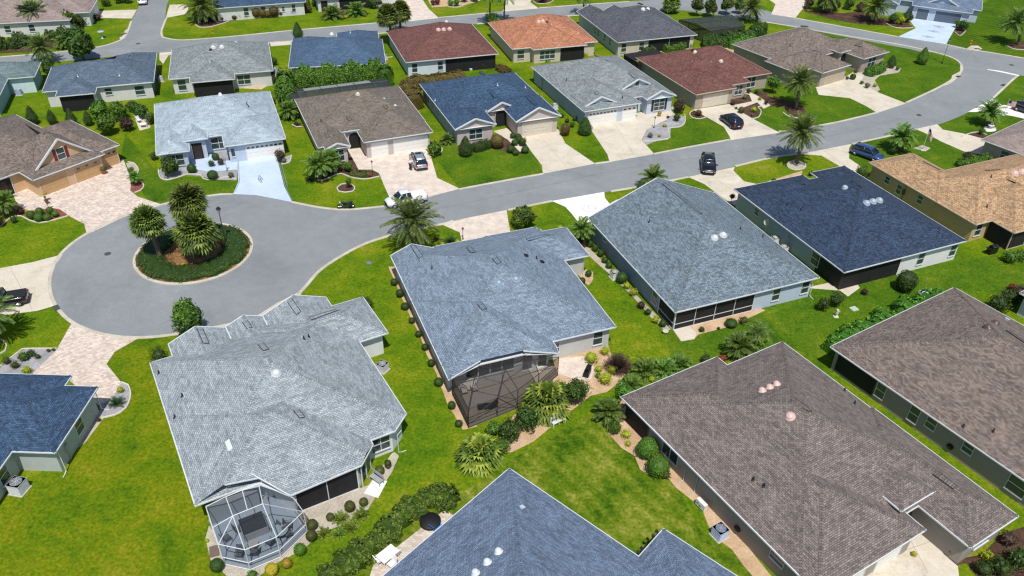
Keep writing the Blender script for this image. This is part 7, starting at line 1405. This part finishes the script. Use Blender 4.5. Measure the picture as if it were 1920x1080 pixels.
pc((1494, 306), (1504, 246), 'date palm in the pale ringed bed by the main street, between two drives', 'date', 1.05, gd, .24); pc((1492, 203), (1501, 152), 'date palm on the lawn between the two brown-roofed drives', 'date', 1.0, gd, .26); pc((787, 472), (772, 412), 'large date palm at the front of the middle house beside the white pickup', 'date', 1.15, gd, .3, seed=2); pc((1641, 42), (1645, 10), 'date palm in the dark bed left of the pale blue drive, top', 'date', 1.15, gd, .28); pc((1909, 84), (1906, 40), 'date palm on the sloping lawn at the right edge', 'date', 1.1, gd, .26)
pc((76, 58), (62, 24), 'date palm before the top left house wall', 'date', 1.1, gd, .26); pc((85, 118), (75, 88), 'date palm by the kerb at upper left', 'date', .95, gd, .22); pc((1419, 40), (1410, 14), 'date palm at the right end of the long hedge, top', 'date', 1.0, gd, .24); pc((1853, 236), (1858, 208), 'palm with dark crown on the ringed lawn by the white drive, right', 'pygmy', 1.45, None, .2, hmax=4); pc((1692, 284), (1692, 256), 'shaggy palm on the lawn left of the flagpole', 'pygmy', 1.6, None, .22, hmax=3); shrub(1672, 290, 'dark shrubs left of the shaggy palm by the blue car', m_loose('dark', 600, .2, 56), .8)
pc((1222, 352), (1226, 332), 'small palm peeking above the white-posted porch house roof ridge', 'pygmy', 1.35, None, .15, hmax=4); shrub(1200, 362, 'dark shrub left behind the white-posted porch house roof ridge', m_loose('dark', 600, .2, 57), .9); shrub(979, 424, 'wide rounded clump of long leaves on the lawn right of the cream drive', m_loose('mid', 1700, .5, 79, (1, 1, .95), 'dark', .22), 1.55); pc((1096, 462), (1092, 428), 'dark small palm at the front corner of the slate wall', 'pygmy', 1.1, None, .15, hmax=4); spray(1090, 455, 'plum shrub at the foot of the dark small palm', 'plum', .6); spray(1050, 432, 'yellow-green shrub behind the garage wing of the middle house', 'lime', .5)
sago(846, 456, 'dark spiky cycad beside the cream drive', 1.15); spray(826, 466, 'yellow-green shrub left of the dark cycad', 'lime', .7); spray(858, 458, 'yellow-green shrub right of the dark cycad', 'lime', .45, seed=12); spray(818, 450, 'olive shrub behind the dark cycad', 'olive', .5)
# A, T, F yards
shrub(1694, 545, 'big dark rounded bush at the rear of the navy roofed house', m_ball('dark', 1100, .15, 15), 1.15, sz=1.3); tree(1540, 582, 'round bush-like tree on the rear lawn, left of two', m_loose('dark', 900, .2, 58), .4, .06, .2, .85); tree(1564, 575, 'round bush-like tree on the rear lawn, right of two', m_loose('dark', 900, .2, 59), .4, .06, .2, .9); spray(1620, 552, 'brownish plant in the bed by the dark porch screens', 'plum', .5); tree(1370, 384, 'small reddish-leaved tree at the corner of the navy roofed house', m_loose('plum', 400, .2, 60), 1.0, .04, .8, .5)
hedge([(1558, 668), (1590, 645), (1640, 618), (1690, 598), (1735, 578), (1775, 562)], 2.4, 1.3, 'loose mixed hedge behind the mottled brown roof', 'bright', 120, .3, lump=.4)
for k, (x, y, c, q) in enumerate(((1868, 582, 'dark', 1.3), (1888, 570, 'dark', 1.2), (1905, 560, 'plum', 1.1), (1896, 545, 'red', .6), (1890, 492, 'mid', 1.0), (1910, 488, 'mid', .9))): spray(x, y, ['dark shrub right of the mottled brown roof peak', 'second dark shrub right of the mottled brown roof peak', 'plum shrub at the right edge', 'red flowering shrub at the right edge', 'green shrub below the tan house corner', 'green shrub at the right edge below the tan house'][k], c, q, n=600, L_=.26)
shrub(1611, 338, 'rounded upright bush at the front corner of the tan house', m_loose('mid', 900, .18, 61, (1, 1, 1.2)), 1.05); shrub(1625, 350, 'dark shrub in the shade by the tan house corner', m_loose('dark', 600, .2, 62), .8); shrub(1810, 303, 'dark shrub at the corner of the far brown wall', m_loose('plum', 700, .2, 63), .9); hedge([(1795, 315), (1815, 310), (1850, 302)], 1.6, 1.0, 'low green hedge behind the tan roof', 'mid', 120, .22); shrub(1838, 252, 'dark small shrub in the mulch by the far right house', m_loose('dark', 400, .2, 64), .6); spray(1520, 330, 'small shrub in the sandy bed above the navy roof', 'dark', .5); shrub(1450, 343, 'round shrub in the sandy bed before the navy roof', B1, .35)
# top row
tree(157, 113, 'large dark round-crowned tree by the upper left street', m_loose('dark', 4200, .3, 65, (1, 1, 1.05)), 1.6, .16, .9, 2.6); pc((386, 40), (378, 10), 'weeping broad palm in the dark bed by the long white wall', 'date', 1.35, None, .4, seed=3); shrub(560, 74, 'dark cone-shaped young magnolia between two roofs at top', m_cone('dark', 6, 3.4, 1.1, 1000), 1.0, 'tree', 'young_tree')
pc((735, 82), (727, 30), 'twin fan palm by the red roof, left and nearer', 'sabal', 1.35, 'twin fan palms by the red roof', .22); pc((751, 62), (751, 22), 'twin fan palm by the red roof, right and farther', 'sabal', 1.3, 'twin fan palms by the red roof', .22)
palm(625, 34, 'spiky low palm on the top lawn, left of the gold flowers', .6, 'pygmy', 1.8, seed=1); palm(668, 28, 'spiky low palm on the top lawn, right of the gold flowers', .6, 'pygmy', 1.8, seed=3); spray(648, 34, 'gold-leaved flower patch between the spiky palms', 'gold', .8, r=(1, 1, .5))
pc((918, 46), (920, -14), 'slender queen palm near the top edge, left of a pair', 'queen', 1.0, None, .15, hmax=12); pc((945, 43), (947, -12), 'slender queen palm near the top edge, right of a pair', 'queen', 1.1, None, .15, hmax=12); pc((1094, 27), (1093, -6), 'thin palm at the street behind the orange roof', 'queen', .9, None, .16, hmax=9); shrub(922, 48, 'dark shrub under the queen palms', m_loose('dark', 900, .26, 66), 1.5); shrub(929, 56, 'bright round shrub under the queen palms', m_loose('mid', 900, .26, 67), 1.4); shrub(937, 70, 'dark shrub at the left wall of the orange roof', m_loose('dark', 700, .26, 68), 1.1)
pc((1258, 24), (1260, 4), 'palm beyond the charcoal roof', 'sabal', 1.2, None, .25, hmax=6)
for k, (x, y, q) in enumerate(((1305, 30, 1.5), (1330, 32, 1.6), (1360, 28, 1.6), (1385, 26, 1.3))): tree(x, y, 'dense dark tree behind the black mesh pool enclosure, %s from the left' % ['first', 'second', 'third', 'fourth'][k], m_loose('dark', 1500, .3, 69+k % 2, (1, 1, 1.1), 'olive'), 1.2, .1, .8, q, 'trees behind the pool enclosure')
for k, (x, y, c, q) in enumerate(((1515, 16, 'plum', 1.2), (1540, 18, 'dark', 1.4), (1565, 20, 'dark', 1.4), (1590, 18, 'dark', 1.3), (1612, 22, 'plum', 1.2), (1672, 44, 'dark', 1.2), (1688, 46, 'lime', 1.0), (1700, 42, 'dark', 1.2), (1803, 58, 'dark', 1.2), (1795, 52, 'mid', .9))): shrub(x, y, ['shrub at the left of the top bed', 'dark shrub second in the top bed', 'dark shrub third in the top bed', 'dark shrub fourth in the top bed', 'plum shrub beside the big top date palm', 'dark shrub right of the big top date palm', 'yellow-green shrub by the slate garage', 'dark shrub by the left end of the slate garage', 'dark shrub right of the slate garage doors', 'green shrub below the right corner of the slate garage'][k], m_loose(c, 800, .26, 71+k % 3), q)
pc((1556, 24), (1553, -4), 'palm rising from the top bed', 'date', 1.0, None, .25)
hedge([(-10, 92), (20, 90), (45, 86), (60, 82)], 2.6, 1.9, 'loose dark hedge under the pale wall at top left', 'dark', 110, .28, lump=.3); hedge([(86, 76), (100, 74), (125, 68)], 2.2, 1.7, 'dark hedge right of the palm before the top left wall', 'dark', 110, .28, lump=.2); tree(133, 58, 'leafy tree at the corner of the top left house', m_loose('mid', 1500, .28, 73), 1.4, .1, .8, 1.7); spray(152, 50, 'dark spiky plants right of the top left house corner', 'dark', 1.3, n=700); spray(182, 38, 'low mounded shrub beside the drive at top left', 'plum', 1.1, r=(1.3, 1, .6), n=500); pc((122, 90), (118, 78), 'small palm in the mulch at upper left', 'pygmy', 1.2, None, .1, hmax=2); shrub(92, 130, 'dark shrub between navy roof and the teal house, upper', m_loose('dark', 700, .24, 74), 1.3); shrub(95, 143, 'dark shrub between navy roof and the teal house, lower', m_loose('dark', 700, .24, 75), 1.2)
row([(417.6, 39), (439.8, 37.5), (451, 36), (462, 35), (472, 34), (481.5, 34, 1.7), (492.6, 33, 1.4), (503.7, 32.5, 1.5), (515, 32, 1.8), (526, 30, .9), (538, 29), (547, 28), (557, 27)], m_ball('rust', 300, .18, 16, .8), .62, 'small clipped shrub along the long white wall, %s from the left', 'clipped shrubs along the long white wall')
shrub(578, 24, 'plum shrub right of the long white wall', m_loose('rust', 500, .24, 76), 1.1); shrub(590, 12, 'dark shrub by the grey house entry at top', m_loose('dark', 500, .24, 77), .8); shrub(577, 12, 'green shrub beside the grey house entry at top', m_loose('mid', 500, .24, 78), .9)
for k, (x, y, c, q) in enumerate(((812, 10, 'plum', .7), (820, 9, 'red', .8), (845, 11, 'bright', .8), (856, 11, 'bright', .9), (870, 4, 'dark', 1.1), (890, 3, 'dark', 1.2), (700, 16, 'dark', 1.4), (712, 12, 'plum', 1.1), (1018, 5, 'plum', 1.2), (200, 12, 'mid', 1.2), (170, 8, 'dark', 1.3), (225, 6, 'dark', 1.5), (240, 6, 'dark', 1.3))): shrub(x, y, 'garden shrub near the top edge, %s' % ['small plum one on sand', 'red one on sand', 'bright one on sand, left', 'bright one on sand, right', 'dark one right of the sandy bed', 'dark one left of the queen palms', 'dark one above the twin fan palms', 'plum one above the twin fan palms', 'plum one in the white-ringed bed', 'green one above the top left drive', 'dark one left above the top left drive', 'dark one left of the white sedan', 'dark one next to the white sedan'][k], m_loose(c, 500, .26, 71+k % 3), q)
shrub(240, 20, 'rounded shrub by the house corner at top left', m_loose('mid', 500, .26, 72), .8) if 0 else None
